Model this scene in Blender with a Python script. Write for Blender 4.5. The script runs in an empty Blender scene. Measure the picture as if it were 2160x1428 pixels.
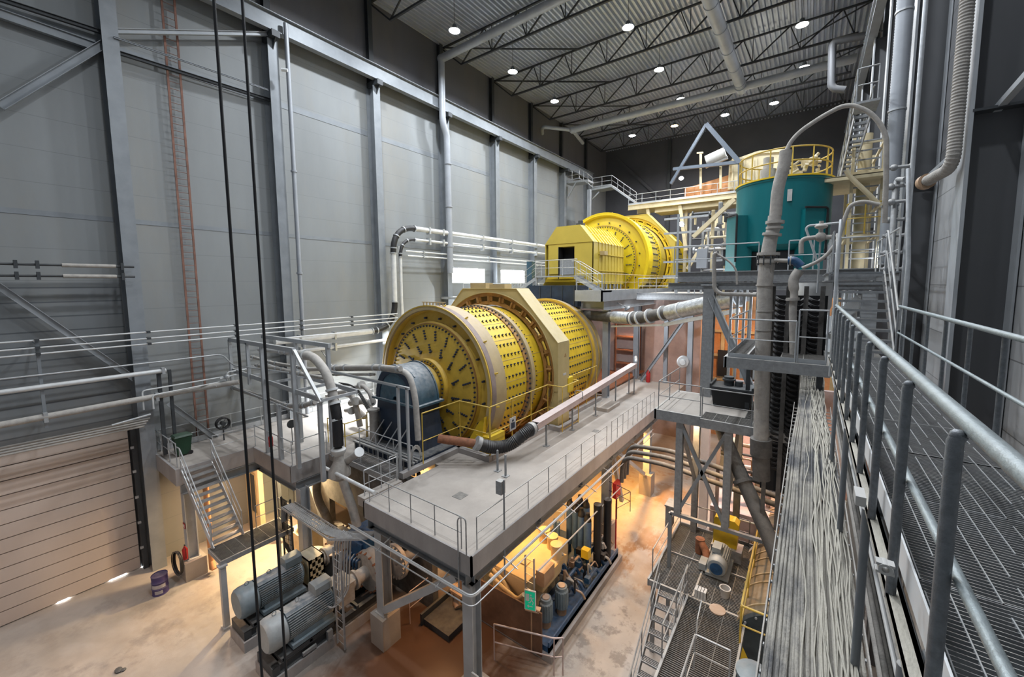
import bpy, bmesh, math, random
from math import sin, cos, pi, radians
from mathutils import Vector, Matrix
random.seed(7)
SC = bpy.context.scene
COL = SC.collection

# ---------------------------------------------------------------- camera
PF, YAW, PITCH, ROLL, PCX, PCY = 851.3, .616573, .0918654, -.00560688, 1105.46, 678.26
CAMP = Vector((0, 0, 14))
_fw = Vector((-sin(YAW)*cos(PITCH), cos(YAW)*cos(PITCH), -sin(PITCH)))
_rt = Vector((cos(YAW), sin(YAW), 0))
_up = _rt.cross(_fw)
RT = _rt*cos(ROLL)+_up*sin(ROLL)
UP = -_rt*sin(ROLL)+_up*cos(ROLL)
cd = bpy.data.cameras.new('camera')
cam = bpy.data.objects.new('camera', cd)
COL.objects.link(cam)
cam.matrix_world = Matrix(((RT.x, UP.x, -_fw.x, CAMP.x), (RT.y, UP.y, -_fw.y, CAMP.y), (RT.z, UP.z, -_fw.z, CAMP.z), (0, 0, 0, 1)))
cd.sensor_width = 36
cd.sensor_fit = 'HORIZONTAL'
cd.lens = PF/2160*36
cd.shift_x = -(PCX-1080)/2160
cd.shift_y = (PCY-714)/2160
cd.clip_start = .05
cd.clip_end = 300
SC.camera = cam

# ---------------------------------------------------------------- world, exposure
w = bpy.data.worlds.new('world')
SC.world = w
w.use_nodes = True
bg = w.node_tree.nodes['Background']
bg.inputs['Color'].default_value = (.80, .90, 1, 1)
bg.inputs['Strength'].default_value = .13
SC.view_settings.view_transform = 'Standard'
SC.view_settings.look = 'None'
SC.view_settings.gamma = 1
SC.view_settings.use_curve_mapping = False
SC.view_settings.exposure = 0.65
SC.cycles.use_denoising = True
SC.cycles.max_bounces = 6
SC.cycles.diffuse_bounces = 4
SC.cycles.glossy_bounces = 3
SC.cycles.sample_clamp_indirect = 6
SC.cycles.caustics_reflective = False
SC.cycles.caustics_refractive = False

def area(loc, size, power, color=(1, 1, 1), direction=(0, 0, -1), parent=None, spread=180, shape='DISK', size_y=None):
    l = bpy.data.lights.new('lamp_light', 'AREA')
    l.shape = shape
    l.size = size
    if size_y:
        l.size_y = size_y
    l.energy = power
    l.color = color
    l.spread = radians(spread)
    o = bpy.data.objects.new('lamp_light', l)
    COL.objects.link(o)
    o.location = loc
    o.rotation_euler = Vector(direction).to_track_quat('-Z', 'Y').to_euler()
    return o


# ---------------------------------------------------------------- geometry helpers
def at(u, v, X=None, Y=None, Z=None):
    """the place on a known plane (wall, deck, floor) seen in one direction"""
    d = RT*((u-PCX)/PF)+UP*(-(v-PCY)/PF)+_fw
    if X is not None:
        t = (X-CAMP.x)/d.x
    elif Y is not None:
        t = (Y-CAMP.y)/d.y
    else:
        t = (Z-CAMP.z)/d.z
    return CAMP+d*t

def V(*a):
    return Vector(a)

class MB:
    def __init__(s):
        s.v = []
        s.f = []
    def add(s, vs, fs):
        b = len(s.v)
        s.v += [Vector(x) for x in vs]
        s.f += [tuple(b+i for i in f) for f in fs]
        return s
    def bx(s, x0, x1, y0, y1, z0, z1):
        if x0 > x1: x0, x1 = x1, x0
        if y0 > y1: y0, y1 = y1, y0
        if z0 > z1: z0, z1 = z1, z0
        vs = [(x0, y0, z0), (x1, y0, z0), (x1, y1, z0), (x0, y1, z0), (x0, y0, z1), (x1, y0, z1), (x1, y1, z1), (x0, y1, z1)]
        return s.add(vs, [(0, 3, 2, 1), (4, 5, 6, 7), (0, 1, 5, 4), (1, 2, 6, 5), (2, 3, 7, 6), (3, 0, 4, 7)])
    def frame(s, p0, p1, up=None):
        d = (p1-p0)
        L = d.length
        d = d/L
        u = Vector(up) if up is not None else (Vector((0, 0, 1)) if abs(d.z) < .95 else Vector((0, 1, 0)))
        a = u.cross(d)
        if a.length < 1e-4:
            a = Vector((1, 0, 0)).cross(d)
        a.normalize()
        b = d.cross(a).normalized()
        return d, a, b, L
    def bar(s, p0, p1, w, h=None, up=None):
        p0 = Vector(p0); p1 = Vector(p1)
        h = w if h is None else h
        d, a, b, L = s.frame(p0, p1, up)
        vs = []
        for p in (p0, p1):
            for i, j in ((-1, -1), (1, -1), (1, 1), (-1, 1)):
                vs.append(p+a*(i*w/2)+b*(j*h/2))
        return s.add(vs, [(3, 2, 1, 0), (4, 5, 6, 7), (0, 1, 5, 4), (1, 2, 6, 5), (2, 3, 7, 6), (3, 0, 4, 7)])
    def ibeam(s, p0, p1, w, h, t=None, tw=None, up=None):
        """I section: w across the flanges, h between them (h along up)"""
        p0 = Vector(p0); p1 = Vector(p1)
        t = t or max(.02, h*.07); tw = tw or t*.7
        d, a, b, L = s.frame(p0, p1, up)
        pr = [(-w/2, -h/2), (w/2, -h/2), (w/2, -h/2+t), (tw/2, -h/2+t), (tw/2, h/2-t), (w/2, h/2-t), (w/2, h/2), (-w/2, h/2), (-w/2, h/2-t), (-tw/2, h/2-t), (-tw/2, -h/2+t), (-w/2, -h/2+t)]
        n = len(pr)
        vs = [p+a*x+b*y for p in (p0, p1) for x, y in pr]
        fs = [(i, (i+1) % n, n+(i+1) % n, n+i) for i in range(n)]
        for o, rev in ((0, True), (n, False)):
            for q in ((0, 1, 2, 11), (10, 3, 4, 9), (8, 5, 6, 7)):
                f = tuple(o+i for i in q)
                fs.append(f[::-1] if rev else f)
        return s.add(vs, fs)
    def chan(s, p0, p1, w, h, t=.02, up=None):
        """U channel, open towards +a"""
        p0 = Vector(p0); p1 = Vector(p1)
        d, a, b, L = s.frame(p0, p1, up)
        pr = [(0, -h/2), (w, -h/2), (w, -h/2+t), (t, -h/2+t), (t, h/2-t), (w, h/2-t), (w, h/2), (0, h/2)]
        n = 8
        vs = [p+a*x+b*y for p in (p0, p1) for x, y in pr]
        fs = [(i, (i+1) % n, n+(i+1) % n, n+i) for i in range(n)]
        for o, rev in ((0, True), (n, False)):
            for q in ((0, 1, 2, 3), (0, 3, 4, 7), (7, 4, 5, 6)):
                f = tuple(o+i for i in q)
                fs.append(f[::-1] if rev else f)
        return s.add(vs, fs)
    def cyl(s, p0, p1, r, r1=None, n=12, caps=True):
        p0 = Vector(p0); p1 = Vector(p1)
        r1 = r if r1 is None else r1
        d, a, b, L = s.frame(p0, p1)
        vs = []
        for p, q in ((p0, r), (p1, r1)):
            for i in range(n):
                t = 2*pi*i/n
                vs.append(p+a*(q*cos(t))+b*(q*sin(t)))
        fs = [(i, (i+1) % n, n+(i+1) % n, n+i) for i in range(n)]
        if caps:
            fs += [tuple(range(n))[::-1], tuple(range(n, 2*n))]
        return s.add(vs, fs)
    def tube(s, pts, r, n=8, bend=0, seg=5, caps=True, closed=False):
        """pipe along a polyline; corners rounded with radius bend; r may be a list"""
        P = [Vector(p) for p in pts]
        if bend and len(P) > 2:
            Q = [P[0]]
            for i in range(1, len(P)-1):
                a, b, c = P[i-1], P[i], P[i+1]
                d0 = (a-b); d1 = (c-b)
                k = min(bend, d0.length*.49, d1.length*.49)
                s0 = b+d0.normalized()*k; s1 = b+d1.normalized()*k
                if d0.normalized().dot(d1.normalized()) < -.995:
                    Q.append(b); continue
                for j in range(seg+1):
                    t = j/seg
                    Q.append(s0*(1-t)**2+b*(2*t*(1-t))+s1*t*t)
            Q.append(P[-1])
            P = Q
        m = len(P)
        T = []
        for i in range(m):
            if closed:
                T.append((P[(i+1) % m]-P[i-1]).normalized())
            else:
                T.append((P[min(i+1, m-1)]-P[max(i-1, 0)]).normalized())
        u = Vector((0, 0, 1)) if abs(T[0].z) < .9 else Vector((1, 0, 0))
        a = u.cross(T[0]).normalized()
        vs = []
        for i in range(m):
            a = (a-T[i]*a.dot(T[i])).normalized()
            b = T[i].cross(a)
            rr = r[min(i, len(r)-1)] if isinstance(r, (list, tuple)) else r
            for j in range(n):
                t = 2*pi*j/n
                vs.append(P[i]+a*(rr*cos(t))+b*(rr*sin(t)))
        fs = []
        for i in range(m if closed else m-1):
            o0 = i*n; o1 = ((i+1) % m)*n
            for j in range(n):
                fs.append((o0+j, o0+(j+1) % n, o1+(j+1) % n, o1+j))
        if caps and not closed:
            fs += [tuple(range(n))[::-1], tuple(range((m-1)*n, m*n))]
        return s.add(vs, fs)
    def lathe(s, prof, o, axis, n=48, a0=0, a1=2*pi, ref=None):
        """profile points (radius, along axis) turned about the axis"""
        o = Vector(o); ax = Vector(axis).normalized()
        rf = Vector(ref) if ref else (Vector((0, 0, 1)) if abs(ax.z) < .9 else Vector((1, 0, 0)))
        a = (rf-ax*rf.dot(ax)).normalized(); b = ax.cross(a)
        full = abs(a1-a0-2*pi) < 1e-6
        m = n if full else n+1
        vs = []
        for i in range(m):
            t = a0+(a1-a0)*i/n
            c = a*cos(t)+b*sin(t)
            for r, h in prof:
                vs.append(o+c*r+ax*h)
        k = len(prof)
        fs = []
        for i in range(n):
            i0 = i*k; i1 = ((i+1) % m)*k
            for j in range(k-1):
                fs.append((i0+j, i0+j+1, i1+j+1, i1+j))
        return s.add(vs, fs)
    def ring(s, o, axis, r0, r1, h0, h1, n=48, a0=0, a1=2*pi, ref=None):
        s.lathe([(r0, h0), (r1, h0), (r1, h1), (r0, h1), (r0, h0)], o, axis, n, a0, a1, ref)
        if abs(a1-a0-2*pi) > 1e-6:
            o = Vector(o); ax = Vector(axis).normalized()
            rf = Vector(ref) if ref else (Vector((0, 0, 1)) if abs(ax.z) < .9 else Vector((1, 0, 0)))
            a = (rf-ax*rf.dot(ax)).normalized(); b = ax.cross(a)
            for t in (a0, a1):
                c = a*cos(t)+b*sin(t)
                s.add([o+c*r+ax*h for r, h in ((r0, h0), (r1, h0), (r1, h1), (r0, h1))], [(0, 1, 2, 3)])
        return s
    def prism(s, poly, vec):
        """closed polygon of 3D points pushed along vec"""
        P = [Vector(p) for p in poly]; vec = Vector(vec); n = len(P)
        return s.add(P+[p+vec for p in P], [tuple(range(n))[::-1], tuple(range(n, 2*n))]+[(i, (i+1) % n, n+(i+1) % n, n+i) for i in range(n)])
    def sphere(s, c, r, n=10, m=6, sc=(1, 1, 1)):
        c = Vector(c); vs = []; fs = []
        for i in range(m+1):
            ph = pi*i/m
            for j in range(n):
                t = 2*pi*j/n
                vs.append(c+Vector((r*sin(ph)*cos(t)*sc[0], r*sin(ph)*sin(t)*sc[1], r*cos(ph)*sc[2])))
        for i in range(m):
            for j in range(n):
                fs.append((i*n+j, (i+1)*n+j, (i+1)*n+(j+1) % n, i*n+(j+1) % n))
        return s.add(vs, fs)

ORI = {}
def _mesh(name, mb, mat, origin):
    me = bpy.data.meshes.new(name)
    me.from_pydata([v-origin for v in mb.v], [], mb.f)
    bm = bmesh.new(); bm.from_mesh(me)
    bmesh.ops.remove_doubles(bm, verts=bm.verts, dist=1e-5)
    bmesh.ops.recalc_face_normals(bm, faces=bm.faces)
    bm.to_mesh(me); bm.free()
    me.polygons.foreach_set('use_smooth', [True]*len(me.polygons))
    me.set_sharp_from_angle(angle=radians(38))
    me.update()
    me.materials.append(M[mat] if isinstance(mat, str) else mat)
    return me

def tag(o, label=None, cat=None, group=None, kind=None):
    if label: o['label'] = label
    if cat: o['category'] = cat
    if group: o['group'] = group
    if kind: o['kind'] = kind
    return o

def thing(name, label, cat, loc=(0, 0, 0), group=None):
    o = bpy.data.objects.new(name, None)
    o.empty_display_size = .2
    COL.objects.link(o)
    o.location = Vector(loc)
    ORI[o.name] = Vector(loc)
    return tag(o, label, cat, group)

SPLIT = {'clamp', 'valve_fitting', 'joint', 'dark_cap_', 'hose_clamp', 'rubber_bend', 'foil_wrap', 'drum_label', 'case_bolt', 'flange', 'seam_band', 'pipe_bracket', 'tie_rod', 'hinge', 'strut', 'guard_lug', 'lifting_box', 'stiffener', 'floor_beam', 'tie_bolt', 'leg_row', 'end_bolt', 'support_box', 'cap_rib', 'top_handle', 'conduit', 'hydraulic_line_', 'skid_bracket', 'roof_rib', 'hopper_rib', 'stand', 'frame_rib', 'base_rib', 'pilaster', 'opening', 'rib', 'brush', 'cross_rod_', 'shell_seam'}
def components(mb):
    par = list(range(len(mb.v)))
    def fd(i):
        while par[i] != i:
            par[i] = par[par[i]]; i = par[i]
        return i
    for f in mb.f:
        a = fd(f[0])
        for j in f[1:]:
            par[fd(j)] = a
    g = {}
    for f in mb.f: g.setdefault(fd(f[0]), []).append(f)
    out = []
    for fs in g.values():
        ids = sorted({i for f in fs for i in f}); mp = {i: k for k, i in enumerate(ids)}
        m = MB(); m.v = [mb.v[i] for i in ids]; m.f = [tuple(mp[i] for i in f) for f in fs]; out.append(m)
    return out

def part(name, mb, mat, parent, label=None, kind=None):
    if name in SPLIT:
        cs = components(mb)
        if 1 < len(cs) <= 100:
            r = [part_one(name, c, mat, parent, label, kind) for c in cs]
            return r[0]
    return part_one(name, mb, mat, parent, label, kind)

def part_one(name, mb, mat, parent, label=None, kind=None):
    org = ORI[parent.name]
    o = bpy.data.objects.new(name, _mesh(name, mb, mat, org))
    COL.objects.link(o)
    o.parent = parent
    ORI[o.name] = org
    return tag(o, label, kind=kind)

def base_of(mb):
    xs = [v.x for v in mb.v]; ys = [v.y for v in mb.v]; zs = [v.z for v in mb.v]
    return Vector(((min(xs)+max(xs))/2, (min(ys)+max(ys))/2, min(zs)))

def solo(name, mb, mat, label, cat, group=None, kind=None):
    b = base_of(mb)
    o = bpy.data.objects.new(name, _mesh(name, mb, mat, b))
    o.location = b
    COL.objects.link(o)
    ORI[o.name] = b
    return tag(o, label, cat, group, kind)

def struct(name, mb, mat, parent=None):
    if parent is not None:
        return part(name, mb, mat, parent)
    o = bpy.data.objects.new(name, _mesh(name, mb, mat, Vector()))
    COL.objects.link(o)
    ORI[o.name] = Vector()
    o['kind'] = 'structure'
    return o

def copy_tree(o, loc=None, rotz=None, label=None, parent=None):
    c = o.copy()
    COL.objects.link(c)
    if parent is not None:
        c.parent = parent
    if loc is not None:
        c.location = Vector(loc)
    if rotz is not None:
        c.rotation_euler.z = rotz
    if label:
        c['label'] = label
    for ch in list(o.children):
        copy_tree(ch, parent=c)
    return c

# ---------------------------------------------------------------- materials
M = {}
def N(nt, t, **kw):
    n = nt.nodes.new(t)
    for k, v in kw.items():
        setattr(n, k, v)
    return n

def mat(name, c, rough=.6, metal=0, var=.12, scale=1.5, dust=0, dustc=(.42, .39, .35), stain=0, stainc=(.2, .12, .07), bump=0, stretch=(1, 1, 1), emit=None, es=0, bscale=40):
    m = bpy.data.materials.new(name)
    m.use_nodes = True
    nt = m.node_tree
    b = nt.nodes['Principled BSDF']
    b.inputs['Roughness'].default_value = rough
    b.inputs['Metallic'].default_value = metal
    geo = N(nt, 'ShaderNodeNewGeometry')
    mp = N(nt, 'ShaderNodeMapping'); mp.inputs['Scale'].default_value = stretch
    nt.links.new(geo.outputs['Position'], mp.inputs['Vector'])
    nz = N(nt, 'ShaderNodeTexNoise'); nz.inputs['Scale'].default_value = scale; nz.inputs['Detail'].default_value = 6; nz.inputs['Roughness'].default_value = .62
    nt.links.new(mp.outputs[0], nz.inputs['Vector'])
    rp = N(nt, 'ShaderNodeValToRGB')
    rp.color_ramp.elements[0].position = .3
    rp.color_ramp.elements[1].position = .7
    rp.color_ramp.elements[0].color = (c[0]*(1-var*1.5), c[1]*(1-var*1.5), c[2]*(1-var*1.5), 1)
    rp.color_ramp.elements[1].color = (min(1, c[0]*(1+var)), min(1, c[1]*(1+var)), min(1, c[2]*(1+var)), 1)
    nt.links.new(nz.outputs['Fac'], rp.inputs[0])
    out = rp.outputs[0]
    if stain:
        n2 = N(nt, 'ShaderNodeTexNoise'); n2.inputs['Scale'].default_value = scale*.45; n2.inputs['Detail'].default_value = 8; n2.inputs['Roughness'].default_value = .7
        mp2 = N(nt, 'ShaderNodeMapping'); mp2.inputs['Location'].default_value = (7, 3, 5); mp2.inputs['Scale'].default_value = stretch
        nt.links.new(geo.outputs['Position'], mp2.inputs['Vector'])
        nt.links.new(mp2.outputs[0], n2.inputs['Vector'])
        r2 = N(nt, 'ShaderNodeMapRange'); r2.inputs[1].default_value = .5; r2.inputs[2].default_value = .72; r2.inputs[3].default_value = 0; r2.inputs[4].default_value = stain
        nt.links.new(n2.outputs['Fac'], r2.inputs[0])
        mx = N(nt, 'ShaderNodeMix', data_type='RGBA'); mx.inputs[7].default_value = (*stainc, 1)
        nt.links.new(r2.outputs[0], mx.inputs[0]); nt.links.new(out, mx.inputs[6])
        out = mx.outputs[2]
    if dust:
        sp = N(nt, 'ShaderNodeSeparateXYZ'); nt.links.new(geo.outputs['Normal'], sp.inputs[0])
        r3 = N(nt, 'ShaderNodeMapRange'); r3.inputs[1].default_value = .1; r3.inputs[2].default_value = .85; r3.inputs[4].default_value = dust
        nt.links.new(sp.outputs['Z'], r3.inputs[0])
        n3 = N(nt, 'ShaderNodeTexNoise'); n3.inputs['Scale'].default_value = 5; n3.inputs['Detail'].default_value = 6
        nt.links.new(geo.outputs['Position'], n3.inputs['Vector'])
        ml = N(nt, 'ShaderNodeMath', operation='MULTIPLY')
        r4 = N(nt, 'ShaderNodeMapRange'); r4.inputs[1].default_value = .3; r4.inputs[2].default_value = .62; r4.inputs[3].default_value = .35
        nt.links.new(n3.outputs['Fac'], r4.inputs[0])
        nt.links.new(r3.outputs[0], ml.inputs[0]); nt.links.new(r4.outputs[0], ml.inputs[1])
        mx = N(nt, 'ShaderNodeMix', data_type='RGBA'); mx.inputs[7].default_value = (*dustc, 1)
        nt.links.new(ml.outputs[0], mx.inputs[0]); nt.links.new(out, mx.inputs[6])
        out = mx.outputs[2]
    nt.links.new(out, b.inputs['Base Color'])
    if bump:
        n5 = N(nt, 'ShaderNodeTexNoise'); n5.inputs['Scale'].default_value = bscale; n5.inputs['Detail'].default_value = 4
        nt.links.new(mp.outputs[0], n5.inputs['Vector'])
        bp = N(nt, 'ShaderNodeBump'); bp.inputs['Strength'].default_value = bump; bp.inputs['Distance'].default_value = .02
        nt.links.new(n5.outputs['Fac'], bp.inputs['Height']); nt.links.new(bp.outputs[0], b.inputs['Normal'])
    if emit:
        b.inputs['Emission Color'].default_value = (*emit, 1)
        b.inputs['Emission Strength'].default_value = es
    M[name] = m
    return m

DUSTC = (.46, .43, .385)
mat('steel', (.24, .26, .28), .5, .15, .10, 1.2, dust=.5, dustc=DUSTC)
mat('steel_light', (.40, .42, .44), .5, .15, .10, 1.2, dust=.6, dustc=DUSTC)
mat('steel_dark', (.045, .05, .055), .55, .1, .2, 1.2, dust=.35, dustc=(.25, .24, .22))
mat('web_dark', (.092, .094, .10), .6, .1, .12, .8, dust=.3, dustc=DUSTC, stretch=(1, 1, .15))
mat('galv', (.46, .48, .50), .42, .45, .12, 6, dust=.55, dustc=DUSTC)
mat('galv_old', (.30, .31, .32), .55, .3, .14, 8, dust=.8, dustc=DUSTC)
mat('tube_grey', (.20, .215, .23), .45, .35, .16, 30, dust=.25, dustc=(.3, .3, .3), bump=.15, bscale=200)
mat('handrail', (.30, .345, .355), .45, .4, .18, 20, dust=.35, dustc=(.42, .45, .46), bump=.15, bscale=150)
mat('concrete', (.35, .315, .28), .8, 0, .10, .8, dust=0, stain=.35, stainc=(.26, .23, .2), bump=.2)
mat('concrete_edge', (.33, .31, .30), .8, 0, .10, 1.5, stain=.3, stainc=(.2, .18, .17), bump=.2, stretch=(1, 1, .4))
mat('yellow', (.74, .50, .02), .45, 0, .08, 1.2, dust=.25, dustc=(.55, .43, .15), stain=.2, stainc=(.36, .25, .06))
mat('yellow_bright', (.68, .49, .01), .4, 0, .05, 1.2, dust=.3, dustc=(.62, .52, .2))
mat('yellow_dirty', (.62, .40, .05), .55, 0, .12, 1.4, dust=.4, dustc=(.46, .36, .2), stain=.3, stainc=(.24, .15, .07))
mat('yellow_rail', (.62, .42, .06), .5, 0, .12, 3, dust=.4, dustc=(.5, .42, .25))
mat('tan', (.46, .35, .18), .6, 0, .10, 1.2, dust=.6, dustc=(.46, .37, .28), stain=.25, stainc=(.34, .25, .18))
mat('tan_plate', (.48, .385, .18), .55, 0, .08, 1.2, dust=.5, dustc=(.5, .42, .3))
mat('ochre_brown', (.36, .19, .06), .6, 0, .2, 2, stain=.4, stainc=(.16, .08, .04))
mat('hut_yellow', (.52, .39, .06), .5, 0, .05, 1.2, dust=.5, dustc=(.62, .55, .3))
mat('bolt', (.035, .045, .08), .5, .3, .1)
mat('navy', (.015, .03, .06), .5, .1, .2, 2, dust=.75, dustc=(.34, .33, .31))
mat('mauve_band', (.27, .21, .19), .65, 0, .14, 2, stain=.4, stainc=(.17, .12, .11))
mat('cap_blue', (.05, .11, .155), .5, .1, .3, 1.6, dust=1, dustc=(.40, .41, .42), stain=.3, stainc=(.3, .32, .33))
mat('teal', (.004, .15, .165), .35, .1, .12, .8, dust=.5, dustc=(.3, .33, .3), stain=.12, stainc=(.12, .3, .3), stretch=(1, 1, .25))
mat('teal_dark', (.004, .09, .10), .45, .1, .12, .8)
mat('rubber', (.012, .012, .014), .5, 0, .2, 6, dust=.4, dustc=(.22, .21, .2))
mat('black', (.008, .008, .009), .7, 0, .1)
mat('dusty', (.40, .375, .345), .85, 0, .14, 5, dust=.8, dustc=(.45, .42, .38), bump=.4)
mat('dusty_dark', (.10, .095, .09), .85, 0, .25, 4, dust=.6, dustc=(.30, .28, .25), bump=.4)
mat('cable_dust', (.37, .345, .30), .9, 0, .2, 3.2, stain=1, stainc=(.10, .10, .105), bump=.5, bscale=90, stretch=(1, .35, 1))
_r = [n for n in M['cable_dust'].node_tree.nodes if n.type == 'MAP_RANGE'][0]
_r.inputs[1].default_value = .46; _r.inputs[2].default_value = .6
mat('cable_light', (.47, .44, .375), .9, 0, .10, 12, stain=.3, stainc=(.25, .25, .25), bump=.4, bscale=90, stretch=(1, .35, 1))
mat('cable_grey', (.36, .37, .38), .7, 0, .12, 8, dust=.5, dustc=DUSTC)
mat('white_pipe', (.62, .63, .63), .5, .1, .08, 3, dust=.3, dustc=DUSTC)
mat('motor_grey', (.17, .225, .26), .5, .1, .12, 4, dust=.28, dustc=(.40, .40, .39))
mat('motor_light', (.33, .36, .37), .5, .1, .1, 4, dust=.28, dustc=(.45, .44, .42))
mat('cream', (.62, .53, .34), .6, 0, .10, 2, dust=.5, dustc=(.55, .5, .42))
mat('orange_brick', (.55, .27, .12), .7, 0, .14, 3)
mat('lamplit_concrete', (.58, .45, .27), .85, 0, .08, 1)  # concrete toned ochre: the warm lamplight is put into its colour
mat('lamplit_pink_wall', (.44, .34, .31), .85, 0, .14, .9, stain=.4, stainc=(.3, .2, .16))  # pinkish tint: sodium lamplight put into the colour of the bay walls
mat('rust', (.25, .10, .05), .8, 0, .25, 6, stain=.5, stainc=(.12, .05, .03))
mat('ladder_rust', (.22, .11, .08), .75, .1, .25, 2)
mat('red', (.45, .02, .02), .5, 0, .1)
mat('green_bin', (.008, .04, .018), .5, 0, .1, 3, dust=.35, dustc=(.2, .25, .2))
mat('blue_machine', (.02, .08, .19), .45, .1, .3, 6, dust=.35, dustc=(.25, .25, .25))
mat('acc_blue', (.10, .18, .33), .45, .1, .15, 3, dust=.4, dustc=(.4, .36, .3))
mat('pale_yellow', (.60, .47, .28), .6, 0, .06, 2, stain=.15)
mat('brown_plate', (.17, .095, .06), .7, .1, .18, 2, stain=.4, stainc=(.08, .04, .025))
mat('drum_purple', (.05, .035, .14), .5, 0, .1, 4, dust=.4, dustc=(.3, .28, .3))
mat('drum_paper', (.4, .38, .4), .7, 0, .1, 8)
mat('exit_green', (.0, .30, .16), .4, 0, .03, emit=(.0, .35, .18), es=.35)
mat('white', (.75, .76, .76), .5, 0, .03)
mat('roof', (.62, .67, .76), .36, .5, .06, .8)
mat('truss', (.03, .032, .036), .6, .1, .1)
mat('duct', (.14, .15, .165), .45, .3, .08, 1, dust=.3, dustc=(.3, .3, .3))
mat('duct_light', (.33, .35, .38), .5, .2, .08, 1, dust=.4, dustc=DUSTC)
mat('back_panel', (.075, .078, .09), .7, 0, .12, .3)
mat('brace_blue', (.09, .11, .14), .55, .1, .1, 1.2)
mat('lamp', (1, 1, 1), emit=(1, 1, 1), es=60)
mat('lamp_warm', (1, 1, 1), emit=(1, .72, .42), es=35)
mat('orange_lamp', (1, 1, 1), emit=(1, .55, .2), es=30)
mat('glass_day', (1, 1, 1), .3, emit=(.90, .95, 1), es=22)
mat('drum_brown', (.20, .14, .075), .6, .1, .12, 3, dust=.6, dustc=(.34, .28, .2))
mat('dark_disc', (.04, .055, .065), .6, .1, .2, 4, dust=.3)
mat('pvc_grey', (.5, .49, .47), .6, 0, .08, 5)
mat('copper_pipe', (.42, .28, .18), .55, .1, .12, 3, dust=.5, dustc=(.5, .44, .4))
mat('foil', (.52, .54, .56), .35, .5, .25, 6, bump=.8, bscale=14)
mat('pale_chute', (.50, .40, .38), .6, .1, .10, 2, dust=.4, dustc=(.58, .52, .5))
# ================================================================ the building
def panel_mat(name, c, seam, seamc, var=.08, z0=0, sw=.025, rust=0, seam2=None, rough=.55, metal=0):
    m = mat(name, c, rough, metal, var, .35, stain=rust, stainc=(.30, .25, .17), stretch=(1, 1, .3))
    nt = m.node_tree
    b = nt.nodes['Principled BSDF']
    src = b.inputs['Base Color'].links[0].from_socket
    geo = N(nt, 'ShaderNodeNewGeometry')
    sp = N(nt, 'ShaderNodeSeparateXYZ'); nt.links.new(geo.outputs['Position'], sp.inputs[0])
    md = N(nt, 'ShaderNodeMath', operation='MODULO'); md.inputs[1].default_value = seam
    ad = N(nt, 'ShaderNodeMath', operation='ADD'); ad.inputs[1].default_value = 100*seam-z0
    nt.links.new(sp.outputs['Z'], ad.inputs[0]); nt.links.new(ad.outputs[0], md.inputs[0])
    lt = N(nt, 'ShaderNodeMath', operation='LESS_THAN'); lt.inputs[1].default_value = sw
    nt.links.new(md.outputs[0], lt.inputs[0])
    mx = N(nt, 'ShaderNodeMix', data_type='RGBA'); mx.inputs[7].default_value = (*seamc, 1)
    nt.links.new(lt.outputs[0], mx.inputs[0]); nt.links.new(src, mx.inputs[6]); nt.links.new(mx.outputs[2], b.inputs['Base Color'])
    return m
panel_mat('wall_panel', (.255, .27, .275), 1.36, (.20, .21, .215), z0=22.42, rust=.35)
panel_mat('wall_upper_shaded', (.13, .13, .14), 1.36, (.14, .14, .145), z0=22.42, rust=.2)  # darker copy of the wall panel: shade above the downlights put into its colour
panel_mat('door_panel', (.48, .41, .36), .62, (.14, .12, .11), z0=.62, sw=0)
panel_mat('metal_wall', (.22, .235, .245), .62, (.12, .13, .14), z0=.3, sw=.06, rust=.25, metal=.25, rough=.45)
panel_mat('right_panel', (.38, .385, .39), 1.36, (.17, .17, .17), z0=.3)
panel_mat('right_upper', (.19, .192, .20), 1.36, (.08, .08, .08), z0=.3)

# floor material: dusty pale concrete turning rust brown near the pump bay, wet cracks
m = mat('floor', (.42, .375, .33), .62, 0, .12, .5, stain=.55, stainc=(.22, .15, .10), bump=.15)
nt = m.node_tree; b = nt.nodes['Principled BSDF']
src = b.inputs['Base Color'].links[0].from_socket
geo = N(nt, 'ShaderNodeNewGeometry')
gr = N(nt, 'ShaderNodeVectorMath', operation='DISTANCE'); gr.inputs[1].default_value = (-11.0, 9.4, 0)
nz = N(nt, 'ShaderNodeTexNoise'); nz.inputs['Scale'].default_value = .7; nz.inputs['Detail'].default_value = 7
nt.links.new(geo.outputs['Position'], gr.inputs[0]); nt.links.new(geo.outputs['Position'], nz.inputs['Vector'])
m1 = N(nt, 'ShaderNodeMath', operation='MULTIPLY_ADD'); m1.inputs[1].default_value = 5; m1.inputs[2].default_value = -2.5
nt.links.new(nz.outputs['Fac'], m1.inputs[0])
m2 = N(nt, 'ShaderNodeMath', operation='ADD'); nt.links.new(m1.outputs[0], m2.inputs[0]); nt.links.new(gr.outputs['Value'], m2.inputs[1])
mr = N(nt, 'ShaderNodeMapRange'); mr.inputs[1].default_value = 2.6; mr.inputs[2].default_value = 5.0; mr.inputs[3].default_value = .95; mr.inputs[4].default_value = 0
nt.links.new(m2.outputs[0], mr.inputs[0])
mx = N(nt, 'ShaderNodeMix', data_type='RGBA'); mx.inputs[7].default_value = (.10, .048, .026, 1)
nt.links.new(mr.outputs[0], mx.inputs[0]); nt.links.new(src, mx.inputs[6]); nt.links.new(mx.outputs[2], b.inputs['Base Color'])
prev = mx.outputs[2]
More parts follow.
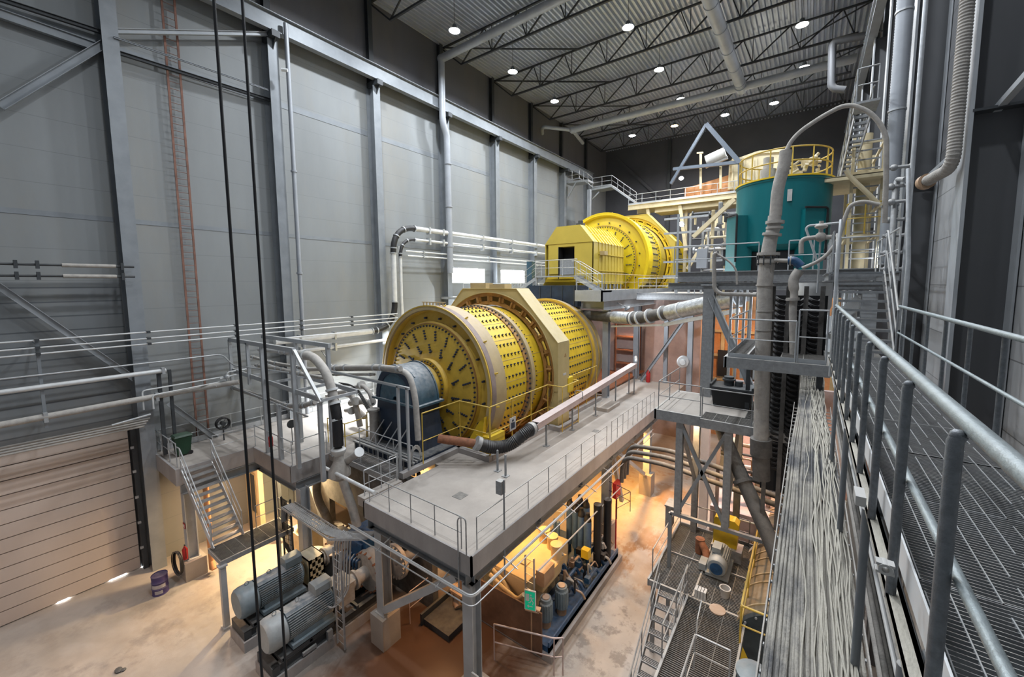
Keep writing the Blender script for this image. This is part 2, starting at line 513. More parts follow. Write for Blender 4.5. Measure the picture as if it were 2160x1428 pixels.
def blot(center, r0, r1, scale, lo, hi, colr, amt, prev, detail=8, stretch=(1, 1, 1)):
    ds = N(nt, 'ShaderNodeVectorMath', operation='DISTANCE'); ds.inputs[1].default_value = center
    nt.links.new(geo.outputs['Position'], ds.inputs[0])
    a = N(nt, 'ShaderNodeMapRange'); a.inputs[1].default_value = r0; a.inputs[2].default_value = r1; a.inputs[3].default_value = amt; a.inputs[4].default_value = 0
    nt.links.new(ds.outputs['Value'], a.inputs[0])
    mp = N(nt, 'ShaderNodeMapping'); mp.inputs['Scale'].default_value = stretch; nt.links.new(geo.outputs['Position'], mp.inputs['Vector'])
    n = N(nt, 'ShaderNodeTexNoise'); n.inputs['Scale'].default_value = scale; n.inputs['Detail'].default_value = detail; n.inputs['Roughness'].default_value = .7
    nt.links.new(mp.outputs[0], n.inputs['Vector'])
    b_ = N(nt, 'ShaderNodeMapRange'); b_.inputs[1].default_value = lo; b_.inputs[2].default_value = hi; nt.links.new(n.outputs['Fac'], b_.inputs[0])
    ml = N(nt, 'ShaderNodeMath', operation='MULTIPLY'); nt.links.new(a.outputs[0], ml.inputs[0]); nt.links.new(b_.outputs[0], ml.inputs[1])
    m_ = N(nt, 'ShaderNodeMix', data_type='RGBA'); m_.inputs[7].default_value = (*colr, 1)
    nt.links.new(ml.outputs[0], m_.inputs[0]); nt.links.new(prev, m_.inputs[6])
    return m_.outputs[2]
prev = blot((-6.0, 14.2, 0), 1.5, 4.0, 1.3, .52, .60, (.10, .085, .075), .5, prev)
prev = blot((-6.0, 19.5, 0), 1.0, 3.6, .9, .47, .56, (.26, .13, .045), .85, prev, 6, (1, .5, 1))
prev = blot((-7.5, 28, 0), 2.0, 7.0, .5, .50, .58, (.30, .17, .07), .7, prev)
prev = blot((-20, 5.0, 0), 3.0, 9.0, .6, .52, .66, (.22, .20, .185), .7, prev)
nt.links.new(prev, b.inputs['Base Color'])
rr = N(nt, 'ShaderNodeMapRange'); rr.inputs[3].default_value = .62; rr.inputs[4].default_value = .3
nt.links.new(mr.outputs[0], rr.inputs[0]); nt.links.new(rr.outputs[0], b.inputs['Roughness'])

XL, XR, YB, ZC = -26.6, 3.12, 59.6, 34.1
YC = [4.9+6.77*i for i in range(9)]      # column lines

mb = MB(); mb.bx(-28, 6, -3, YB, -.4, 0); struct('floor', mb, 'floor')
# left wall, with the two window openings
wy = [(26.05, 30.8), (33.3, 37.7)]
wz0, wz1 = 14.15, 15.57
mb = MB()
mb.bx(XL-.3, XL, 4.6, YB, 0, wz0); mb.bx(XL-.3, XL, 4.6, YB, wz1, 29.2)
mb.bx(XL-.3, XL, 4.6, wy[0][0], wz0, wz1); mb.bx(XL-.3, XL, wy[0][1], wy[1][0], wz0, wz1); mb.bx(XL-.3, XL, wy[1][1], YB, wz0, wz1)
mb.bx(XL-.3, XL, -3, 4.6, 14.2, 29.2)
wl = struct('wall_left', mb, 'wall_panel')
mb = MB(); mb.bx(XL-.3, XL, -3, YB, 29.2, ZC+.3); part('upper_cladding', mb, 'wall_upper_shaded', wl)
mb = MB(); mb.bx(XL-.3, XL, -3, 4.6, 7.2, 14.2); part('metal_cladding', mb, 'metal_wall', wl)
for i, (a, c) in enumerate(wy):
    mb = MB(); mb.bx(XL-.2, XL-.12, a, c, wz0, wz1); wn = struct('window_%d' % (i+1), mb, 'glass_day')
    mb = MB()
    for y in (a, c): mb.bx(XL-.12, XL+.02, y-.05, y+.05, wz0-.05, wz1+.05)
    for z in (wz0, wz1): mb.bx(XL-.12, XL+.02, a, c, z-.05, z+.05)
    part('window_frame', mb, 'steel_light', wn)
# sectional door with its dark guide post
mb = MB()
for k in range(12):
    mb.bx(XL-.12, XL-.02, -3, 4.35, .06+k*.605, .06+k*.605+.565)
dr = struct('door_1', mb, 'door_panel')
mb = MB(); mb.bx(XL-.2, XL-.13, -3, 4.5, .05, 7.3); part('door_backing', mb, 'steel_dark', dr)
for u0, v0, u1, v1 in ((122, 1274, 148, 1263), (232, 1228, 268, 1212), (300, 1199, 316, 1192)):
    ya, yb_ = at(u0, v0, X=XL).y, at(u1, v1, X=XL).y
    mb = MB(); mb.bx(XL-.1, XL-.04, ya, yb_, .0, .022); part('daylight_gap', mb, 'glass_day', dr)
mb = MB(); mb.bx(XL-.1, XL+.22, 4.42, 4.62, 0, 7.6); part('door_guide', mb, 'steel_dark', dr)
mb = MB()
for z in (1.1, 2.4, 3.7, 5.0, 6.2): mb.bx(XL+.2, XL+.27, 4.36, 4.48, z, z+.12)
part('hinge', mb, 'galv', dr)
# ceiling: trapezoidal decking, ribs running down the hall
mb = MB()
prof = []
x = XL-.3
while x < XR+.6:
    prof += [(x, ZC), (x+.12, ZC), (x+.17, ZC+.24), (x+.31, ZC+.24)]
    x += .36
vs = [(px, -3, pz) for px, pz in prof]+[(px, YB, pz) for px, pz in prof]
n = len(prof)
mb.add(vs, [(i, i+1, n+i+1, n+i) for i in range(n-1)])
struct('ceiling', mb, 'roof')
mb = MB(); mb.bx(XL-.3, XR+.3, YB, YB+.3, 0, ZC+.3); struct('wall_back', mb, 'back_panel')
mb = MB(); mb.bx(XR, XR+.3, -3, YB, 0, 17.2); wr = struct('wall_right', mb, 'right_panel')
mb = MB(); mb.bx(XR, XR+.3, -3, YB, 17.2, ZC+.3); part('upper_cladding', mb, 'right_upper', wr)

# ---------------------------------------------------------------- columns, crane runways, girts
names = ['nearest the camera beside the roll-up door', 'just right of the two hanging ropes', 'third from the door, left of the looping pipes', 'fourth from the door, behind the wide white downpipe', 'fifth from the door, between the two bright windows', 'sixth from the door, right of the far window', 'seventh from the door, behind the far gangway', 'eighth from the door, in the dark far end']
for i in range(8):
    y = YC[i]
    c = thing('steel_column', 'grey steel wall column along the left wall, '+names[i], 'column', (XL+.4, y, 0), 'crane columns on the left wall')
    mb = MB(); mb.ibeam((XL+.42, y, 0), (XL+.42, y, 28.0), .55, .84, .035, .03, up=(1, 0, 0)); part('shaft', mb, 'steel', c)
    mb = MB(); mb.bx(XL+.03, XL+1.3, y-.22, y+.22, 28.0, 28.35); mb.prism([(XL+.8, y-.02, 27.4), (XL+1.25, y-.02, 28.0), (XL+.8, y-.02, 28.0)], (0, .04, 0)); part('corbel', mb, 'steel_dark', c)
    mb = MB(); mb.ibeam((XL+.2, y, 28.35), (XL+.2, y, ZC-.05), .35, .38, .02, up=(1, 0, 0)); part('upper_shaft', mb, 'steel_dark', c)
# crane runway girder, left: girder, rail, walkway angle
g = thing('crane_girder', 'long grey crane runway girder high along the left wall', 'girder', (XL+.95, 20, 28.36))
mb = MB(); mb.ibeam((XL+.95, -3, 28.86), (XL+.95, 53, 28.86), .42, 1.0, .04); part('beam', mb, 'steel', g)
mb = MB(); mb.bx(XL+.9, XL+1.0, -3, 53, 29.37, 29.46); mb.bx(XL+.03, XL+.75, -3, 53, 29.30, 29.34); part('crane_rail', mb, 'steel_dark', g)
for z, ws, l in ((24.85, .34, 'upper of the wall rails in the second tier'), (17.1, .22, 'lower wall rail level with the looped pipes')):
    for i in range(7):
        if i == 0:
            mb = MB(); mb.chan((XL+.02, -3, z), (XL+.02, YC[0]-.3, z), .16, ws, .02)
        else:
            mb = MB(); mb.chan((XL+.02, YC[i-1]+.3, z), (XL+.02, YC[i]-.3, z), .16, ws, .02)
        nm = 'left of the first wall column' if i == 0 else 'between left wall columns '+['one and two', 'two and three', 'three and four', 'four and five', 'five and six', 'six and seven'][i-1]
        solo('wall_girt', mb, 'steel', 'horizontal channel girt on the left wall, %s, %s' % ('upper tier' if z > 20 else 'lower tier', nm), 'beam', 'wall girts')
# diagonal braces near the camera
def beam_thing(name, label, p0, p1, w, h, m='steel', cat='beam', kind='i', group=None):
    mb = MB()
    mb.ibeam(p0, p1, w, h) if kind == 'i' else mb.bar(p0, p1, w, h)
    return solo(name, mb, m, label, cat, group)
beam_thing('wall_brace', 'diagonal grey brace rising to the first wall column top left', at(0, 225, X=XL+.5), at(228, 88, X=XL+.5), .3, .3)
beam_thing('wall_brace', 'grey brace sloping down to the right across the lower left wall', at(-30, 585, X=XL+.5), at(285, 800, X=XL+.5), .24, .24, 'steel_light')
beam_thing('wall_brace', 'short grey brace behind the green bin on the left wall', at(355, 850, X=XL+.5), at(470, 935, X=XL+.5), .24, .24, 'steel_light')
beam_thing('wall_brace', 'horizontal grey strut between the first two wall columns', at(240, 66, X=XL+.7), at(566, 72, X=XL+.7), .2, .2, 'steel_light')
beam_thing('wall_brace', 'thin sloping tie under the strut between the first two columns', at(240, 78, X=XL+.9), at(566, 190, X=XL+.7), .08, .08, 'steel')
beam_thing('wall_brace', 'lower sloping dark tie between the first two wall columns', at(240, 108, X=XL+.3), at(572, 212, X=XL+.3), .16, .16, 'steel_dark')
beam_thing('wall_brace', 'sloping dark tie at the top left corner of the wall', at(-20, -8, X=XL+.4), at(215, 68, X=XL+.4), .16, .16, 'steel_dark')
beam_thing('wall_brace', 'sloping grey girder under the runway beside the first column', at(-20, 22, X=XL+.3), at(205, 100, X=XL+.3), .2, .36, 'steel')
# rusty service ladder on the left wall
def ladder(label, p0, p1, wid, side, step=.3, m='ladder_rust', r=.025, name='ladder', flat=True):
    p0 = Vector(p0); p1 = Vector(p1); s_ = Vector(side).normalized()*wid/2
    t = thing(name, label, 'ladder', p0)
    for k in (-1, 1):
        mb = MB(); mb.bar(p0+s_*k, p1+s_*k, r*2, r*(3.5 if flat else 2)); part('stile', mb, m, t)
    n = int((p1-p0).length/step)
    for i in range(n):
        if i >= 99: break
        q = p0+(p1-p0)*((i+.5)/n)
        mb = MB(); mb.cyl(q-s_, q+s_, r*.55, n=6); part('rung', mb, m, t)
    return t
a = at(430, 935, X=XL+.25); b2 = at(354, 0, X=XL+.25)
ladder('tall rusty wall ladder between the first two left wall columns', (XL+.25, a.y, a.z), (XL+.25, a.y, b2.z+1), .5, (0, 1, 0), .33)

# right wall columns: flange edge towards the hall, webs facing us, stiffener ledge
rn = ['nearest on the right, behind the walkway', 'second on the right, with the corrugated hose', 'third on the right, behind the walkway stairs', 'fourth on the right', 'fifth on the right', 'sixth on the right', 'seventh on the right', 'eighth on the right']
for i in range(8):
    y = YC[i]
    c = thing('steel_column', 'tall dark steel column along the right wall, '+rn[i], 'column', (XR-.4, y, 0), 'crane columns on the right wall')
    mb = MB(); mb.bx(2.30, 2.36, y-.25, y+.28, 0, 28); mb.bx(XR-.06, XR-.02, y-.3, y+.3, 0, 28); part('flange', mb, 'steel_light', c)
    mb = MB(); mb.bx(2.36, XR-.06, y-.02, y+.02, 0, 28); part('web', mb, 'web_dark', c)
    mb = MB(); mb.bx(2.34, XR-.05, y-.26, y+.24, 17.2, 17.25); mb.bx(2.34, XR-.05, y-.26, y+.24, 9.2, 9.25); part('stiffener', mb, 'steel_dark', c)
    mb = MB(); mb.ibeam((XR-.25, y, 28), (XR-.25, y, ZC-.05), .4, .4, .025, up=(1, 0, 0)); part('upper_shaft', mb, 'steel_dark', c)
g = thing('crane_girder', 'grey crane runway girder high along the right wall', 'girder', (2.3, 20, 28))
mb = MB(); mb.ibeam((2.2, -3, 28.5), (2.2, 53, 28.5), .42, 1.0, .04); part('beam', mb, 'steel', g)
mb = MB(); mb.bx(2.15, 2.25, -3, 53, 29.0, 29.1); part('crane_rail', mb, 'steel_dark', g)
beam_thing('wall_brace', 'light diagonal brace at the right edge high on the wall', at(2098, 236, Y=YC[1]+.1), at(2175, 150, X=2.75), .11, .11, 'steel_light', kind='b')
beam_thing('wall_brace', 'light diagonal brace above the open hose end on the right', at(1947, 383, Y=YC[2]-.35), at(2006, 330, Y=YC[2]-1.2), .11, .11, 'steel_light', kind='b')

# spiral duct, thin pole, corrugated hose on the right
def ribbed(mb, pts, r, pitch=.05, amp=.012, n=16, bend=0):
    tmp = MB(); P = [Vector(p) for p in pts]
    if bend:
        Q = [P[0]]
        for i in range(1, len(P)-1):
            a, b, c = P[i-1], P[i], P[i+1]
            k = min(bend, (a-b).length*.49, (c-b).length*.49)
            s0 = b+(a-b).normalized()*k; s1 = b+(c-b).normalized()*k
            for j in range(9):
                t = j/8; Q.append(s0*(1-t)**2+b*(2*t*(1-t))+s1*t*t)
        Q.append(P[-1]); P = Q
    out = []; rs = []
    for i in range(len(P)-1):
        L = (P[i+1]-P[i]).length; k = max(1, int(L/pitch))
        for j in range(k):
            for f, rr in ((0, r), (.5, r-amp)):
                out.append(P[i]+(P[i+1]-P[i])*((j+f)/k)); rs.append(rr)
    out.append(P[-1]); rs.append(r)
    return mb.tube(out, rs, n)
p = at(1912, 0, X=2.0); q = at(1869, 470, X=2.0)
d = thing('ventilation_duct', 'wide spiral ribbed grey duct running up the right wall columns', 'duct', (2.0, 18.1, 14.5))
mb = MB(); ribbed(mb, [(2.0, 18.1, 14.6), (2.0, 18.1, 28)], .215, .085, .012, 20); part('duct_body', mb, 'duct_light', d)
mb = MB()
for z in (16.5, 19.5, 22.5): mb.ring((2.0, 18.1, z), (0, 0, 1), .20, .235, 0, .06, 20)
part('clamp', mb, 'galv', d)
mb = MB(); mb.tube([(2.2, 16.1, 12.6), (2.2, 16.1, 26)], .055, 10); solo('steel_pole', mb, 'galv', 'thin pale vertical pipe beside the spiral duct on the right', 'pipe')
h = thing('corrugated_hose', 'grey corrugated hose down a right column, open end stained orange', 'hose', (2.12, 11.8, 16))
mb = MB(); ribbed(mb, [(2.16, 11.55, 25), (2.16, 11.55, 16.25), (1.95, 12.6, 16.2)], .115, .06, .012, 14, .3); part('hose_body', mb, 'dusty', h)
mb = MB(); mb.ring((1.95, 12.6, 16.2), (-.2, 1, -.05), .11, .16, -.10, .05, 16); part('hose_end', mb, 'copper_pipe', h)

# ---------------------------------------------------------------- roof trusses
yt = [18.7, 25.6, 32.45, 39.35, 46.0, 52.6]
tn = ['nearest', 'second nearest', 'third nearest', 'fourth nearest', 'fifth nearest', 'farthest']
for i, y in enumerate(yt):
    t = thing('roof_truss', 'dark open web roof truss across the hall, %s of the six' % tn[i], 'truss', (-11.7, y, 32), 'roof trusses')
    mb = MB(); mb.bar((-24.3, y, 32), (XR-1.2, y, 32), .14, .14); part('bottom_chord', mb, 'truss', t)
    mb = MB(); mb.bar((XL+.05, y, 33.95), (XR, y, 33.95), .14, .12); part('top_chord', mb, 'truss', t)
    mb = MB(); x = -24.3; k = 0
    nodes = [-24.3+3.25*j for j in range(9)]
    mb.bar((XL+.1, y, 33.9), (-24.3, y, 32), .1, .1)
    for j in range(8):
        a, b_ = nodes[j], nodes[j+1]
        mb.bar((a, y, 32), ((a+b_)/2+.9, y, 33.95), .09, .09)
        mb.bar(((a+b_)/2+.9, y, 33.95), (b_, y, 32), .07, .07)
        mb.bar((b_, y, 32), (b_, y, 33.95), .05, .05)
    part('web_bracing', mb, 'truss', t)
for i in range(1, 5):
    ym = (yt[i]+yt[i+1])/2
    mb = MB(); mb.prism([(-26.2, yt[i], 33.85), (-26.1, yt[i]-.05, 33.85), (-21.45, ym, 33.8), (-17, yt[i+1]-.1, 33.85), (-17.1, yt[i+1], 33.85), (-21.55, ym+.05, 33.8)], (0, 0, .08))
    solo('roof_brace', mb, 'truss', 'dark diagonal bracing under the left roof between the %s and %s trusses' % (tn[i], tn[i+1]), 'brace', 'roof braces')
    mb = MB(); mb.bar((2.6, yt[i], 33.9), (-2.5, ym, 33.85), .08, .08)
    solo('roof_brace', mb, 'truss', 'dark diagonal bracing under the right roof between the %s and %s trusses' % (tn[i], tn[i+1]), 'brace', 'roof braces')
# ducts
d = thing('ventilation_duct', 'round grey duct across the roof, elbow over the white downpipe', 'duct', (-20, 24.3, 32))
mb = MB(); mb.tube([(-25.3, 24.3, 32.2), (-8, 24.3, 32.6)], .3, 16); part('duct_body', mb, 'duct_light', d)
mb = MB(); mb.tube([(-25.3, 24.3, 32.2), (-25.3, 24.3, 27.2), (-25.3, 24.75, 26.4), (-25.25, 24.75, 15)], .27, 14, .7); part('downpipe', mb, 'duct_light', d)
mb = MB(); mb.sphere((-25.3, 24.3, 32.2), .33, 12, 8)
for z in (24, 20.5, 17.2): mb.ring((-25.25, 24.75, z), (0, 0, 1), .26, .31, 0, .08, 16)
part('elbow', mb, 'duct_light', d)
d = thing('ventilation_duct', 'big grey duct running along under the roof towards the cross duct', 'duct', (-5.8, 30, 31))
mb = MB(); mb.tube([(-5.8, 24, 31), (-5.8, 40.7, 31)], .42, 16); part('duct_body', mb, 'duct_light', d)
mb = MB()
for y in (28, 31, 34, 37, 40): mb.ring((-5.8, y, 31), (0, 1, 0), .4, .46, 0, .08, 16)
part('seam_band', mb, 'duct_light', d)
d = thing('ventilation_duct', 'long pale duct across the far roof from wall to wall', 'duct', (-10, 41, 31))
mb = MB(); mb.tube([(-22.4, 41.1, 31), (2.0, 41.1, 31)], .33, 16); part('duct_body', mb, 'duct_light', d)
mb = MB(); mb.sphere((-22.4, 41.1, 31), .38, 12, 8); mb.cyl((-5.8, 40.6, 31), (-5.8, 41.7, 31), .5, .42, 16); part('joint', mb, 'duct_light', d)
mb = MB(); mb.tube([(-26, 40.5, 31.2), (-25.2, 39.2, 31.4), (-22.4, 41.1, 31), (-23.4, 45.5, 31)], .2, 12, .6); solo('ventilation_duct', mb, 'duct_light', 'short bent pale duct near the left wall at the far roof', 'duct')
mb = MB(); mb.tube([(2.2, 37.4, 30.8), (.4, 37.4, 31), (.5, 37.4, 27.8), (1.3, 37.4, 27.5)], .24, 12, .4); mb.bar((.4, 37.4, 31), (.4, 37.4, 34.2), .05, .05); mb.bar((2.2, 37.4, 30.8), (3.12, 37.4, 30.8), .05, .05); solo('ventilation_duct', mb, 'web_dark', 'dark elbowed duct hanging in the upper right roof corner', 'duct')

# ---------------------------------------------------------------- lamps
def highbay(x, y, z, label, p=1, warm=False, pw=640):
    t = thing('high_bay_lamp', label, 'lamp', (x, y, z), 'ceiling lamps')
    mb = MB(); mb.lathe([(.0, .42), (.12, .42), (.16, .30), (.16, .16), (.42, 0.0), (.40, 0.0), (.15, .14)], (x, y, z), (0, 0, 1), 20); part('shade', mb, 'duct', t)
    mb = MB(); mb.lathe([(0, -.05), (.2, -.04), (.385, .02), (0, .03)], (x, y, z), (0, 0, 1), 20); part('lens', mb, 'orange_lamp' if warm else 'lamp', t)
    mb = MB(); mb.cyl((x, y, z+.4), (x, y, 34.2), .015, n=6); part('cord', mb, 'steel_dark', t)
    if pw:
        o = area((x, y, z-.08), .7, pw*p, (1, .62, .3) if warm else (.87, .93, 1), spread=165)
        o.parent = t; o.location = (0, 0, -.08)
LP = [(-21, 21.5, 'nearest left in the left row'), (-11.1, 28.2, 'nearest in the middle row'), (-1.35, 34.9, 'nearest and topmost in the right row'), (-21, 28.2, 'second in the left row'), (-11.05, 35.0, 'second in the middle row'), (-1.3, 41.6, 'second in the right row'), (-21, 34.9, 'third in the left row'), (-11, 41.6, 'third in the middle row, by the cross duct'), (-3.8, 47.9, 'third in the right row'), (-8.2, 48.1, 'far one right of the orange one'), (-18.2, 48.1, 'farthest left one')]
for x, y, l in LP: highbay(x, y, 31.5, 'bright white round ceiling lamp, '+l)
highbay(-13.3, 48.0, 31.5, 'orange glowing ceiling lamp among the white ones at the far end', .5, True)
# rows above and behind the frame keep the near hall lit, as the rows seen farther on
for x, y in ((-11, 6), (-21, 14.8), (-1.5, 6), (-11, 15), (-11, 21.5), (-1.5, 15), (-1.5, 28)): 
    highbay(x, y, 31.5, 'white round ceiling lamp above the top edge of the view', .9)
# ================================================================ generic steelwork
def railing(label, pts, h=1.1, step=1.6, m='galv', r=.024, toe=True, mid=(.5,), pr=None, ends=True, group=None, closed_post=True, toe_h=.12):
    P = [Vector(p) for p in pts]
    t = thing('railing', label, 'railing', P[0], group)
    up = Vector((0, 0, h))
    mb = MB(); q = [p+up for p in P]
    mb.tube(q, r, 8, .08, 3); part('top_rail', mb, m, t)
    for f in mid:
        mb = MB(); mb.tube([p+up*f for p in P], r*.75, 6, .05, 2); part('mid_rail', mb, m, t)
    for i in range(len(P)-1):
        L = (P[i+1]-P[i]).length; n = max(1, round(L/step))
        for j in range(n+1 if i == len(P)-2 else n):
            if j == 0 and i == 0 and not ends: continue
            p = P[i]+(P[i+1]-P[i])*(j/n)
            mb = MB(); mb.cyl(p-V(0, 0, .05), p+up, pr or r*.85, n=8); part('post', mb, m, t)
    if toe:
        mb = MB()
        for i in range(len(P)-1):
            mb.bar(P[i]+V(0, 0, toe_h/2+.01), P[i+1]+V(0, 0, toe_h/2+.01), .008, toe_h)
        part('toe_board', mb, m, t)
    return t

def grate(mb, x0, x1, y0, y1, z, pitch=.1, along='x', cross=.5, h=.03, t=.012):
    """open bar grating"""
    if along == 'x':
        n = int((y1-y0)/pitch)
        for i in range(n+1):
            y = y0+(y1-y0)*i/n; mb.bx(x0, x1, y-t/2, y+t/2, z-h, z)
        n = max(1, int((x1-x0)/cross))
        for i in range(n+1):
            x = x0+(x1-x0)*i/n; mb.bx(x-t/2, x+t/2, y0, y1, z-h*.6, z+.002)
    else:
        n = int((x1-x0)/pitch)
        for i in range(n+1):
            x = x0+(x1-x0)*i/n; mb.bx(x-t/2, x+t/2, y0, y1, z-h, z)
        n = max(1, int((y1-y0)/cross))
        for i in range(n+1):
            y = y0+(y1-y0)*i/n; mb.bx(x0, x1, y-t/2, y+t/2, z-h*.6, z+.002)
    return mb

def stairs(label, a, b, wid, n, m='galv', rails=(1, -1), railh=1.0, tread_d=.25, group=None, closed=False):
    """a = bottom nosing centre, b = top nosing centre"""
    a = Vector(a); b = Vector(b)
    d = Vector((b.x-a.x, b.y-a.y, 0)).normalized(); s_ = Vector((-d.y, d.x, 0))
    t = thing('staircase', label, 'stairs', a, group)
    for k in (1, -1):
        mb = MB(); mb.bar(a+s_*(k*wid/2)-V(0, 0, .08)-d*.1, b+s_*(k*wid/2)-V(0, 0, .08)+d*.1, .03, .24, up=(0, 0, 1)); part('stringer', mb, m, t)
    for i in range(n):
        q = a+(b-a)*((i+.5)/n)
        mb = MB()
        for j in range(5):
            mb.bar(q+d*((j-2)*tread_d/4.5)-s_*(wid/2-.02), q+d*((j-2)*tread_d/4.5)+s_*(wid/2-.02), .03 if j == 0 else .014, .03)
        mb.bar(q-d*tread_d/2-s_*(wid/2-.02)-V(0, 0, .01), q-d*tread_d/2+s_*(wid/2-.02)-V(0, 0, .01), .012, .06)
        part('tread', mb, m, t)
    for k in rails:
        o = s_*(k*(wid/2+.02))
        mb = MB(); mb.tube([a+o+V(0, 0, railh), b+o+V(0, 0, railh), b+o+d*.3+V(0, 0, railh)], .024, 8, .1); part('handrail', mb, m, t)
        mb = MB(); mb.tube([a+o+V(0, 0, railh*.5), b+o+V(0, 0, railh*.5)], .016, 6); part('mid_rail', mb, m, t)
        L = (b-a).length; c = max(2, round(L/1.3))
        for i in range(c+1):
            q = a+o+(b-a)*(i/c); mb = MB(); mb.cyl(q-V(0, 0, .1), q+V(0, 0, railh), .02, n=8); part('post', mb, m, t)
    return t

# ================================================================ main mezzanine (mill floor)
ZM = 5.8
EX, EY = -8.0, 8.45
m_ = thing('mezzanine_deck', 'concrete mill floor slab with steel edge beams over the pump bay', 'platform', (-11, 9, 0))
mb = MB()
mb.bx(-13.45, EX, EY, 12.2, ZM-.28, ZM); mb.bx(-13.7, EX, 12.2, 13.8, ZM-.28, ZM); mb.bx(-12.0, EX, 13.8, 33.5, ZM-.28, ZM)
mb.bx(-22.5, -12.0, 27.2, 33.5, ZM-.28, ZM)
part('slab', mb, 'concrete', m_)
mb = MB(); mb.bx(-13.5, EX+.06, EY-.06, EY, ZM-.62, ZM+.02); mb.bx(EX, EX+.06, EY-.06, 33.5, ZM-.62, ZM+.02); mb.bx(-13.5, -13.44, EY-.06, 10.2, ZM-.6, ZM+.02)
part('edge_beam', mb, 'concrete_edge', m_)
mb = MB(); mb.ibeam((-13.5, EY+.25, ZM-.85), (EX-.1, EY+.25, ZM-.85), .3, .5); mb.ibeam((EX-.25, EY, ZM-.85), (EX-.25, 33, ZM-.85), .3, .5)
for y in (12.5, 16, 19.5, 23, 26.5, 30):
    mb.ibeam((-12, y, ZM-.8), (EX-.1, y, ZM-.8), .2, .4)
mb.ibeam((-13.4, 8.5, ZM-.85), (-13.4, 14, ZM-.85), .3, .5)
part('floor_beam', mb, 'steel', m_)
mb = MB(); mb.bx(-11.0, -10.55, 10.6, 11.05, ZM, ZM+.012); part('floor_hatch', mb, 'dusty_dark', m_)
mb = MB(); mb.bx(-9.6, -9.2, 20.0, 20.4, ZM, ZM+.012); part('floor_hatch', mb, 'dusty_dark', m_)
# steel columns with concrete footings
def mcol(x, y, label, w_=.42, foot=1.25, fw=.8, top=ZM-1.1, m='steel_light'):
    t = thing('steel_column', label, 'column', (x, y, 0), 'columns under the mill floor')
    mb = MB(); mb.ibeam((x, y, foot), (x, y, top), w_, w_, .03, up=(0, 1, 0)); mb.bx(x-w_*.65, x+w_*.65, y-w_*.65, y+w_*.65, foot, foot+.03); part('shaft', mb, m, t)
    if foot:
        mb = MB(); mb.bx(x-fw/2, x+fw/2, y-fw/2, y+fw/2, 0, foot); part('footing', mb, 'concrete', t)
    return t
mcol(-13.05, 8.85, 'grey steel column on a concrete block beside the cable loops')
mcol(-8.3, 8.75, 'grey steel column under the near corner of the mill floor')
mcol(-8.4, 19.4, 'steel column standing behind the hydraulic unit')
mcol(-8.35, 25.9, 'steel column on a square concrete block in the lit aisle', foot=1.4)
mcol(-13.05, 16.6, 'steel column deep in the shade behind the pumps')
mcol(-13.05, 25.9, 'steel column in the sodium light under the mill')
beam_thing('knee_brace', 'diagonal grey brace from the concrete block up to the corner column', (-12.85, 8.75, 1.5), (-8.9, 8.75, 4.6), .26, .26, 'steel_light', kind='b')
beam_thing('knee_brace', 'diagonal brace from the aisle footing up under the mill floor', (-8.4, 25.4, 1.5), (-8.4, 20.5, 4.8), .22, .22, 'steel_light', kind='b')
beam_thing('knee_brace', 'diagonal brace leaning behind the hydraulic unit', (-8.4, 21.6, 1.4), (-8.4, 20.2, 4.7), .2, .2, 'steel_light', kind='b')

railing('thin grey railing on the front edge of the mill floor', [(-13.3, EY+.1, ZM), (-8.5, EY+.1, ZM)], 1.05, 1.15, 'galv_old', .02, toe=False)
railing('long thin grey railing down the aisle side of the mill floor', [(EX-.08, EY+.35, ZM), (EX-.08, 18.6, ZM)], 1.05, 1.45, 'galv_old', .02, toe=False)
railing('closely posted grey railing farther along the mill floor edge', [(EX-.08, 19.2, ZM), (EX-.08, 26.2, ZM)], 1.1, .75, 'galv_old', .02, toe=False)
t = thing('access_hoop', 'rounded ladder hoop bolted at the near corner of the mill floor', 'ladder', (EX-.3, EY, ZM))
mb = MB(); mb.tube([(EX-.45, EY-.1, ZM-1.2), (EX-.45, EY-.1, ZM+1.15), (EX-.1, EY-.1, ZM+1.25), (EX-.1, EY-.1, ZM+.05)], .022, 8, .2); part('hoop', mb, 'galv_old', t)
t = thing('junction_box_post', 'tall thin post with a grey box in front of the mill floor', 'post', (-8.0, 10.2, 3.5))
p = at(1062, 955, X=-8.0)
mb = MB(); mb.cyl((-8.0, p.y, 4.2), (-8.0, p.y, 7.55), .03, n=8); part('pole', mb, 'steel', t)
mb = MB(); mb.bx(-8.25, -8.02, p.y-.12, p.y+.1, 7.05, 7.5); part('junction_box', mb, 'galv_old', t)
# pipes hung under the slab edge
t = thing('pipe_run', 'white pipe and conduits hung around the mill floor edge', 'pipe', (-8, 9, 4.8))
mb = MB(); mb.tube([(-13.9, 8.1, 4.84), (-7.68, 8.1, 4.84), (-7.68, 24.5, 4.84)], .05, 10, .25); part('pipe', mb, 'white_pipe', t)
mb = MB(); mb.tube([(-13.9, 8.0, 4.98), (-7.58, 8.0, 4.98), (-7.58, 24.5, 4.98)], .02, 8, .25); mb.tube([(-13.9, 7.95, 4.70), (-7.52, 7.95, 4.70), (-7.52, 24.5, 4.70)], .02, 8, .25); part('conduit', mb, 'galv', t)
mb = MB()
for x in (-12, -10.5, -9): mb.bar((x, 8.5, 4.9), (x, 7.9, 4.7), .03, .03)
for y in (10, 12, 14, 16, 18, 20, 22): mb.bar((-8, y, 4.9), (-7.4, y, 4.7), .03, .03)
part('pipe_bracket', mb, 'galv', t)
mb = MB(); mb.tube([at(1135, 1205, X=-7.7), at(1310, 1027, X=-7.7)], .03, 8); solo('thin_pipe', mb, 'white_pipe', 'thin pale pipe sloping above the hydraulic unit', 'pipe')

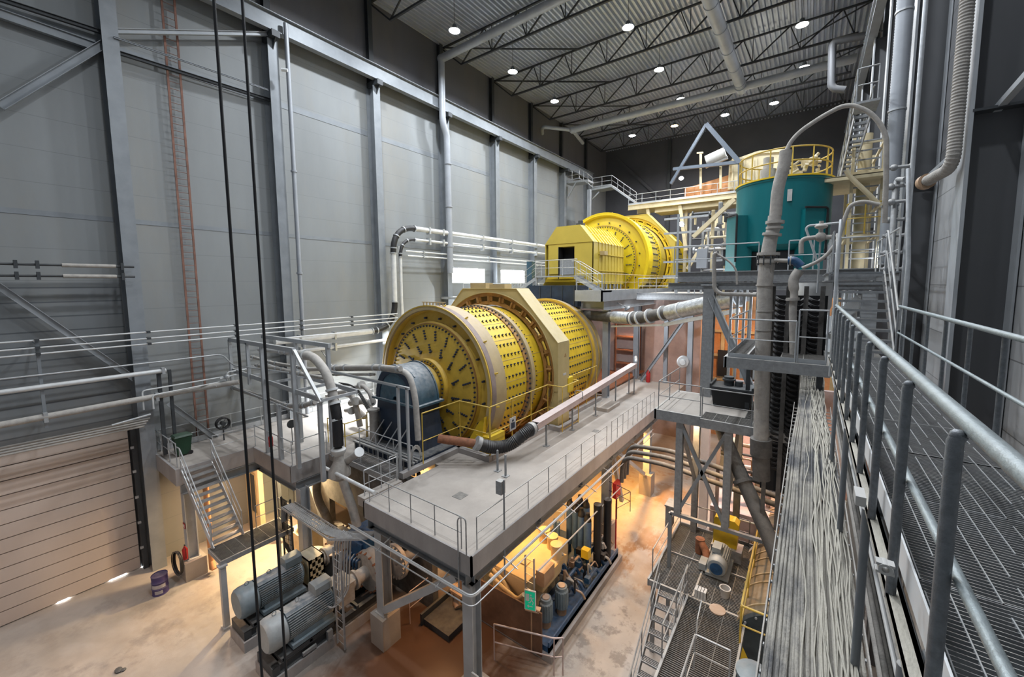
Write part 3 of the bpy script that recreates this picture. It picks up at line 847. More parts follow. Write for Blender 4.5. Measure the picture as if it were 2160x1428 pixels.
# concrete curb around the mill pit, plinth of the ring housing
t = thing('curb', 'low grey concrete curb and plinths around the near yellow mill', 'curb', (-12, 14, ZM))
mb = MB()
mb.bx(-13.9, -11.75, 13.72, 13.98, ZM, ZM+.25); mb.bx(-11.98, -11.72, 13.98, 19.0, ZM, ZM+.25)
mb.bx(-11.98, -11.0, 18.9, 19.15, ZM, ZM+.25); mb.bx(-11.2, -10.95, 19.15, 20.7, ZM, ZM+.25); mb.bx(-11.98, -10.95, 20.7, 20.95, ZM, ZM+.25); mb.bx(-11.98, -11.72, 20.95, 26.0, ZM, ZM+.25)
mb.bx(-13.95, -13.7, 10.4, 13.98, ZM, ZM+.25)
part('curb_wall', mb, 'concrete_edge', t)
mb = MB(); mb.bx(-11.2, -10.2, 23.6, 25.6, ZM, ZM+.22); part('plinth', mb, 'concrete', t)

# ================================================================ ball mills
def mill(kind):
    near = kind == 'near'
    if near:
        cx, cz, y0, R0, Rs = -16.35, 8.72, 14.4, 4.17, 3.92
        yb, yf, yr, y1 = 15.65, 18.25, 19.25, 27.3
        A, hw = 5.0, 2.15
        t = thing('ball_mill', 'huge yellow ball mill with bolted end plate, dusty tan bands, nearer one', 'mill', (cx, 20, ZM-1.2))
        shell, face, rim, hs, inn = 'yellow', 'yellow_dirty', 'tan', 'tan_plate', 'ochre_brown'
        thick = 1.15
    else:
        cx, cz, y0, R0, Rs = -16.3, 16.2, 35.9, 4.42, 4.1
        yb, yf, yr, y1 = 37.2, 40.2, 42.2, 50.5
        A, hw = 4.95, 2.1
        t = thing('ball_mill', 'far bright yellow ball mill with ring housing on the raised platform', 'mill', (cx, 42, ZM+7))
        shell, face, rim, hs, inn = 'hut_yellow', 'yellow_bright', 'yellow_bright', 'hut_yellow', 'yellow'
        thick = 1.3
    o = (cx, 0, cz); ax = (0, 1, 0)
    # end plate: shallow cone from the rim in towards the trunnion
    mb = MB(); mb.lathe([(R0-.16, y0+.10), (R0-.24, y0+.12), (R0-.30, y0+.42), (3.36, y0+.30), (3.27, y0+.12), (3.25, y0+.08), (1.42, y0-.06), (1.38, y0-.22), (1.12, y0-.26), (1.05, y0-1.6), (0, y0-1.6)], o, ax, 96)
    part('end_plate', mb, face, t)
    mb = MB(); mb.ring(o, ax, 3.235, 3.275, y0+.04, y0+.14, 96); part('plate_joint', mb, 'ochre_brown', t)
    mb = MB(); mb.ring(o, ax, 1.16, 1.40, y0-.34, y0-.2, 64); part('trunnion_flange', mb, face, t)
    # bolts on the end plate: two rings and the radial rows
    mb = MB()
    def onface(r, ang, h=.09, br=.058):
        yy = y0-.06+.14*(r-1.42)/1.83 if r < 3.25 else y0+.30
        c = V(cx+r*sin(ang), yy, cz+r*cos(ang))
        mb.cyl(c+V(0, .03, 0), c-V(0, h, 0), br, br*.8, 6)
    for i in range(80): onface(3.12, 2*pi*i/80, .08, .055)
    for i in range(20): onface(3.55, 2*pi*(i+.5)/20, .14, .065)
    for i in range(20):
        a = 2*pi*(i+.5)/20
        for k, r in enumerate((2.86, 2.72, 2.58, 2.44)): onface(r, a+.012*k)
    for i in range(14):
        a = 2*pi*i/14
        for k, r in enumerate((2.12, 1.99, 1.86, 1.73)): onface(r, a+.02*k)
        onface(1.80, a+.10)
    for i in range(36):
        a = 2*pi*i/36; c = V(cx+1.28*sin(a), y0-.34, cz+1.28*cos(a)); mb.cyl(c, c-V(0, .07, 0), .04, n=6)
    part('face_bolt', mb, 'bolt', t, kind='stuff')
    # rim guard
    mb = MB(); mb.ring(o, ax, R0-.2, R0+.0, y0, yb, 96); part('rim_guard', mb, rim, t)
    mb = MB(); mb.ring(o, ax, R0-.22, R0+.03, y0+.10, y0+.42, 96); part('rim_band', mb, 'mauve_band' if near else rim, t)
    mb = MB()
    for i in range(16):
        a = 2*pi*(i+.4)/16; c = V(cx+(R0+.04)*sin(a), y0+.5, cz+(R0+.04)*cos(a)); mb.bar(c-V(sin(a)*.05, .1, cos(a)*.05), c+V(sin(a)*.06, .1, cos(a)*.06), .05, .08)
    mb.ring(o, ax, R0-.02, R0+.05, y0-.02, y0+.05, 96)
    part('guard_lug', mb, 'yellow_dirty' if near else face, t)
    # shell
    mb = MB(); mb.lathe([(Rs-.02, yb-.3), (Rs, yb), (Rs, y1-1.2), (Rs-.02, y1-.9)], o, ax, 96); part('shell', mb, shell, t)
    mb = MB(); mb.lathe([(Rs, yf-.16), (Rs+.16, yf-.14), (Rs+.16, yf+.14), (Rs, yf+.16)], o, ax, 96); part('shell_flange', mb, rim, t)
    mb = MB(); mb.ring(o, ax, Rs-.01, Rs+.06, yf-.5, yf-.22, 96); part('bolt_band', mb, 'ochre_brown' if near else 'yellow', t)
    mb = MB()
    for i in range(90):
        a = 2*pi*i/90; c = V(cx+(Rs+.05)*sin(a), yf-.3, cz+(Rs+.05)*cos(a)); mb.cyl(c, c+V(sin(a)*.09, 0, cos(a)*.09), .05, n=6)
    for i in range(90):
        a = 2*pi*i/90; c = V(cx+(Rs)*sin(a), yf+.45, cz+(Rs)*cos(a)); mb.cyl(c, c+V(sin(a)*.06, 0, cos(a)*.06), .03, n=6)
    part('flange_bolt', mb, 'bolt', t, kind='stuff')
    mb = MB()
    n = 44
    rows = [yb+.25+.31*k for k in range(8)]+[yr+thick+.9+.33*k for k in range(14)]
    rows = [r for r in rows if r < y1-1.3 and abs(r-yf) > .25]
    for i in range(n):
        a = 2*pi*i/n
        s_ = V(sin(a), 0, cos(a)); tt = V(cos(a), 0, -sin(a))
        if s_.z < -.75: continue
        for y in rows:
            c = V(cx, y, cz)+s_*Rs
            mb.cyl(c, c+s_*.10, .048, .035, 6); mb.bar(c+s_*.02, c+s_*.02+tt*.11+V(0, .04, 0), .035, .035)
    part('shell_bolt', mb, 'bolt', t, kind='stuff')
    # seams of the liner plates
    mb = MB()
    for i in range(0, n, 2):
        a = 2*pi*(i+.5)/n; s_ = V(sin(a), 0, cos(a))
        mb.bar(V(cx, yb, cz)+s_*(Rs+.002), V(cx, y1-1.2, cz)+s_*(Rs+.002), .02, .02, up=s_)
    part('plate_seam', mb, rim, t)
    # ring housing: chamfered frame, recessed ring with slots
    zb = (ZM+.0) if near else ZM+7.7
    P = [(cx-A, zb), (cx-A, cz+2.0), (cx-hw, cz+A), (cx+hw, cz+A), (cx+A, cz+2.0), (cx+A, zb)]
    ci = 4.78; ns_ = 48
    if not near: zb = ZM+7.7
    out = []
    # front plate as a strip from the circle to the polygon
    def hit(a):
        d = (sin(a), cos(a)); best = 1e9
        for i in range(len(P)):
            x0, z0 = P[i][0]-cx, P[i][1]-cz; x1, z1 = P[(i+1) % len(P)][0]-cx, P[(i+1) % len(P)][1]-cz
            den = d[0]*(z1-z0)-d[1]*(x1-x0)
            if abs(den) < 1e-9: continue
            k = (x0*(z1-z0)-z0*(x1-x0))/den; u = (x0*d[1]-z0*d[0])/den
            if k > 0 and -1e-6 <= u <= 1+1e-6: best = min(best, k)
        return best
    angs = sorted(set([2*pi*i/ns_ for i in range(ns_)]+[math.atan2(px-cx, pz-cz) % (2*pi) for px, pz in P]))
    angs = [a for a in angs if hit(a) < 50]
    for yy, nm in ((yr, 'housing_front'), (yr+thick, 'housing_rear')):
        mb = MB()
        vs = []; fs = []
        for k, a in enumerate(angs):
            h_ = max(hit(a), .01)
            ri = min(ci, h_-.04)
            for q in (0, .04):
                vs.append((cx+ri*sin(a), yy+q, cz+ri*cos(a))); vs.append((cx+h_*sin(a), yy+q, cz+h_*cos(a)))
        m2_ = len(angs)
        for k in range(m2_):
            a0 = 4*k; b0 = 4*((k+1) % m2_)
            for f in ((0, 1), (2, 3), (0, 2), (1, 3)):
                fs.append((a0+f[0], a0+f[1], b0+f[1], b0+f[0]))
        mb.add(vs, fs); part(nm, mb, 'tan_plate' if near else hs, t)
    mb = MB()
    for i in range(len(P)-1):
        (x0, z0), (x1, z1) = P[i], P[i+1]
        c = V(-(cx), 0, 0)
        d = V(x1-x0, 0, z1-z0).normalized(); nrm = V(-d.z, 0, d.x)
        if nrm.dot(V((x0+x1)/2-cx, 0, (z0+z1)/2-cz)) < 0: nrm = -nrm
        mb.prism([(x0, yr-.04, z0), (x1, yr-.04, z1), V(x1, yr-.04, z1)+nrm*.05, V(x0, yr-.04, z0)+nrm*.05], (0, thick+.12, 0))
    mb.ring(o, ax, ci, ci+.04, yr-.05, yr+thick, 96)
    part('housing_cover', mb, 'tan_plate' if near else hs, t)
    mb = MB()
    mb.ring(o, ax, ci-.22, ci, yr+.1, yr+.2, 96); mb.ring(o, ax, Rs+.12, Rs+.34, yr+.1, yr+.2, 96)
    for i in range(30):
        a = 2*pi*i/30; s_ = V(sin(a), 0, cos(a)); tt = V(cos(a), 0, -sin(a))
        c0 = V(cx, yr+.15, cz)+s_*(Rs+.3); c1 = V(cx, yr+.15, cz)+s_*(ci-.2)
        mb.bar(c0, c1, .1, .38, up=tt)
        mb.bar(c0+V(0, -.12, 0), c1+V(0, -.12, 0), .2, .05, up=tt)
    part('slotted_ring', mb, inn, t)
    mb = MB(); mb.ring(o, ax, Rs+.1, ci, yr+thick*.7, yr+thick*.75, 96); part('ring_core', mb, rim if near else 'hut_yellow', t)
    # far rim guard
    mb = MB(); mb.ring(o, ax, Rs+.02, R0+.02, y1-1.45, y1-.3, 96); part('rim_guard', mb, rim if near else face, t)
    mb = MB(); mb.ring(o, ax, R0-.1, R0+.05, y1-1.5, y1-1.4, 96); mb.ring(o, ax, R0-.1, R0+.05, y1-.9, y1-.84, 96); part('guard_edge', mb, 'yellow_dirty' if near else face, t)
    if near:
        mb = MB(); mb.bx(cx+3.4, cx+4.25, y0-.25, y0+.95, ZM-.5, ZM+.95); mb.prism([(cx+2.2, y0-.22, ZM-.5), (cx+3.6, y0-.22, ZM-.5), (cx+3.95, y0-.22, ZM+1.9), (cx+3.6, y0-.22, ZM+1.6)], (0, .25, 0)); part('lower_guard', mb, 'yellow', t)
        mb = MB(); mb.bx(cx+A-.35, cx+A+.1, yr+thick-.1, yr+thick+.5, ZM+1.9, ZM+2.75); part('side_door', mb, 'yellow_bright', t)
        mb = MB(); mb.bx(cx+A+.052, cx+A+.07, yr+.5, yr+.85, ZM+3.0, ZM+3.12); part('name_plate', mb, 'pvc_grey', t)
        mb = MB(); a_, c_ = V(cx+A+.055, yr+.75, cz+1.2), .12
        for k in range(3):
            u = 2*pi*k/3; u2 = 2*pi*(k+1)/3
            mb.bar(a_+V(0, sin(u)*c_, cos(u)*c_), a_+V(0, sin(u2)*c_, cos(u2)*c_), .02, .02)
        part('warning_mark', mb, 'ochre_brown', t)
        mb = MB(); mb.bx(cx-1.6, cx-.3, yr+.1, yr+.8, cz+A+.04, cz+A+.38); mb.bx(cx, cx+1.2, yr+.1, yr+.8, cz+A+.04, cz+A+.3); part('lifting_box', mb, 'tan', t)
        mb = MB()
        for k in range(7): mb.bx(cx-.9+k*.25, cx-.85+k*.25, y0+.4, y0+.45, cz+R0, cz+R0+.18)
        mb.tube([(cx-1.0, y0+.42, cz+R0+.18), (cx+.8, y0+.42, cz+R0+.18)], .03, 6)
        part('top_handle', mb, 'tan', t)
    return t
mill('near')
mill('far')
# pit under the near mill
mb = MB(); mb.bx(-20.6, -12.4, 14.0, 14.2, 0, 5.3); mb.bx(-20.6, -12.4, 27.3, 27.6, 0, 5.5); mb.bx(-20.8, -20.5, 14, 27.6, 0, 5.3)
solo('mill_foundation', mb, 'lamplit_concrete', 'massive concrete foundation walls standing under the near mill', 'wall')

# trunnion bearing, near mill
cx, cz = -16.35, 8.35
t = thing('trunnion_bearing', 'blue grey half round bearing cap on a dark navy pedestal before the near mill', 'bearing', (cx, 12.8, ZM))
mb = MB()
def arch(mb, r0, r1, y0, y1, n=24, z=cz):
    vs = []; fs = []
    for i in range(n+1):
        a = -pi/2+pi*i/n
        for y in (y0, y1):
            for r in (r0, r1):
                vs.append((cx+r*sin(a), y, z+r*1.12*cos(a)))
    for i in range(n):
        a0, b0 = 4*i, 4*(i+1)
        for f in ((0, 1), (1, 3), (3, 2), (2, 0)): fs.append((a0+f[0], a0+f[1], b0+f[1], b0+f[0]))
    fs += [(0, 1, 3, 2), (4*n, 4*n+1, 4*n+3, 4*n+2)]
    return mb.add(vs, fs)
arch(mb, .3, 1.55, 12.2, 13.5); part('bearing_cap', mb, 'cap_blue', t)
mb = MB(); arch(mb, .2, 1.22, 12.12, 12.2); part('cap_front', mb, 'cap_blue', t)
mb = MB(); arch(mb, 1.22, 1.5, 12.08, 12.2); part('cap_arch', mb, 'navy', t, 'dark arch band')
mb = MB(); arch(mb, 1.5, 1.6, 12.16, 12.24); arch(mb, 1.5, 1.6, 13.44, 13.52); mb.tube([(cx-.1, 12.45, cz+1.72), (cx+.75, 12.45, cz+1.5), (cx+1.1, 12.45, cz+1.25)], .04, 6, .2); part('cap_rib', mb, 'cap_blue', t)
mb = MB(); mb.bx(cx-1.75, cx+1.75, 12.0, 13.7, cz-.1, cz+.0); part('cap_flange', mb, 'cap_blue', t)
mb = MB(); mb.prism([(cx-1.4, 12.1, cz-.1), (cx+1.4, 12.1, cz-.1), (cx+1.75, 12.1, ZM+.35), (cx-1.75, 12.1, ZM+.35)], (0, 1.5, 0)); part('pedestal', mb, 'navy', t)
mb = MB(); mb.bx(cx-2.1, cx+2.4, 11.2, 14, ZM-.1, ZM+.35)
part('base_frame', mb, 'navy', t)
mb = MB()
for k in range(12): mb.bx(cx-2.1+k*.38, cx-2.04+k*.38, 11.14, 11.2, ZM-.3, ZM+.35)
mb.bx(cx-2.15, cx+2.45, 11.1, 11.2, ZM+.33, ZM+.40); mb.bx(cx-2.15, cx+2.45, 11.3, 11.36, ZM+.33, ZM+.42); mb.bx(cx-2.15, cx+2.45, 11.5, 11.56, ZM+.33, ZM+.42)
part('frame_rib', mb, 'galv_old', t)
mb = MB()
for k in range(4):
    x = cx-1.1+k*.62; mb.tube([(x, 11.3, ZM+.4), (x+.45, 11.9, cz-1.0)], .03, 6); 
part('tie_rod', mb, 'galv', t)
mb = MB(); mb.cyl((cx-1.35, 11.8, ZM+.35), (cx-1.35, 11.8, ZM+1.9), .22, n=14); mb.cyl((cx-1.35, 11.8, ZM+1.9), (cx-1.35, 11.8, ZM+2.0), .3, n=14); part('lube_tank', mb, 'dusty', t)
# pipe goose neck beside the bearing
mb = MB(); mb.tube([at(700, 778, Y=11.2), at(800, 776, Y=11.2), at(862, 785, Y=11.2), at(876, 835, Y=11.2), at(882, 928, Y=11.2)], .13, 12, .5)
solo('bent_pipe', mb, 'dusty', 'dusty pipe bending down in front of the blue bearing cap', 'pipe')

# yellow guard railing round the near mill
t = railing('yellow guard railing with kick frame in front of the near mill', [(-13.75, 11.55, ZM), (-13.75, 13.9, ZM), (-11.85, 13.9, ZM)], 2.55, 1.9, 'yellow_rail', .03, toe=False, mid=(.5, .05))
t = railing('yellow guard railing along the side of the near mill', [(-11.85, 13.95, ZM), (-11.85, 19.0, ZM), (-10.9, 19.0, ZM), (-10.9, 20.9, ZM), (-11.85, 20.9, ZM), (-11.85, 25.4, ZM)], 2.55, 1.7, 'yellow_rail', .03, toe=False, mid=(.5, .05))
mb = MB(); mb.bx(-11.83, -11.81, 15.4, 15.9, ZM+.95, ZM+1.6)
s_ = solo('warning_sign', mb, 'pvc_grey', 'small square warning sign on the yellow guard railing', 'sign')
mb = MB(); mb.bx(-11.81, -11.80, 15.5, 15.8, ZM+1.05, ZM+1.35); mb.bar((-11.80, 15.65, ZM+1.4), (-11.80, 15.65, ZM+1.5), .01, .12); part('sign_picture', mb, 'navy', s_)
mb = MB(); 
for k in range(6): mb.tube([V(-14.0, 11.35, ZM+.95)+V(.0, .0+.24*cos(a)*(1+k*.05), -.45+.45*sin(a)+k*.03) for a in [2*pi*i/16 for i in range(17)]], .016, 6)
solo('coiled_cable', mb, 'pvc_grey', 'coil of pale cable hung on the yellow railing', 'cable')

# ================================================================ chute with rubber bend
t = thing('launder_chute', 'pale pinkish open chute sloping past the near mill on thin legs', 'chute', (-10.4, 20, ZM))
c0 = at(1337, 772, X=-10.6); c1 = at(1120, 905, X=-10.6)
mb = MB(); d_ = (c1-c0)
for k in (-1, 1): mb.bar(c0+V(k*.2, 0, .05), c1+V(k*.2, 0, .05), .03, .28)
mb.bar(c0-V(0, 0, .08), c1-V(0, 0, .08), .42, .04)
part('trough', mb, 'pale_chute', t)
mb = MB(); mb.bar(c0+V(0, 0, .2), c0+(c1-c0)*.97+V(0, 0, .2), .46, .03); part('chute_lid', mb, 'pale_chute', t)
mb = MB(); q = c0+(c1-c0)*.66
mb.tube([q+V(-.25, .2, .1), q+V(-.25, .2, .55), q+V(.25, .2, .55), q+V(.25, .2, .1)], .025, 6, .15)
part('lifting_hoop', mb, 'galv_old', t)
for f in (.03, .25, .48, .70, .90):
    p = c0+(c1-c0)*f
    for k in ((-.2, .2) if f < .1 else (0,)):
        mb = MB(); mb.bar((p.x+k, p.y, ZM), (p.x+k, p.y, p.z-.1), .07, .07); mb.bx(p.x+k-.13, p.x+k+.13, p.y-.13, p.y+.13, ZM, ZM+.03); part('leg', mb, 'steel', t)
mb = MB(); mb.tube([c0+V(.0, .3, -.1), c0+V(.05, .3, .35), c0+V(-.2, .9, .5)], .14, 10, .1); part('inlet_pipe', mb, 'galv', t)
h = thing('rubber_hose', 'thick black rubber bend joining the chute to the rusty pipe', 'hose', (-11, 13.5, 6.8))
pts = [c1+V(0, .2, 0), c1+(c1-c0).normalized()*.3, at(1075, 940, X=-11.2), at(1040, 945, X=-11.6), at(1005, 935, X=-12.0)]
mb = MB(); ribbed(mb, pts, .30, .16, .03, 16, .5); part('hose_body', mb, 'rubber', h)
mb = MB(); mb.tube([at(1012, 937, X=-11.9), at(1004, 934, X=-12.0)], .33, 16); mb.tube([c1+V(0, .1, 0), c1+V(0, .0, 0)+(c1-c0).normalized()*.12], .33, 16); part('hose_clamp', mb, 'galv_old', h)
mb = MB(); mb.tube([at(1012, 937, X=-12.0), at(925, 925, X=-13.6)], .2, 12); solo('rusty_pipe', mb, 'rust', 'short rusty orange pipe feeding the black rubber bend', 'pipe')
for i, (x, y, l) in enumerate(((-10.9, 13.3, 'left foot of the black rubber bend'), (-10.3, 13.1, 'right foot of the black rubber bend'))):
    mb = MB(); mb.bar((x, y, ZM), (x, y, 6.75), .07, .07); mb.bx(x-.13, x+.13, y-.13, y+.13, ZM, ZM+.03); solo('support_leg', mb, 'steel', 'dark thin support, '+l, 'post')
# ================================================================ left mezzanine with stairs
YE = 8.3
t = thing('mezzanine_deck', 'pale concrete side deck with the green bin, between wall and near mill', 'platform', (-22, 12, 0))
mb = MB(); mb.bx(-26.5, -22.85, 5.2, YE, ZM-.3, ZM); mb.bx(-26.5, -18.9, YE, 13.9, ZM-.3, ZM); mb.bx(-26.5, -21.0, 13.9, 34, ZM-.3, ZM); mb.bx(-18.9, -17.6, 10.0, 14.0, ZM-.3, ZM); part('slab', mb, 'white_floor' if 'white_floor' in M else 'concrete', t)
mb = MB(); mb.bx(-26.5, -22.85, 5.12, 5.2, ZM-.75, ZM+.02); mb.bx(-22.85, -22.77, 5.12, YE, ZM-.75, ZM+.02); mb.bx(-22.85, -18.85, YE-.08, YE, ZM-.75, ZM+.02); mb.bx(-18.9, -18.82, YE-.08, 10.2, ZM-.75, ZM+.02)
part('edge_beam', mb, 'concrete_edge', t)
mb = MB(); mb.ibeam((-18.95, YE+.15, ZM-1.0), (-18.95, 14, ZM-1.0), .3, .45); mb.ibeam((-22.9, 5.3, ZM-1.0), (-22.9, 14, ZM-1.0), .3, .45); mb.ibeam((-26, YE+.2, ZM-1.0), (-19, YE+.2, ZM-1.0), .3, .45)
part('floor_beam', mb, 'steel', t)
mcol(-18.75, 8.65, 'grey column under the side deck corner, beside the cable ladder', foot=.3, fw=.6)
t = mcol(-23.9, 5.75, 'pale column under the bin deck with a fire sign', foot=.9, fw=.85, m='steel_light')
mb = MB(); mb.bx(-23.98, -23.72, 5.50, 5.52, 2.5, 2.75); part('fire_sign', mb, 'red', t)
mb = MB(); mb.bx(-23.93, -23.87, 5.49, 5.5, 2.55, 2.7); mb.bx(-23.83, -23.77, 5.49, 5.5, 2.55, 2.7); part('sign_picture', mb, 'white', t)
t = thing('fire_extinguisher', 'red fire extinguisher hung on the pale column under the bin', 'extinguisher', (-23.65, 5.45, 1.1))
mb = MB(); mb.lathe([(0, 0), (.1, .01), (.11, .5), (.05, .6), (.03, .66), (0, .66)], (-23.6, 5.40, 1.1), (0, 0, 1), 14); part('bottle', mb, 'red', t)
mb = MB(); mb.bar((-23.64, 5.40, 1.8), (-23.5, 5.40, 1.82), .03, .03); mb.tube([(-23.6, 5.40, 1.76), (-23.45, 5.40, 1.6), (-23.47, 5.40, 1.2)], .012, 6); part('valve', mb, 'black', t)
def coil(name, label, c, r, nrm, m='rubber', n=7, tr=.018):
    c = Vector(c); nrm = Vector(nrm).normalized(); a = nrm.cross(V(0, 0, 1)).normalized(); b = nrm.cross(a)
    mb = MB()
    for k in range(n):
        rr = r*(1-.05*random.random()); ph = random.random()*.2
        pts = [c+nrm*(k*.02)+a*(rr*cos(u)*(.75+ph))+b*(rr*sin(u)*(1.1+ph*.5)) for u in [2*pi*i/18 for i in range(18)]]
        mb.tube(pts, tr, 6, closed=True)
    return solo(name, mb, m, label, 'hose')
coil('coiled_hose', 'dark hose coiled against the pale column near the drum', (-23.75, 5.2, 1.0), .5, (.15, -1, 0))
# drum
t = thing('oil_drum', 'purple steel drum with torn white label standing by the door', 'drum', (-23.7, 4.45, 0))
mb = MB(); mb.lathe([(0, 0), (.29, 0), (.3, .02), (.29, .04), (.29, .28), (.305, .3), (.29, .32), (.29, .58), (.305, .6), (.29, .62), (.29, .86), (.3, .88), (.29, .9), (.28, .86), (0, .86)], (-23.7, 4.45, 0), (0, 0, 1), 28); part('drum_body', mb, 'drum_purple', t)
mb = MB(); mb.ring((-23.7, 4.45, 0), (0, 0, 1), .288, .296, .36, .52, 10, -.4, 1.4, ref=(.6, -.8, 0)); mb.ring((-23.7, 4.45, 0), (0, 0, 1), .288, .296, .1, .25, 8, .0, 1.0, ref=(.6, -.8, 0)); part('drum_label', mb, 'drum_paper', t)
# bin
t = thing('wheeled_bin', 'dark green wheeled refuse bin on the side deck behind the stairs', 'bin', (-24.7, 5.9, ZM))
def frustum(mb, c, a0, b0, a1, b1, z0, z1):
    x, y = c
    vs = [(x-a0, y-b0, z0), (x+a0, y-b0, z0), (x+a0, y+b0, z0), (x-a0, y+b0, z0), (x-a1, y-b1, z1), (x+a1, y-b1, z1), (x+a1, y+b1, z1), (x-a1, y+b1, z1)]
    return mb.add(vs, [(0, 3, 2, 1), (4, 5, 6, 7), (0, 1, 5, 4), (1, 2, 6, 5), (2, 3, 7, 6), (3, 0, 4, 7)])
mb = MB(); frustum(mb, (-24.7, 5.9), .24, .24, .29, .33, ZM+.06, ZM+.95); part('bin_body', mb, 'green_bin', t)
mb = MB(); frustum(mb, (-24.7, 5.9), .32, .36, .27, .3, ZM+.95, ZM+1.03); mb.cyl((-24.95, 6.26, ZM+.95), (-24.45, 6.26, ZM+.95), .03, n=8); part('bin_lid', mb, 'green_bin', t)
for k in (-.22, .22):
    mb = MB(); mb.cyl((-24.7+k-.03, 6.15, ZM+.1), (-24.7+k+.03, 6.15, ZM+.1), .1, n=14); part('wheel', mb, 'rubber', t)
railing('light railing around the corner of the bin deck', [(-26.3, 5.28, ZM), (-23.1, 5.28, ZM)], 1.1, 1.2, 'galv', toe=False)
railing('light railing from the stair top along the stair opening', [(-22.9, 6.6, ZM), (-22.9, YE+.08, ZM), (-19.0, YE+.08, ZM), (-19.0, 10.0, ZM)], 1.1, 1.3, 'galv', toe=False)
railing('light railing at the back of the side deck along the wall', [(-26.1, 5.4, ZM), (-26.1, 17.5, ZM)], 1.1, 1.6, 'galv', toe=True, toe_h=.3)
stairs('grey steel stairs from the grating landing up to the bin deck', (-20.25, 6.1, 2.98), (-22.75, 5.9, 5.78), 1.15, 12)
# landing
t = thing('landing_platform', 'brown grating landing on a single grey post above the motors', 'platform', (-19.6, 6.8, 0))
mb = MB(); grate(mb, -20.3, -18.95, 5.45, 8.2, 2.9, .06, 'y', .4, .04, .014); part('grating', mb, 'dusty_dark', t)
mb = MB()
for x in (-20.32, -18.93): mb.chan((x, 5.4, 2.8), (x, 8.25, 2.8), .06, .2, .01)
for y in (5.42, 8.22): mb.bar((-20.3, y, 2.8), (-18.95, y, 2.8), .02, .2)
part('frame', mb, 'galv_old', t)
mb = MB(); mb.bar((-18.95, 5.45, .1), (-18.95, 5.45, 2.72), .2, .2); mb.bx(-19.12, -18.78, 5.3, 5.6, 0, .1); mb.bx(-19.1, -18.8, 5.3, 5.6, 2.68, 2.74); part('leg', mb, 'steel_light', t)
mb = MB(); mb.bar((-20.2, 8.1, 0), (-20.2, 8.1, 2.72), .12, .12); mb.bar((-18.95, 8.1, 0), (-18.95, 8.1, 2.72), .12, .12); part('rear_leg', mb, 'steel_light', t)
railing('railing at the foot of the grey steel stairs on the landing', [(-20.25, 5.5, 2.9), (-20.25, 5.55, 2.9)], 1.1, 1, 'galv', toe=False)
railing('thin railing behind the brown grating landing', [(-20.2, 7.2, 2.9), (-20.2, 8.15, 2.9), (-19.0, 8.15, 2.9)], 1.1, 1.2, 'galv_old', .02, toe=False)

# ---------------------------------------------------------------- lit rooms under the decks
t = thing('pump_bay_wall', 'dark stained concrete wall behind the pumps with a lit opening', 'wall', (-16, 11.6, 0))
mb = MB(); mb.bx(-23.2, -20.7, 10.9, 11.2, 0, 5.5); mb.bx(-20.7, -18.5, 10.9, 11.2, 2.55, 5.5); mb.bx(-18.5, -12.6, 10.9, 11.2, 0, 5.5); mb.bx(-20.7, -18.5, 10.9, 11.2, 0, 1.2)
part('wall_panel', mb, 'dusty_dark', t)
mb = MB(); mb.bx(-26.3, -19.3, 13.2, 13.5, 0, 5.4); mb.bx(-19.4, -12.6, 13.7, 13.9, 0, 5.4); solo('cellar_wall', mb, 'lamplit_concrete', 'wall coloured ochre for warm lamplight, seen through the stair opening', 'wall')
t = thing('wall_door', 'narrow dark door in the lit wall left of the pale column', 'door', (-25.4, 8.9, 0))
mb = MB(); mb.bx(-26.3, -24.6, 9.0, 9.25, 0, 5.1); part('door_wall', mb, 'lamplit_concrete', t)
mb = MB(); mb.bx(-25.5, -25.0, 8.95, 9.0, 1.2, 3.4); part('door_leaf', mb, 'steel_dark', t)
mb = MB(); mb.bx(-25.6, -24.9, 8.97, 8.99, 1.1, 3.5); part('door_frame', mb, 'tan', t)
mb = MB(); mb.tube([(-23.3, 6.3, 0.2), (-23.3, 6.3, 5)], .12, 12); mb.tube([(-23.3, 6.3, .6), (-23.0, 6.3, .3)], .12, 12); solo('orange_pipe', mb, 'orange_brick', 'vertical orange pipe beside the pale column under the stairs', 'pipe')
beam_thing('cellar_brace', 'diagonal steel brace in the lit space under the side deck', (-22.6, 10.4, 5.2), (-19.6, 10.4, .3), .25, .25, 'steel_light')
beam_thing('cellar_brace', 'dark upright tube in the lit space under the stair opening', (-23.2, 9.4, 5.2), (-22.9, 9.4, .3), .16, .16, 'steel_dark', kind='b')
mb = MB(); mb.bx(-21.8, -20.6, 9.2, 10.4, 0, 1.3); mb.cyl((-21.2, 9.8, 1.3), (-21.2, 9.8, 2.0), .35, n=16); solo('cellar_machine', mb, 'pale_yellow', 'pale machine block glowing in the lamp light under the landing', 'machine')
for i, (x, z, l) in enumerate(((-18.4, 1.5, 'left'), (-17.6, 1.7, 'right'))):
    t = thing('pump_drum', 'dusty round lidded vessel behind the farther motor, %s one' % l, 'vessel', (x, 8.7+i*.5, 0))
    mb = MB(); mb.cyl((x, 8.8+i*.5, 0), (x, 8.8+i*.5, z), .42, n=20); part('vessel_body', mb, 'dusty_dark', t)
    mb = MB(); mb.cyl((x, 8.8+i*.5, z), (x, 8.8+i*.5, z+.06), .5, n=20); part('lid', mb, 'copper_pipe', t)

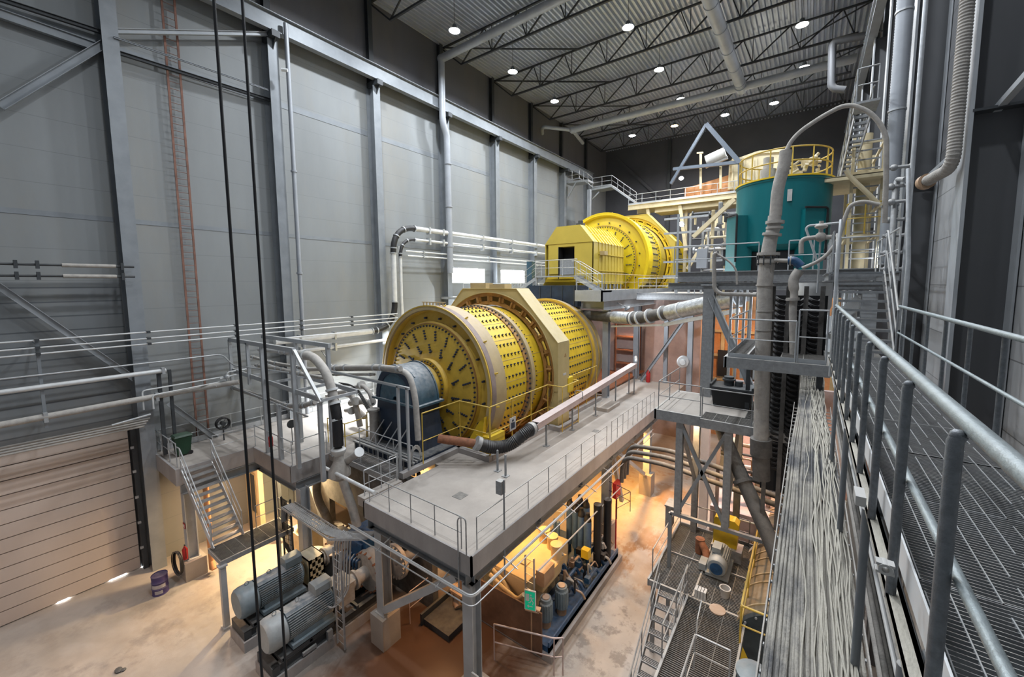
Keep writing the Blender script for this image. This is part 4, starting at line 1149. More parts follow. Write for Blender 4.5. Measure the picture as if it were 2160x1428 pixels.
# ---------------------------------------------------------------- two electric motors and their pumps
def motor(x, y0, label, mm, boxm):
    r = .58; z = 1.62; L = 2.35
    t = thing('electric_motor', label, 'motor', (x, y0+1.2, 0), 'pump motors')
    mb = MB(); mb.lathe([(0, y0), (r*.86, y0), (r*.97, y0+.06), (r*1.02, y0+.18), (r*1.02, y0+.62), (r*.9, y0+.66)], (x, 0, z), (0, 1, 0), 36); part('fan_cover', mb, mm, t)
    mb = MB(); mb.lathe([(r*.84, y0+.6), (r*.84, y0+L), (r*.6, y0+L+.1), (.2, y0+L+.15), (0, y0+L+.15)], (x, 0, z), (0, 1, 0), 36); part('stator_housing', mb, 'motor_grey', t)
    mb = MB()
    for k in range(44):
        a = 2*pi*k/44
        if abs(((a+pi) % (2*pi))-pi) < .48: continue
        s_ = V(sin(a), 0, cos(a)); mb.bar(V(x, y0+.68, z)+s_*(r*.9), V(x, y0+L-.05, z)+s_*(r*.9), .018, .1, up=s_)
    part('cooling_fin', mb, mm, t)
    mb = MB()
    q = [(x-.27, z+r*.80), (x+.27, z+r*.80), (x+.2, z+r*.95), (x-.2, z+r*.95)]
    mb.prism([(a, y0+.68, b) for a, b in q], (0, 1.3, 0)); part('top_cover', mb, 'cap_blue', t)
    mb = MB()
    mb.bx(x-.28, x+.28, y0+1.75, y0+2.4, z+r*.9, z+r*.9+.28); mb.prism([(x-.28, y0+1.75, z+r*.9+.28), (x+.28, y0+1.75, z+r*.9+.28), (x+.2, y0+1.75, z+r*.9+.38), (x-.2, y0+1.75, z+r*.9+.38)], (0, .65, 0)); part('terminal_box', mb, boxm, t)
    for yy in (y0+.4, y0+1.2):
        mb = MB(); mb.tube([V(x, yy+.07*cos(a), z+r*1.02+.08+.07*sin(a)) for a in [2*pi*i/10 for i in range(10)]], .017, 6, closed=True); part('lifting_eye', mb, mm, t)
    mb = MB(); mb.bx(x-.62, x+.62, y0+.7, y0+L, .98, 1.12); mb.bx(x-.5, x-.35, y0+.8, y0+L-.1, 1.1, 1.3); mb.bx(x+.35, x+.5, y0+.8, y0+L-.1, 1.1, 1.3); part('foot_plate', mb, 'motor_grey', t)
    mb = MB(); mb.bar((x+r*.93, y0+1.25, z+.02), (x+r*.93, y0+1.85, z+.02), .03, .16); part('plate_block', mb, mm, t)
    # skid and concrete base
    b = thing('motor_skid', 'black steel skid on a concrete plinth under the '+('nearer' if x > -16.5 else 'farther')+' motor', 'skid', (x, y0+3, 0))
    mb = MB(); mb.bx(x-.68, x+.68, y0-.05, y0+4.6, 0, .42); part('plinth', mb, 'concrete_edge', b)
    mb = MB()
    for k in (-.5, .5): mb.ibeam((x+k, y0+.02, .6), (x+k, y0+4.5, .6), .2, .36)
    mb.bx(x-.6, x+.6, y0+.0, y0+.25, .42, .78); mb.bx(x-.6, x+.6, y0+.3, y0+2.5, .80, .92)
    for k in range(5): mb.bar((x-.6, y0+.4+k*.95, .84), (x+.6, y0+.4+k*.95, .84), .1, .12)
    part('skid_frame', mb, 'steel_dark', b)
    mb = MB(); mb.bx(x+.6, x+.68, y0+1.0, y0+1.5, .5, .62); mb.bx(x+.62, x+.74, y0+1.9, y0+2.1, .45, .8); part('skid_bracket', mb, 'galv_old', b)
    # coupling guard / gear frame and slurry pump
    y1 = y0+L+.2
    p = thing('slurry_pump', 'round cased slurry pump driven by the '+('nearer' if x > -16.5 else 'farther')+' motor', 'pump', (x, y1+1.8, .8))
    if x < -16.5:
        mb = MB(); 
        for k in (0, .62):
            mb.bx(x-.5, x+.5, y1+.02+k, y1+.06+k, .9, 2.1)
        mb.bx(x-.5, x-.46, y1+.02, y1+.68, .9, 2.1); mb.bx(x+.46, x+.5, y1+.02, y1+.16, .9, 2.1); mb.bx(x+.46, x+.5, y1+.54, y1+.68, .9, 2.1)
        mb.bx(x+.46, x+.5, y1+.3, y1+.4, .9, 2.1)
        for z_ in (.9, 1.25, 1.6, 1.95): mb.bx(x+.46, x+.5, y1+.02, y1+.68, z_, z_+.14)
        mb.bx(x-.5, x+.5, y1+.02, y1+.68, 2.06, 2.1)
        part('coupling_guard', mb, 'cream', p)
    else:
        mb = MB(); mb.bx(x-.42, x+.42, y1+.0, y1+.7, 1.1, 1.95); mb.bx(x-.5, x+.5, y1-.02, y1+.72, 1.93, 1.97); part('coupling_guard', mb, 'dusty', p)
    mb = MB(); mb.cyl((x, y1+.7, 1.6), (x, y1+1.5, 1.6), .3, n=20); mb.cyl((x, y1+.9, 1.6), (x, y1+1.0, 1.6), .4, n=20); part('bearing_housing', mb, 'dusty', p)
    mb = MB(); mb.lathe([(0, y1+1.5), (.8, y1+1.5), (.9, y1+1.6), (.9, y1+2.0), (.8, y1+2.1), (.3, y1+2.15), (0, y1+2.15)], (x, 0, 1.6), (0, 1, 0), 36); part('volute_case', mb, 'dusty', p)
    mb = MB()
    for k in range(16):
        a = 2*pi*k/16; mb.cyl((x+.84*sin(a), y1+1.44, 1.6+.84*cos(a)), (x+.84*sin(a), y1+2.14, 1.6+.84*cos(a)), .04, n=6)
    part('case_bolt', mb, 'rust', p)
    mb = MB(); mb.tube([(x, y1+2.1, 1.6), (x, y1+2.7, 1.6)], .3, 16); mb.cyl((x, y1+2.3, 1.6), (x, y1+2.4, 1.6), .42, n=20); part('suction_pipe', mb, 'dusty', p)
motor(-17.65, 5.42, 'big blue grey electric motor with finned body, farther of the two', 'motor_grey', 'motor_grey')
motor(-15.15, 5.36, 'big pale grey electric motor with ribbed side, nearer of the two', 'motor_light', 'motor_light')
# discharge pipes rising behind
mb = MB(); mb.tube([at(760, 1140, Y=10.0), at(745, 1075, Y=10), at(722, 1010, Y=10), at(716, 985, Y=10)], .2, 14, .6); solo('slurry_pipe', mb, 'dusty', 'thick dusty pipe rising to the hopper at the deck edge, right one', 'pipe')
mb = MB(); mb.tube([at(700, 1120, Y=10.4), at(690, 1090, Y=10.4), at(668, 1050, Y=10.2), at(668, 1010, Y=10.2), at(690, 985, Y=10.2)], .2, 14, .6); solo('slurry_pipe', mb, 'dusty_dark', 'dark dusty pipe arching under the hopper, left one', 'pipe')
# yellow block behind, blue equipment
t = thing('cable_ladder', 'cable ladder carrying grey cables from the column towards the mill floor', 'cable tray', (-16.5, 8.2, 4.2))
c0 = V(-18.7, 7.95, 4.2); c1 = V(-14.75, 7.95, 4.2); c2 = V(-13.7, 8.7, 4.2)
mb = MB()
for k in (-.28, .28):
    mb.bar(c0+V(0, k, 0), c1+V(0, k, 0), .02, .1); mb.bar(c1+V(0, k, 0), c2+V(0, k, 0), .02, .1)
part('side_rail', mb, 'galv', t)
mb = MB()
for k in range(16): x = -18.6+k*.26; mb.bx(x, x+.03, 7.67, 8.23, 4.17, 4.2)
part('rung', mb, 'galv', t)
for k in range(9):
    y = 7.72+k*.045
    mb = MB(); mb.tube([(-18.9, y, 3.4), (-18.75, y, 4.28), (-17, y+.02*random.random(), 4.24), (-15.2, y+.03, 4.22), (-14.4, y+.22+k*.01, 4.22), (-13.5, 8.5+k*.05, 4.24)], .018, 6, .3)
    solo('power_cable', mb, 'cable_grey', 'grey power cable lying in the cable ladder above the pumps', 'cable', 'cables in the short cable ladder')
for k in range(7):
    x = -14.75+k*.10; yy = 7.9+.05*k
    mb = MB(); mb.tube([(x, 8.3, 4.26), (x, yy, 4.1), (x+.0, yy-.1, 3.1), (x-.02, yy-.15, 1.6+.08*k), (x-.2, 7.5, 1.25+.06*k), (-14.85, 7.35, 1.55+.03*k), (-14.95, 7.45, 2.0)], .03, 8, .35)
    solo('power_cable', mb, 'cable_grey', 'grey cable looping down from the ladder to the nearer motor box', 'cable', 'looped cables at the nearer motor')
ladder('vertical cable ladder beside the concrete block under the mill floor', (-14.1, 7.6, .15), (-14.1, 7.6, 4.1), .5, (1, 0, 0), .3, 'galv', .02, 'cable_ladder')
t = ladder('dark vertical cable ladder hanging behind the landing', (-19.0, 8.0, 1.6), (-19.0, 8.0, 4.4), .6, (1, .2, 0), .22, 'steel_dark', .02, 'cable_ladder')
for k in range(6):
    mb = MB(); x = -19.25+k*.1; mb.tube([(x, 7.92, 4.4), (x+.02, 7.9, 3.2), (x-.02, 7.9, 2.2), (x+.3, 8.1, 1.4)], .018, 6, .2)
    solo('power_cable', mb, 'rubber', 'black cable hanging down the dark cable ladder', 'cable', 'black cables on the dark ladder')
mb = MB(); mb.bx(-16.7, -15.4, 9.6, 10.6, 1.2, 2.9); mb.bx(-16.5, -15.6, 9.5, 9.6, 1.5, 2.6)
for k in range(5): mb.tube([(-16.6+k*.25, 9.5, 2.0), (-16.5+k*.25, 9.2, 1.7+.1*k), (-16.7+k*.25, 9.3, 1.1)], .05, 8, .1)
solo('valve_block', mb, 'blue_machine', 'dusty blue machine block behind the pump motors', 'machine')

# ---------------------------------------------------------------- grating deck and pit edge before the bearing
t = thing('grating_platform', 'grey grating walkway in front of the blue bearing pedestal', 'platform', (-15.6, 10.6, ZM))
mb = MB(); grate(mb, -17.55, -13.95, 10.2, 11.15, ZM, .06, 'x', .4, .04, .014); part('grating', mb, 'galv_old', t)
mb = MB(); mb.bar((-17.6, 10.15, ZM-.1), (-13.9, 10.15, ZM-.1), .06, .24); mb.bar((-17.6, 11.18, ZM-.1), (-13.9, 11.18, ZM-.1), .06, .24); part('frame', mb, 'galv_old', t)
mb = MB(); mb.bx(-13.95, -13.5, EY, 10.2, ZM-.28, ZM+.08); part('pit_edge', mb, 'concrete', t)
railing('bent grey railing around the open pit left of the mill floor', [(-16.6, 10.3, ZM), (-13.9, 10.3, ZM), (-13.9, 9.9, ZM)], 1.1, 1.5, 'galv', toe=False)
railing('grey guard railing over the navy base frame', [(-18.0, 11.15, ZM), (-13.95, 11.15, ZM)], 1.15, 1.4, 'galv', toe=False)
railing('short grey railing across the end of the open pit', [(-13.7, 8.6, ZM), (-13.7, 10.1, ZM)], 1.1, .8, 'galv', toe=False)
mb = MB(); mb.tube([at(686, 987, Y=8.9), at(790, 1040, Y=8.2)], .07, 12); solo('white_pipe', mb, 'white_pipe', 'thick white pipe along the near edge of the open pit', 'pipe')
railing('yellow railing left of the bearing pedestal, by the valve cluster', [(-18.6, 12.0, ZM), (-18.6, 15.5, ZM), (-20.2, 15.5, ZM), (-20.2, 21, ZM)], 1.6, 1.5, 'yellow_rail', .03, toe=False)
railing('second yellow railing behind the white frame post', [(-20.3, 10.8, ZM), (-18.7, 10.8, ZM), (-18.7, 12, ZM)], 1.3, 1.3, 'yellow_rail', .03, toe=False)

# ---------------------------------------------------------------- pipe gantry frame
YG = 8.4
def G(u, v, y=YG): return at(u, v, Y=y)
t = thing('pipe_gantry', 'white painted steel gantry frame carrying pipes over the side deck', 'frame', (-20, YG, ZM))
def post(mb, u0, v0, zb, w_=.16, y=YG):
    p = G(u0, v0, y); mb.bar((p.x, p.y, zb), p, w_, w_); return p
a1 = G(484, 716); a2 = G(620, 739); a3 = G(678, 848)
mb = MB(); mb.bar(a1, a2, .14, .2); mb.bar(a1+V(0, 1.6, 0), a2+V(0, 1.6, 0), .14, .2); part('top_beam', mb, 'steel_light', t)
mb = MB(); mb.bar(a2, a3, .12, .12); part('slanted_rail', mb, 'white_pipe', t)
for (u, v, zb) in ((551, 727, ZM), (616, 738, ZM-.0), (587, 853, ZM), (674, 850, ZM)):
    mb = MB(); post(mb, u, v, zb); part('post', mb, 'steel_light', t)
for (u, v, zb) in ((484, 716, 8.9), (521, 723, 9.0)):
    mb = MB(); post(mb, u, v, zb, .14); part('post', mb, 'steel_light', t)
for (u, v) in ((551, 727), (616, 738)):
    p = G(u, v); mb = MB(); mb.bar((p.x, YG+1.6, ZM), (p.x, YG+1.6, p.z), .16, .16); part('post', mb, 'steel_light', t)
mb = MB(); b1 = G(487, 780); b2 = G(678, 845)
mb.chan(b1, b2, .08, .2); mb.chan(b1+V(0, 1.6, 0), b2+V(0, 1.6, 0), .08, .2)
for f in (0, .25, .5, .75, 1): q = b1+(b2-b1)*f; mb.bar(q, q+V(0, 1.6, 0), .08, .12)
part('deck_frame', mb, 'steel_light', t)
mb = MB(); mb.bar(b1+V(0, 0, -.9), b2+V(-1.2, 0, -.9), .06, .06); part('hanger_bar', mb, 'galv', t)
def gp(label, pts, r, m, y=YG+.4, name='pipe', bend=.35, cat='pipe', joints=True):
    P = [G(u, v, y) for u, v in pts]
    t = thing(name, label, cat, P[0])
    mb = MB(); mb.tube(P, r, 12, bend); part('pipe_body', mb, m, t)
    if joints:
        mb = MB()
        for i in range(len(P)-1):
            for f in (.12, .88):
                q = P[i]+(P[i+1]-P[i])*f; d = (P[i+1]-P[i]).normalized(); mb.cyl(q-d*.05, q+d*.05, r*1.35, n=12)
        part('clamp', mb, 'galv', t)
    return t
gp('dusty elbow pipe hung low in the white gantry frame', [(487, 816), (560, 840), (605, 857), (640, 855), (665, 848)], .11, 'dusty')
gp('grey pipe across the middle of the gantry frame', [(540, 770), (590, 778), (640, 790), (700, 800)], .09, 'dusty', YG+1.0)
gp('second grey pipe under the gantry top', [(530, 752), (575, 765), (640, 776)], .08, 'dusty', YG+1.2)
gp('pale pipe with clamps under the gantry top beam', [(548, 737), (600, 742), (640, 745)], .12, 'pvc_grey', YG+.9)
gp('long grey pipe from the gantry to the bearing cap', [(640, 780), (720, 775), (800, 774), (845, 778)], .12, 'dusty', 11.0)
gp('thin grey pipe under the long pipe by the bearing cap', [(640, 792), (720, 790), (790, 790)], .06, 'dusty', 11.0)
h = thing('slurry_hose', 'grey rubber hose bending down into the black hose at the hopper', 'hose', G(640, 748, 9.0))
mb = MB(); mb.tube([G(636, 747, 9.0), G(662, 752, 9.0), G(688, 785, 9.0), G(700, 822, 9.0), G(706, 852, 9.0)], .19, 16, .5); part('upper_hose', mb, 'dusty', h)
mb = MB(); mb.tube([G(706, 852, 9.0), G(711, 880, 9.0), G(714, 940, 9.0)], .21, 16, .2); part('lower_hose', mb, 'rubber', h)
mb = MB()
for (u, v) in ((645, 748), (700, 822), (706, 850), (710, 885)):
    q = G(u, v, 9.0); mb.ring(q, (.35, 0, -1) if v > 800 else (1, 0, -.1), .18, .25, -.05, .05, 16)
part('hose_clamp', mb, 'white_pipe', h)
t = thing('hopper_cone', 'pale cone and dark funnel at the foot of the black hose', 'hopper', G(716, 985, 9.0))
q = G(714, 950, 9.0)
mb = MB(); mb.lathe([(.16, .12), (.3, .05), (.3, -.05), (.2, -.2)], q, (0, 0, 1), 20); part('collar', mb, 'pvc_grey', t)
mb = MB(); mb.lathe([(.2, -.2), (.22, -.45), (.45, -.9), (.45, -1.1), (.2, -1.3)], q, (0, 0, 1), 20); part('funnel', mb, 'dusty', t)
t = thing('blind_flange_pipe', 'short dusty pipe stub with round white cap beside the hopper', 'pipe', G(755, 960, 9.3))
mb = MB(); mb.tube([G(722, 985, 9.3), G(735, 970, 9.3), G(756, 955, 9.3)], .15, 12, .2); part('pipe_body', mb, 'dusty', t)
mb = MB(); d = (G(756, 955, 9.2)-G(735, 970, 9.3)).normalized(); q = G(757, 954, 9.25); mb.cyl(q, q+d*.06, .2, n=20); part('end_cap', mb, 'white', t)
# valve cluster left of the bearing
t = thing('valve_cluster', 'dense cluster of dusty elbows and valves left of the bearing pedestal', 'pipework', (-18.3, 12.2, ZM))
for k, pts in enumerate(([(735, 822), (765, 812), (782, 830), (785, 850)], [(700, 830), (735, 825), (750, 850), (760, 900)], [(740, 850), (770, 845), (795, 885), (806, 900)], [(690, 835), (715, 830), (740, 835)], [(730, 865), (752, 862), (770, 880)])):
    mb = MB(); mb.tube([at(u, v, Y=12.3+.15*k) for u, v in pts], .12+.03*(k % 3), 12, .3); part('pipe_elbow', mb, 'dusty', t)
mb = MB()
for (u, v) in ((762, 812), (784, 848), (735, 824), (706, 830), (750, 846), (742, 866)):
    q = at(u, v, Y=12.3); mb.cyl(q-V(.08, 0, .02), q+V(.08, 0, .02), .22, n=14)
part('flange', mb, 'pvc_grey', t)
mb = MB()
for k in range(3): mb.tube([at(715+k*4, 807+k*2, Y=11.9), at(745+k*4, 812+k*2, Y=11.9), at(768+k*3, 850, Y=11.9), at(800+k*3, 905, Y=11.9)], .03, 6, .5)
part('hydraulic_line', mb, 'rubber', t)
mb = MB(); mb.bx(-18.2, -17.3, 13.2, 14.0, ZM, ZM+2.6); mb.bx(-18.9, -18.3, 13.4, 14.2, ZM, ZM+2.9); part('support_box', mb, 'tan', t)
mb = MB(); q = at(838, 790, Y=11.0); mb.bar((at(838, 790, Y=10.8).x, 10.8, ZM), (at(838, 790, Y=10.8).x, 10.8, 9.65), .1, .1); mb.bar((at(700, 787, Y=10.8).x, 10.8, 9.65), (at(862, 787, Y=10.8).x, 10.8, 9.65), .1, .1); mb.bar((at(857, 790, Y=10.8).x, 10.8, ZM), (at(857, 790, Y=10.8).x, 10.8, 9.65), .1, .1)
solo('pipe_support', mb, 'steel_light', 'pale square portal frame in front of the bearing pedestal', 'frame')
# wall fan/reel, extinguisher
t = thing('hose_reel', 'dark round hose reel standing on the rail by the wall', 'reel', at(468, 905, X=-25.6))
c = at(470, 893, X=-25.2)
for k in (-.12, .0, .12):
    mb = MB(); mb.tube([c+V(k, .3*cos(a), .3*sin(a)) for a in [2*pi*i/20 for i in range(20)]], .03, 6, closed=True); part('reel_ring', mb, 'rubber', t)
mb = MB(); mb.cyl(c-V(.15, 0, 0), c+V(.15, 0, 0), .1, n=10); mb.bar(c, V(c.x, c.y, ZM), .05, .05)
for k in range(6): a = pi*k/3; mb.bar(c, c+V(0, .3*cos(a), .3*sin(a)), .02, .02)
part('reel_hub', mb, 'steel_dark', t)
t = thing('fire_extinguisher', 'red fire extinguisher hanging on the stair opening railing', 'extinguisher', at(572, 945, Y=8.25))
q = at(572, 942, Y=8.2)
mb = MB(); mb.lathe([(0, 0), (.09, .01), (.1, .45), (.05, .55), (.03, .6), (0, .6)], q, (0, 0, 1), 12); part('bottle', mb, 'red', t)
mb = MB(); mb.bar(q+V(-.05, 0, .63), q+V(.08, 0, .64), .03, .03); part('valve', mb, 'black', t)
mb = MB(); q = at(615, 898, X=-21.5); mb.cyl(q+V(-.02, 0, .1), q+V(.03, 0, .1), .22, n=20); mb.bar(q, V(q.x, q.y, ZM), .03, .03); solo('round_sign', mb, 'steel_dark', 'dark round disc on a thin post on the bright deck', 'sign')
t = thing('deck_curb_block', 'low pale concrete block on the brightly lit side deck', 'block', (-22, 15, ZM))
mb = MB(); mb.bx(-22.6, -19.6, 14.5, 17, ZM, ZM+.4); part('block_body', mb, 'white', t)

# ---------------------------------------------------------------- pipes along the left wall
def wallpipe(label, pts, r, m, name='wall_pipe', bend=.3, n=10, cl=None, clm='galv'):
    t = thing(name, label, 'pipe', pts[0])
    mb = MB(); mb.tube(pts, r, n, bend); part('pipe_body', mb, m, t)
    if cl:
        mb = MB()
        for y, z, x in cl: mb.bx(x-.15, x+.12, y-.06, y+.06, z-r*1.5, z+r*1.5)
        part('clamp', mb, clm, t)
    return t
for z, l in ((11.9, 'top'), (11.6, 'middle'), (11.35, 'lowest')):
    wallpipe('thin pale conduit along the left wall, %s of three above the thick pipe' % l, [(-25, -2, z), (-25, 19, z-.02)], .035, 'white_pipe', 'conduit', cl=[(1.78, z, -25), (5.1, z, -25), (8.6, z, -25), (12, z, -25), (15.3, z, -25)], clm='steel_dark')
wallpipe('thick pale pipe along the left wall ending at the dark bracket', [(-25, -2, 10.02), (-25, 5.6, 10.0)], .10, 'white_pipe', cl=[(5.5, 10.0, -25)])
wallpipe('thick grey pipe low along the left wall, ending at valves', [(-25, -2, 8.72), (-25, 6.9, 8.86), (-24.2, 8.3, 9.0)], .13, 'dusty', cl=[(1.78, 8.75, -25), (5.2, 8.8, -25)])
for k, l in enumerate(('first', 'second', 'third', 'fourth')):
    wallpipe('pale conduit in the flat bundle over the roll-up door, %s from the wall' % l, [(-25.6+k*.14, -2, 7.75-.07*k), (-25.6+k*.14, 5.0-.1*k, 7.7-.07*k)], .045, 'dusty', 'conduit')
wallpipe('thin conduit kinked along the left wall above the thick pipe', [(-25, -2, 10.55), (-25, 1.85, 10.5), (-25, 5.5, 10.45), (-25, 7.9, 10.45), (-24.2, 8.1, 9.9), (-20, 8.9, 9.9)], .035, 'galv', 'conduit')
wallpipe('thin looped pipe pair beside the gantry on the left', [(-25, 4.7, 8.3), (-25, 4.7, 9.2), (-25, 8.4, 9.25), (-24.2, 8.7, 9.6)], .035, 'white_pipe', 'conduit', bend=.15)
wallpipe('second thin looped pipe beside the gantry on the left', [(-24.8, 5.0, 8.3), (-24.8, 5.0, 8.95), (-24.8, 8.0, 9.05), (-24.8, 8.0, 9.5), (-24.8, 8.9, 9.5)], .035, 'white_pipe', 'conduit', bend=.15)
wallpipe('short pipe below the looped pair over the door guide', [(-24.9, 3.6, 7.9), (-24.9, 4.9, 8.05)], .05, 'galv')
for z, l in ((14.9, 'upper'), (14.45, 'lower')):
    t = wallpipe('dark pipe with a pale sleeve high on the left wall, %s of the pair' % l, [(-25.4, -2, z), (-25.4, 4.9, z)], .05, 'steel_dark')
    mb = MB(); mb.tube([(-25.4, 2.7, z), (-25.4, 4.3, z)], .085, 10); part('sleeve', mb, 'dusty', t, 'pale sleeve')
    mb = MB()
    for y in (1.5, 2.05, 4.5): mb.bx(-25.5, -25.3, y-.05, y+.05, z-.16, z+.16)
    part('clamp', mb, 'steel_dark', t)
for (y, z0, z1, l) in ((1.78, 8.3, 11.95, 'single grey upright carrying the wall pipes at the left edge'),):
    mb = MB(); mb.bar((-25.15, y, z0), (-25.15, y, z1), .12, .1); mb.bar((-25.15, y, z0+.2), (-26.5, y, z0+.2), .08, .08); mb.bar((-25.15, y, z1-.2), (-26.5, y, z1-.2), .08, .08); solo('pipe_support', mb, 'steel', l, 'post')
mb = MB(); mb.bar((-25.1, 5.35, 5.9), (-25.1, 5.35, 10.0), .14, .14); mb.bar((-25.1, 5.75, 5.9), (-25.1, 5.75, 10.0), .12, .12); solo('pipe_support', mb, 'steel_dark', 'dark twin uprights behind the green bin', 'post')
for k, (v, l) in enumerate(((8.0, 'upper'), (8.35, 'lower'))):
    mb = MB(); mb.tube([(-24.6, 7.4+k*.2, v+.9), (-24.6, 8.5, v+1.0)], .05, 8); mb.sphere((-24.6, 7.9, v+.95), .14, 10, 6); mb.cyl((-24.6, 7.9, v+.95), (-24.6, 7.9, v+1.25), .03, n=6)
    solo('valve', mb, 'galv', 'small valve on the pipes left of the gantry, %s one' % l, 'valve')
# big looped pipes on the wall
def loop_path(k):
    # outer (k=0) or inner (k=1) line: along the wall, down past the column, then on towards the door
    zt = 18.35 - k*.85; yl = 19.0+k*.62; zb = 10.75-k*.75; 
    return [(-25.3, 46, zt), (-25.3, yl+.05, zt), (-25.3, yl, zb), (-25.3, 10.6+k*1.2, zb+.0)]
for k, (l, r, m) in enumerate((('outer thick', .19, 'white_pipe'), ('inner thin', .11, 'white_pipe'))):
    t = thing('looping_pipe', '%s pale pipe sweeping down the left wall behind the near mill' % l, 'pipe', (-25.3, 19, 14))
    P = loop_path(k)
    mb = MB(); mb.tube(P, r, 14, 2.0-.6*k, 10); part('pipe_body', mb, m, t)
    mb = MB()
    y = 20.8+k*.5
    a0 = MB()
    import itertools
    # dark rubber sleeves on the bends
    def arcs(b, sgn):
        a, c_, d_ = [Vector(P[i]) for i in b]; kk = 2.0-.6*k
        s0 = c_+(a-c_).normalized()*kk; s1 = c_+(d_-c_).normalized()*kk
        return [s0*(1-u)**2+c_*(2*u*(1-u))+s1*u*u for u in [j/10 for j in range(11)]]
    for b in ((0, 1, 2), (1, 2, 3)):
        mb.tube(arcs(b, 1), r*1.12, 14)
    part('rubber_bend', mb, 'rubber', t, 'dark rubber bend')
    mb = MB()
    for b in ((0, 1, 2), (1, 2, 3)):
        q = arcs(b, 1)
        for i in (0, 3, 6, 9, 10):
            i2 = min(i+1, 10); i1 = i2-1; d = (q[i2]-q[i1]).normalized(); mb.ring(q[i], d, r*.9, r*1.35, -.04, .04, 14)
    for yy in (22.5, 24, 29, 33.5, 38): mb.bx(-25.5, -25.1, yy-.08, yy+.08, P[0][2]-.3, P[0][2]+.25)
    for yy in (12, 14.2): mb.bx(-25.5, -25.1, yy-.06, yy+.06, P[2][2]-.25, P[2][2]+.25)
    part('clamp', mb, 'galv', t)
for z, y0_, l in ((16.6, 20.2, 'upper'), (16.25, 20.4, 'lower')):
    wallpipe('thin white pipe on the left wall above the windows, %s of two' % l, [(-25.4, y0_, z), (-25.4, 41, z-.1)], .06, 'white_pipe', cl=[(22, z, -25.4), (30, z, -25.4)])
mb = MB(); mb.tube([(-25.4, 19.6, 16.9), (-25.4, 19.8, 12.0), (-25.4, 19.8, 9)], .07, 10); solo('wall_pipe', mb, 'white_pipe', 'thin vertical pipe beside the inner looping pipe', 'pipe')
wallpipe('thin pipe running level behind the gantry towards the near mill', [(-24.6, 10.5, 11.0), (-24.6, 15.5, 10.9)], .05, 'white_pipe')
mb = MB(); mb.tube([(-25.35, 12.25, 6), (-25.35, 12.25, 29)], .12, 12); mb.ring((-25.35, 12.25, 20.7), (0, 0, 1), .1, .17, 0, .1, 12); mb.ring((-25.35, 12.25, 14.7), (0, 0, 1), .1, .17, 0, .1, 12)
solo('downpipe', mb, 'duct_light', 'pale vertical downpipe beside the second wall column', 'pipe')
t = thing('wall_camera', 'small white camera on the downpipe high up', 'camera', at(601, 148, X=-25.1)); q = at(601, 148, X=-25.1)
mb = MB(); mb.cyl(q-V(.1, .15, 0), q+V(.1, .1, 0), .09, n=10); part('camera_body', mb, 'white', t)
# ---------------------------------------------------------------- two hanging ropes
def rope(label, u0, v0, u1, v1, dist, r):
    p = at(u0, v0, Z=14) if False else None
    d = RT*((((u0+u1)/2)-PCX)/PF)+UP*(-(((v0+v1)/2)-PCY)/PF)+_fw
    h_ = V(d.x, d.y, 0).normalized()*dist
    mb = MB(); mb.tube([(h_.x, h_.y, 33.5), (h_.x, h_.y, 14), (h_.x, h_.y, 1.5)], r, 8)
    t = solo('hoist_rope', mb, 'rubber', label, 'rope', 'hanging ropes'); return t
rope('left of the two black hoist ropes hanging from the roof', 437, 0, 567, 1428, 6.6, .019)
rope('right of the two black hoist ropes hanging from the roof', 510, 0, 605, 1428, 6.6, .019)
# bright floodlight behind the gantry
def floodlight(label, p, d, pw, color, warm=False, size=.5, m='lamp', to=None):
    t = thing('floodlight', label, 'lamp', p)
    p = Vector(p); d = Vector(d).normalized()
    mb = MB(); s0 = MB(); mb.cyl(p-d*.14, p-d*.02, .12, .24, n=14); mb.ring(p, d, .23, .27, -.04, .03, 14); part('lamp_housing', mb, 'steel', t)
    if to is not None:
        mb = MB(); mb.bar(p-d*.12, V(*to), .05, .05); part('bracket', mb, 'steel', t)
    mb = MB(); mb.cyl(p-d*.015, p, .23, n=14); part('lens', mb, m, t)
    o = area(p+d*.04, size, pw, color, d); o.parent = t; o.location = (p+d*.04)-Vector(t.location)
    return t
floodlight('glaring white floodlight behind the gantry hose', at(703, 775, X=-24.2), (.35, .5, -1), 400, (.92, .96, 1), to=(-26.6, 13.5, 10.5))
floodlight('white floodlight hidden between the near mill and the wall', (-24.6, 19.0, 11.2), (.3, .2, -.8), 420, (.92, .96, 1), to=(-26.6, 19, 11.4))
floodlight('white floodlight low behind the near mill, by the windows', (-23.5, 27.0, 9.5), (-.5, .3, .6), 450, (.90, .95, 1), to=(-23.5, 27.0, 5.8))
# ================================================================ walkway on the right
ZW = 12.4
XA, XB, YW = .50, 1.53, 11.35
t = thing('walkway', 'grey grating walkway leading away at the right between two handrails', 'walkway', (1.0, 2, ZW))
mb = MB()
for k in range(int((YW+1.5)/.033)):
    y = -1.5+k*.033; mb.bx(XA+.02, XB+.04, y, y+.004, ZW-.028, ZW)
part('grating_bars', mb, 'galv_old', t)
mb = MB()
for k in range(11):
    x = XA+.06+k*.1
    for j in range(12):
        y = -1.5+j*1.1+(k % 3)*.3
        if y+1.0 < YW: mb.bx(x-.003, x+.003, y, y+1.0, ZW-.012, ZW+.003)
for j in range(12):
    mb.bx(XA+.02, XB+.04, -1.5+j*1.1, -1.5+j*1.1+.006, ZW-.03, ZW+.003)
part('cross_rod', mb, 'galv', t)
mb = MB(); mb.bx(XA-.01, XA, -1.5, YW, ZW-.02, ZW+.15); part('toe_board', mb, 'white', t)
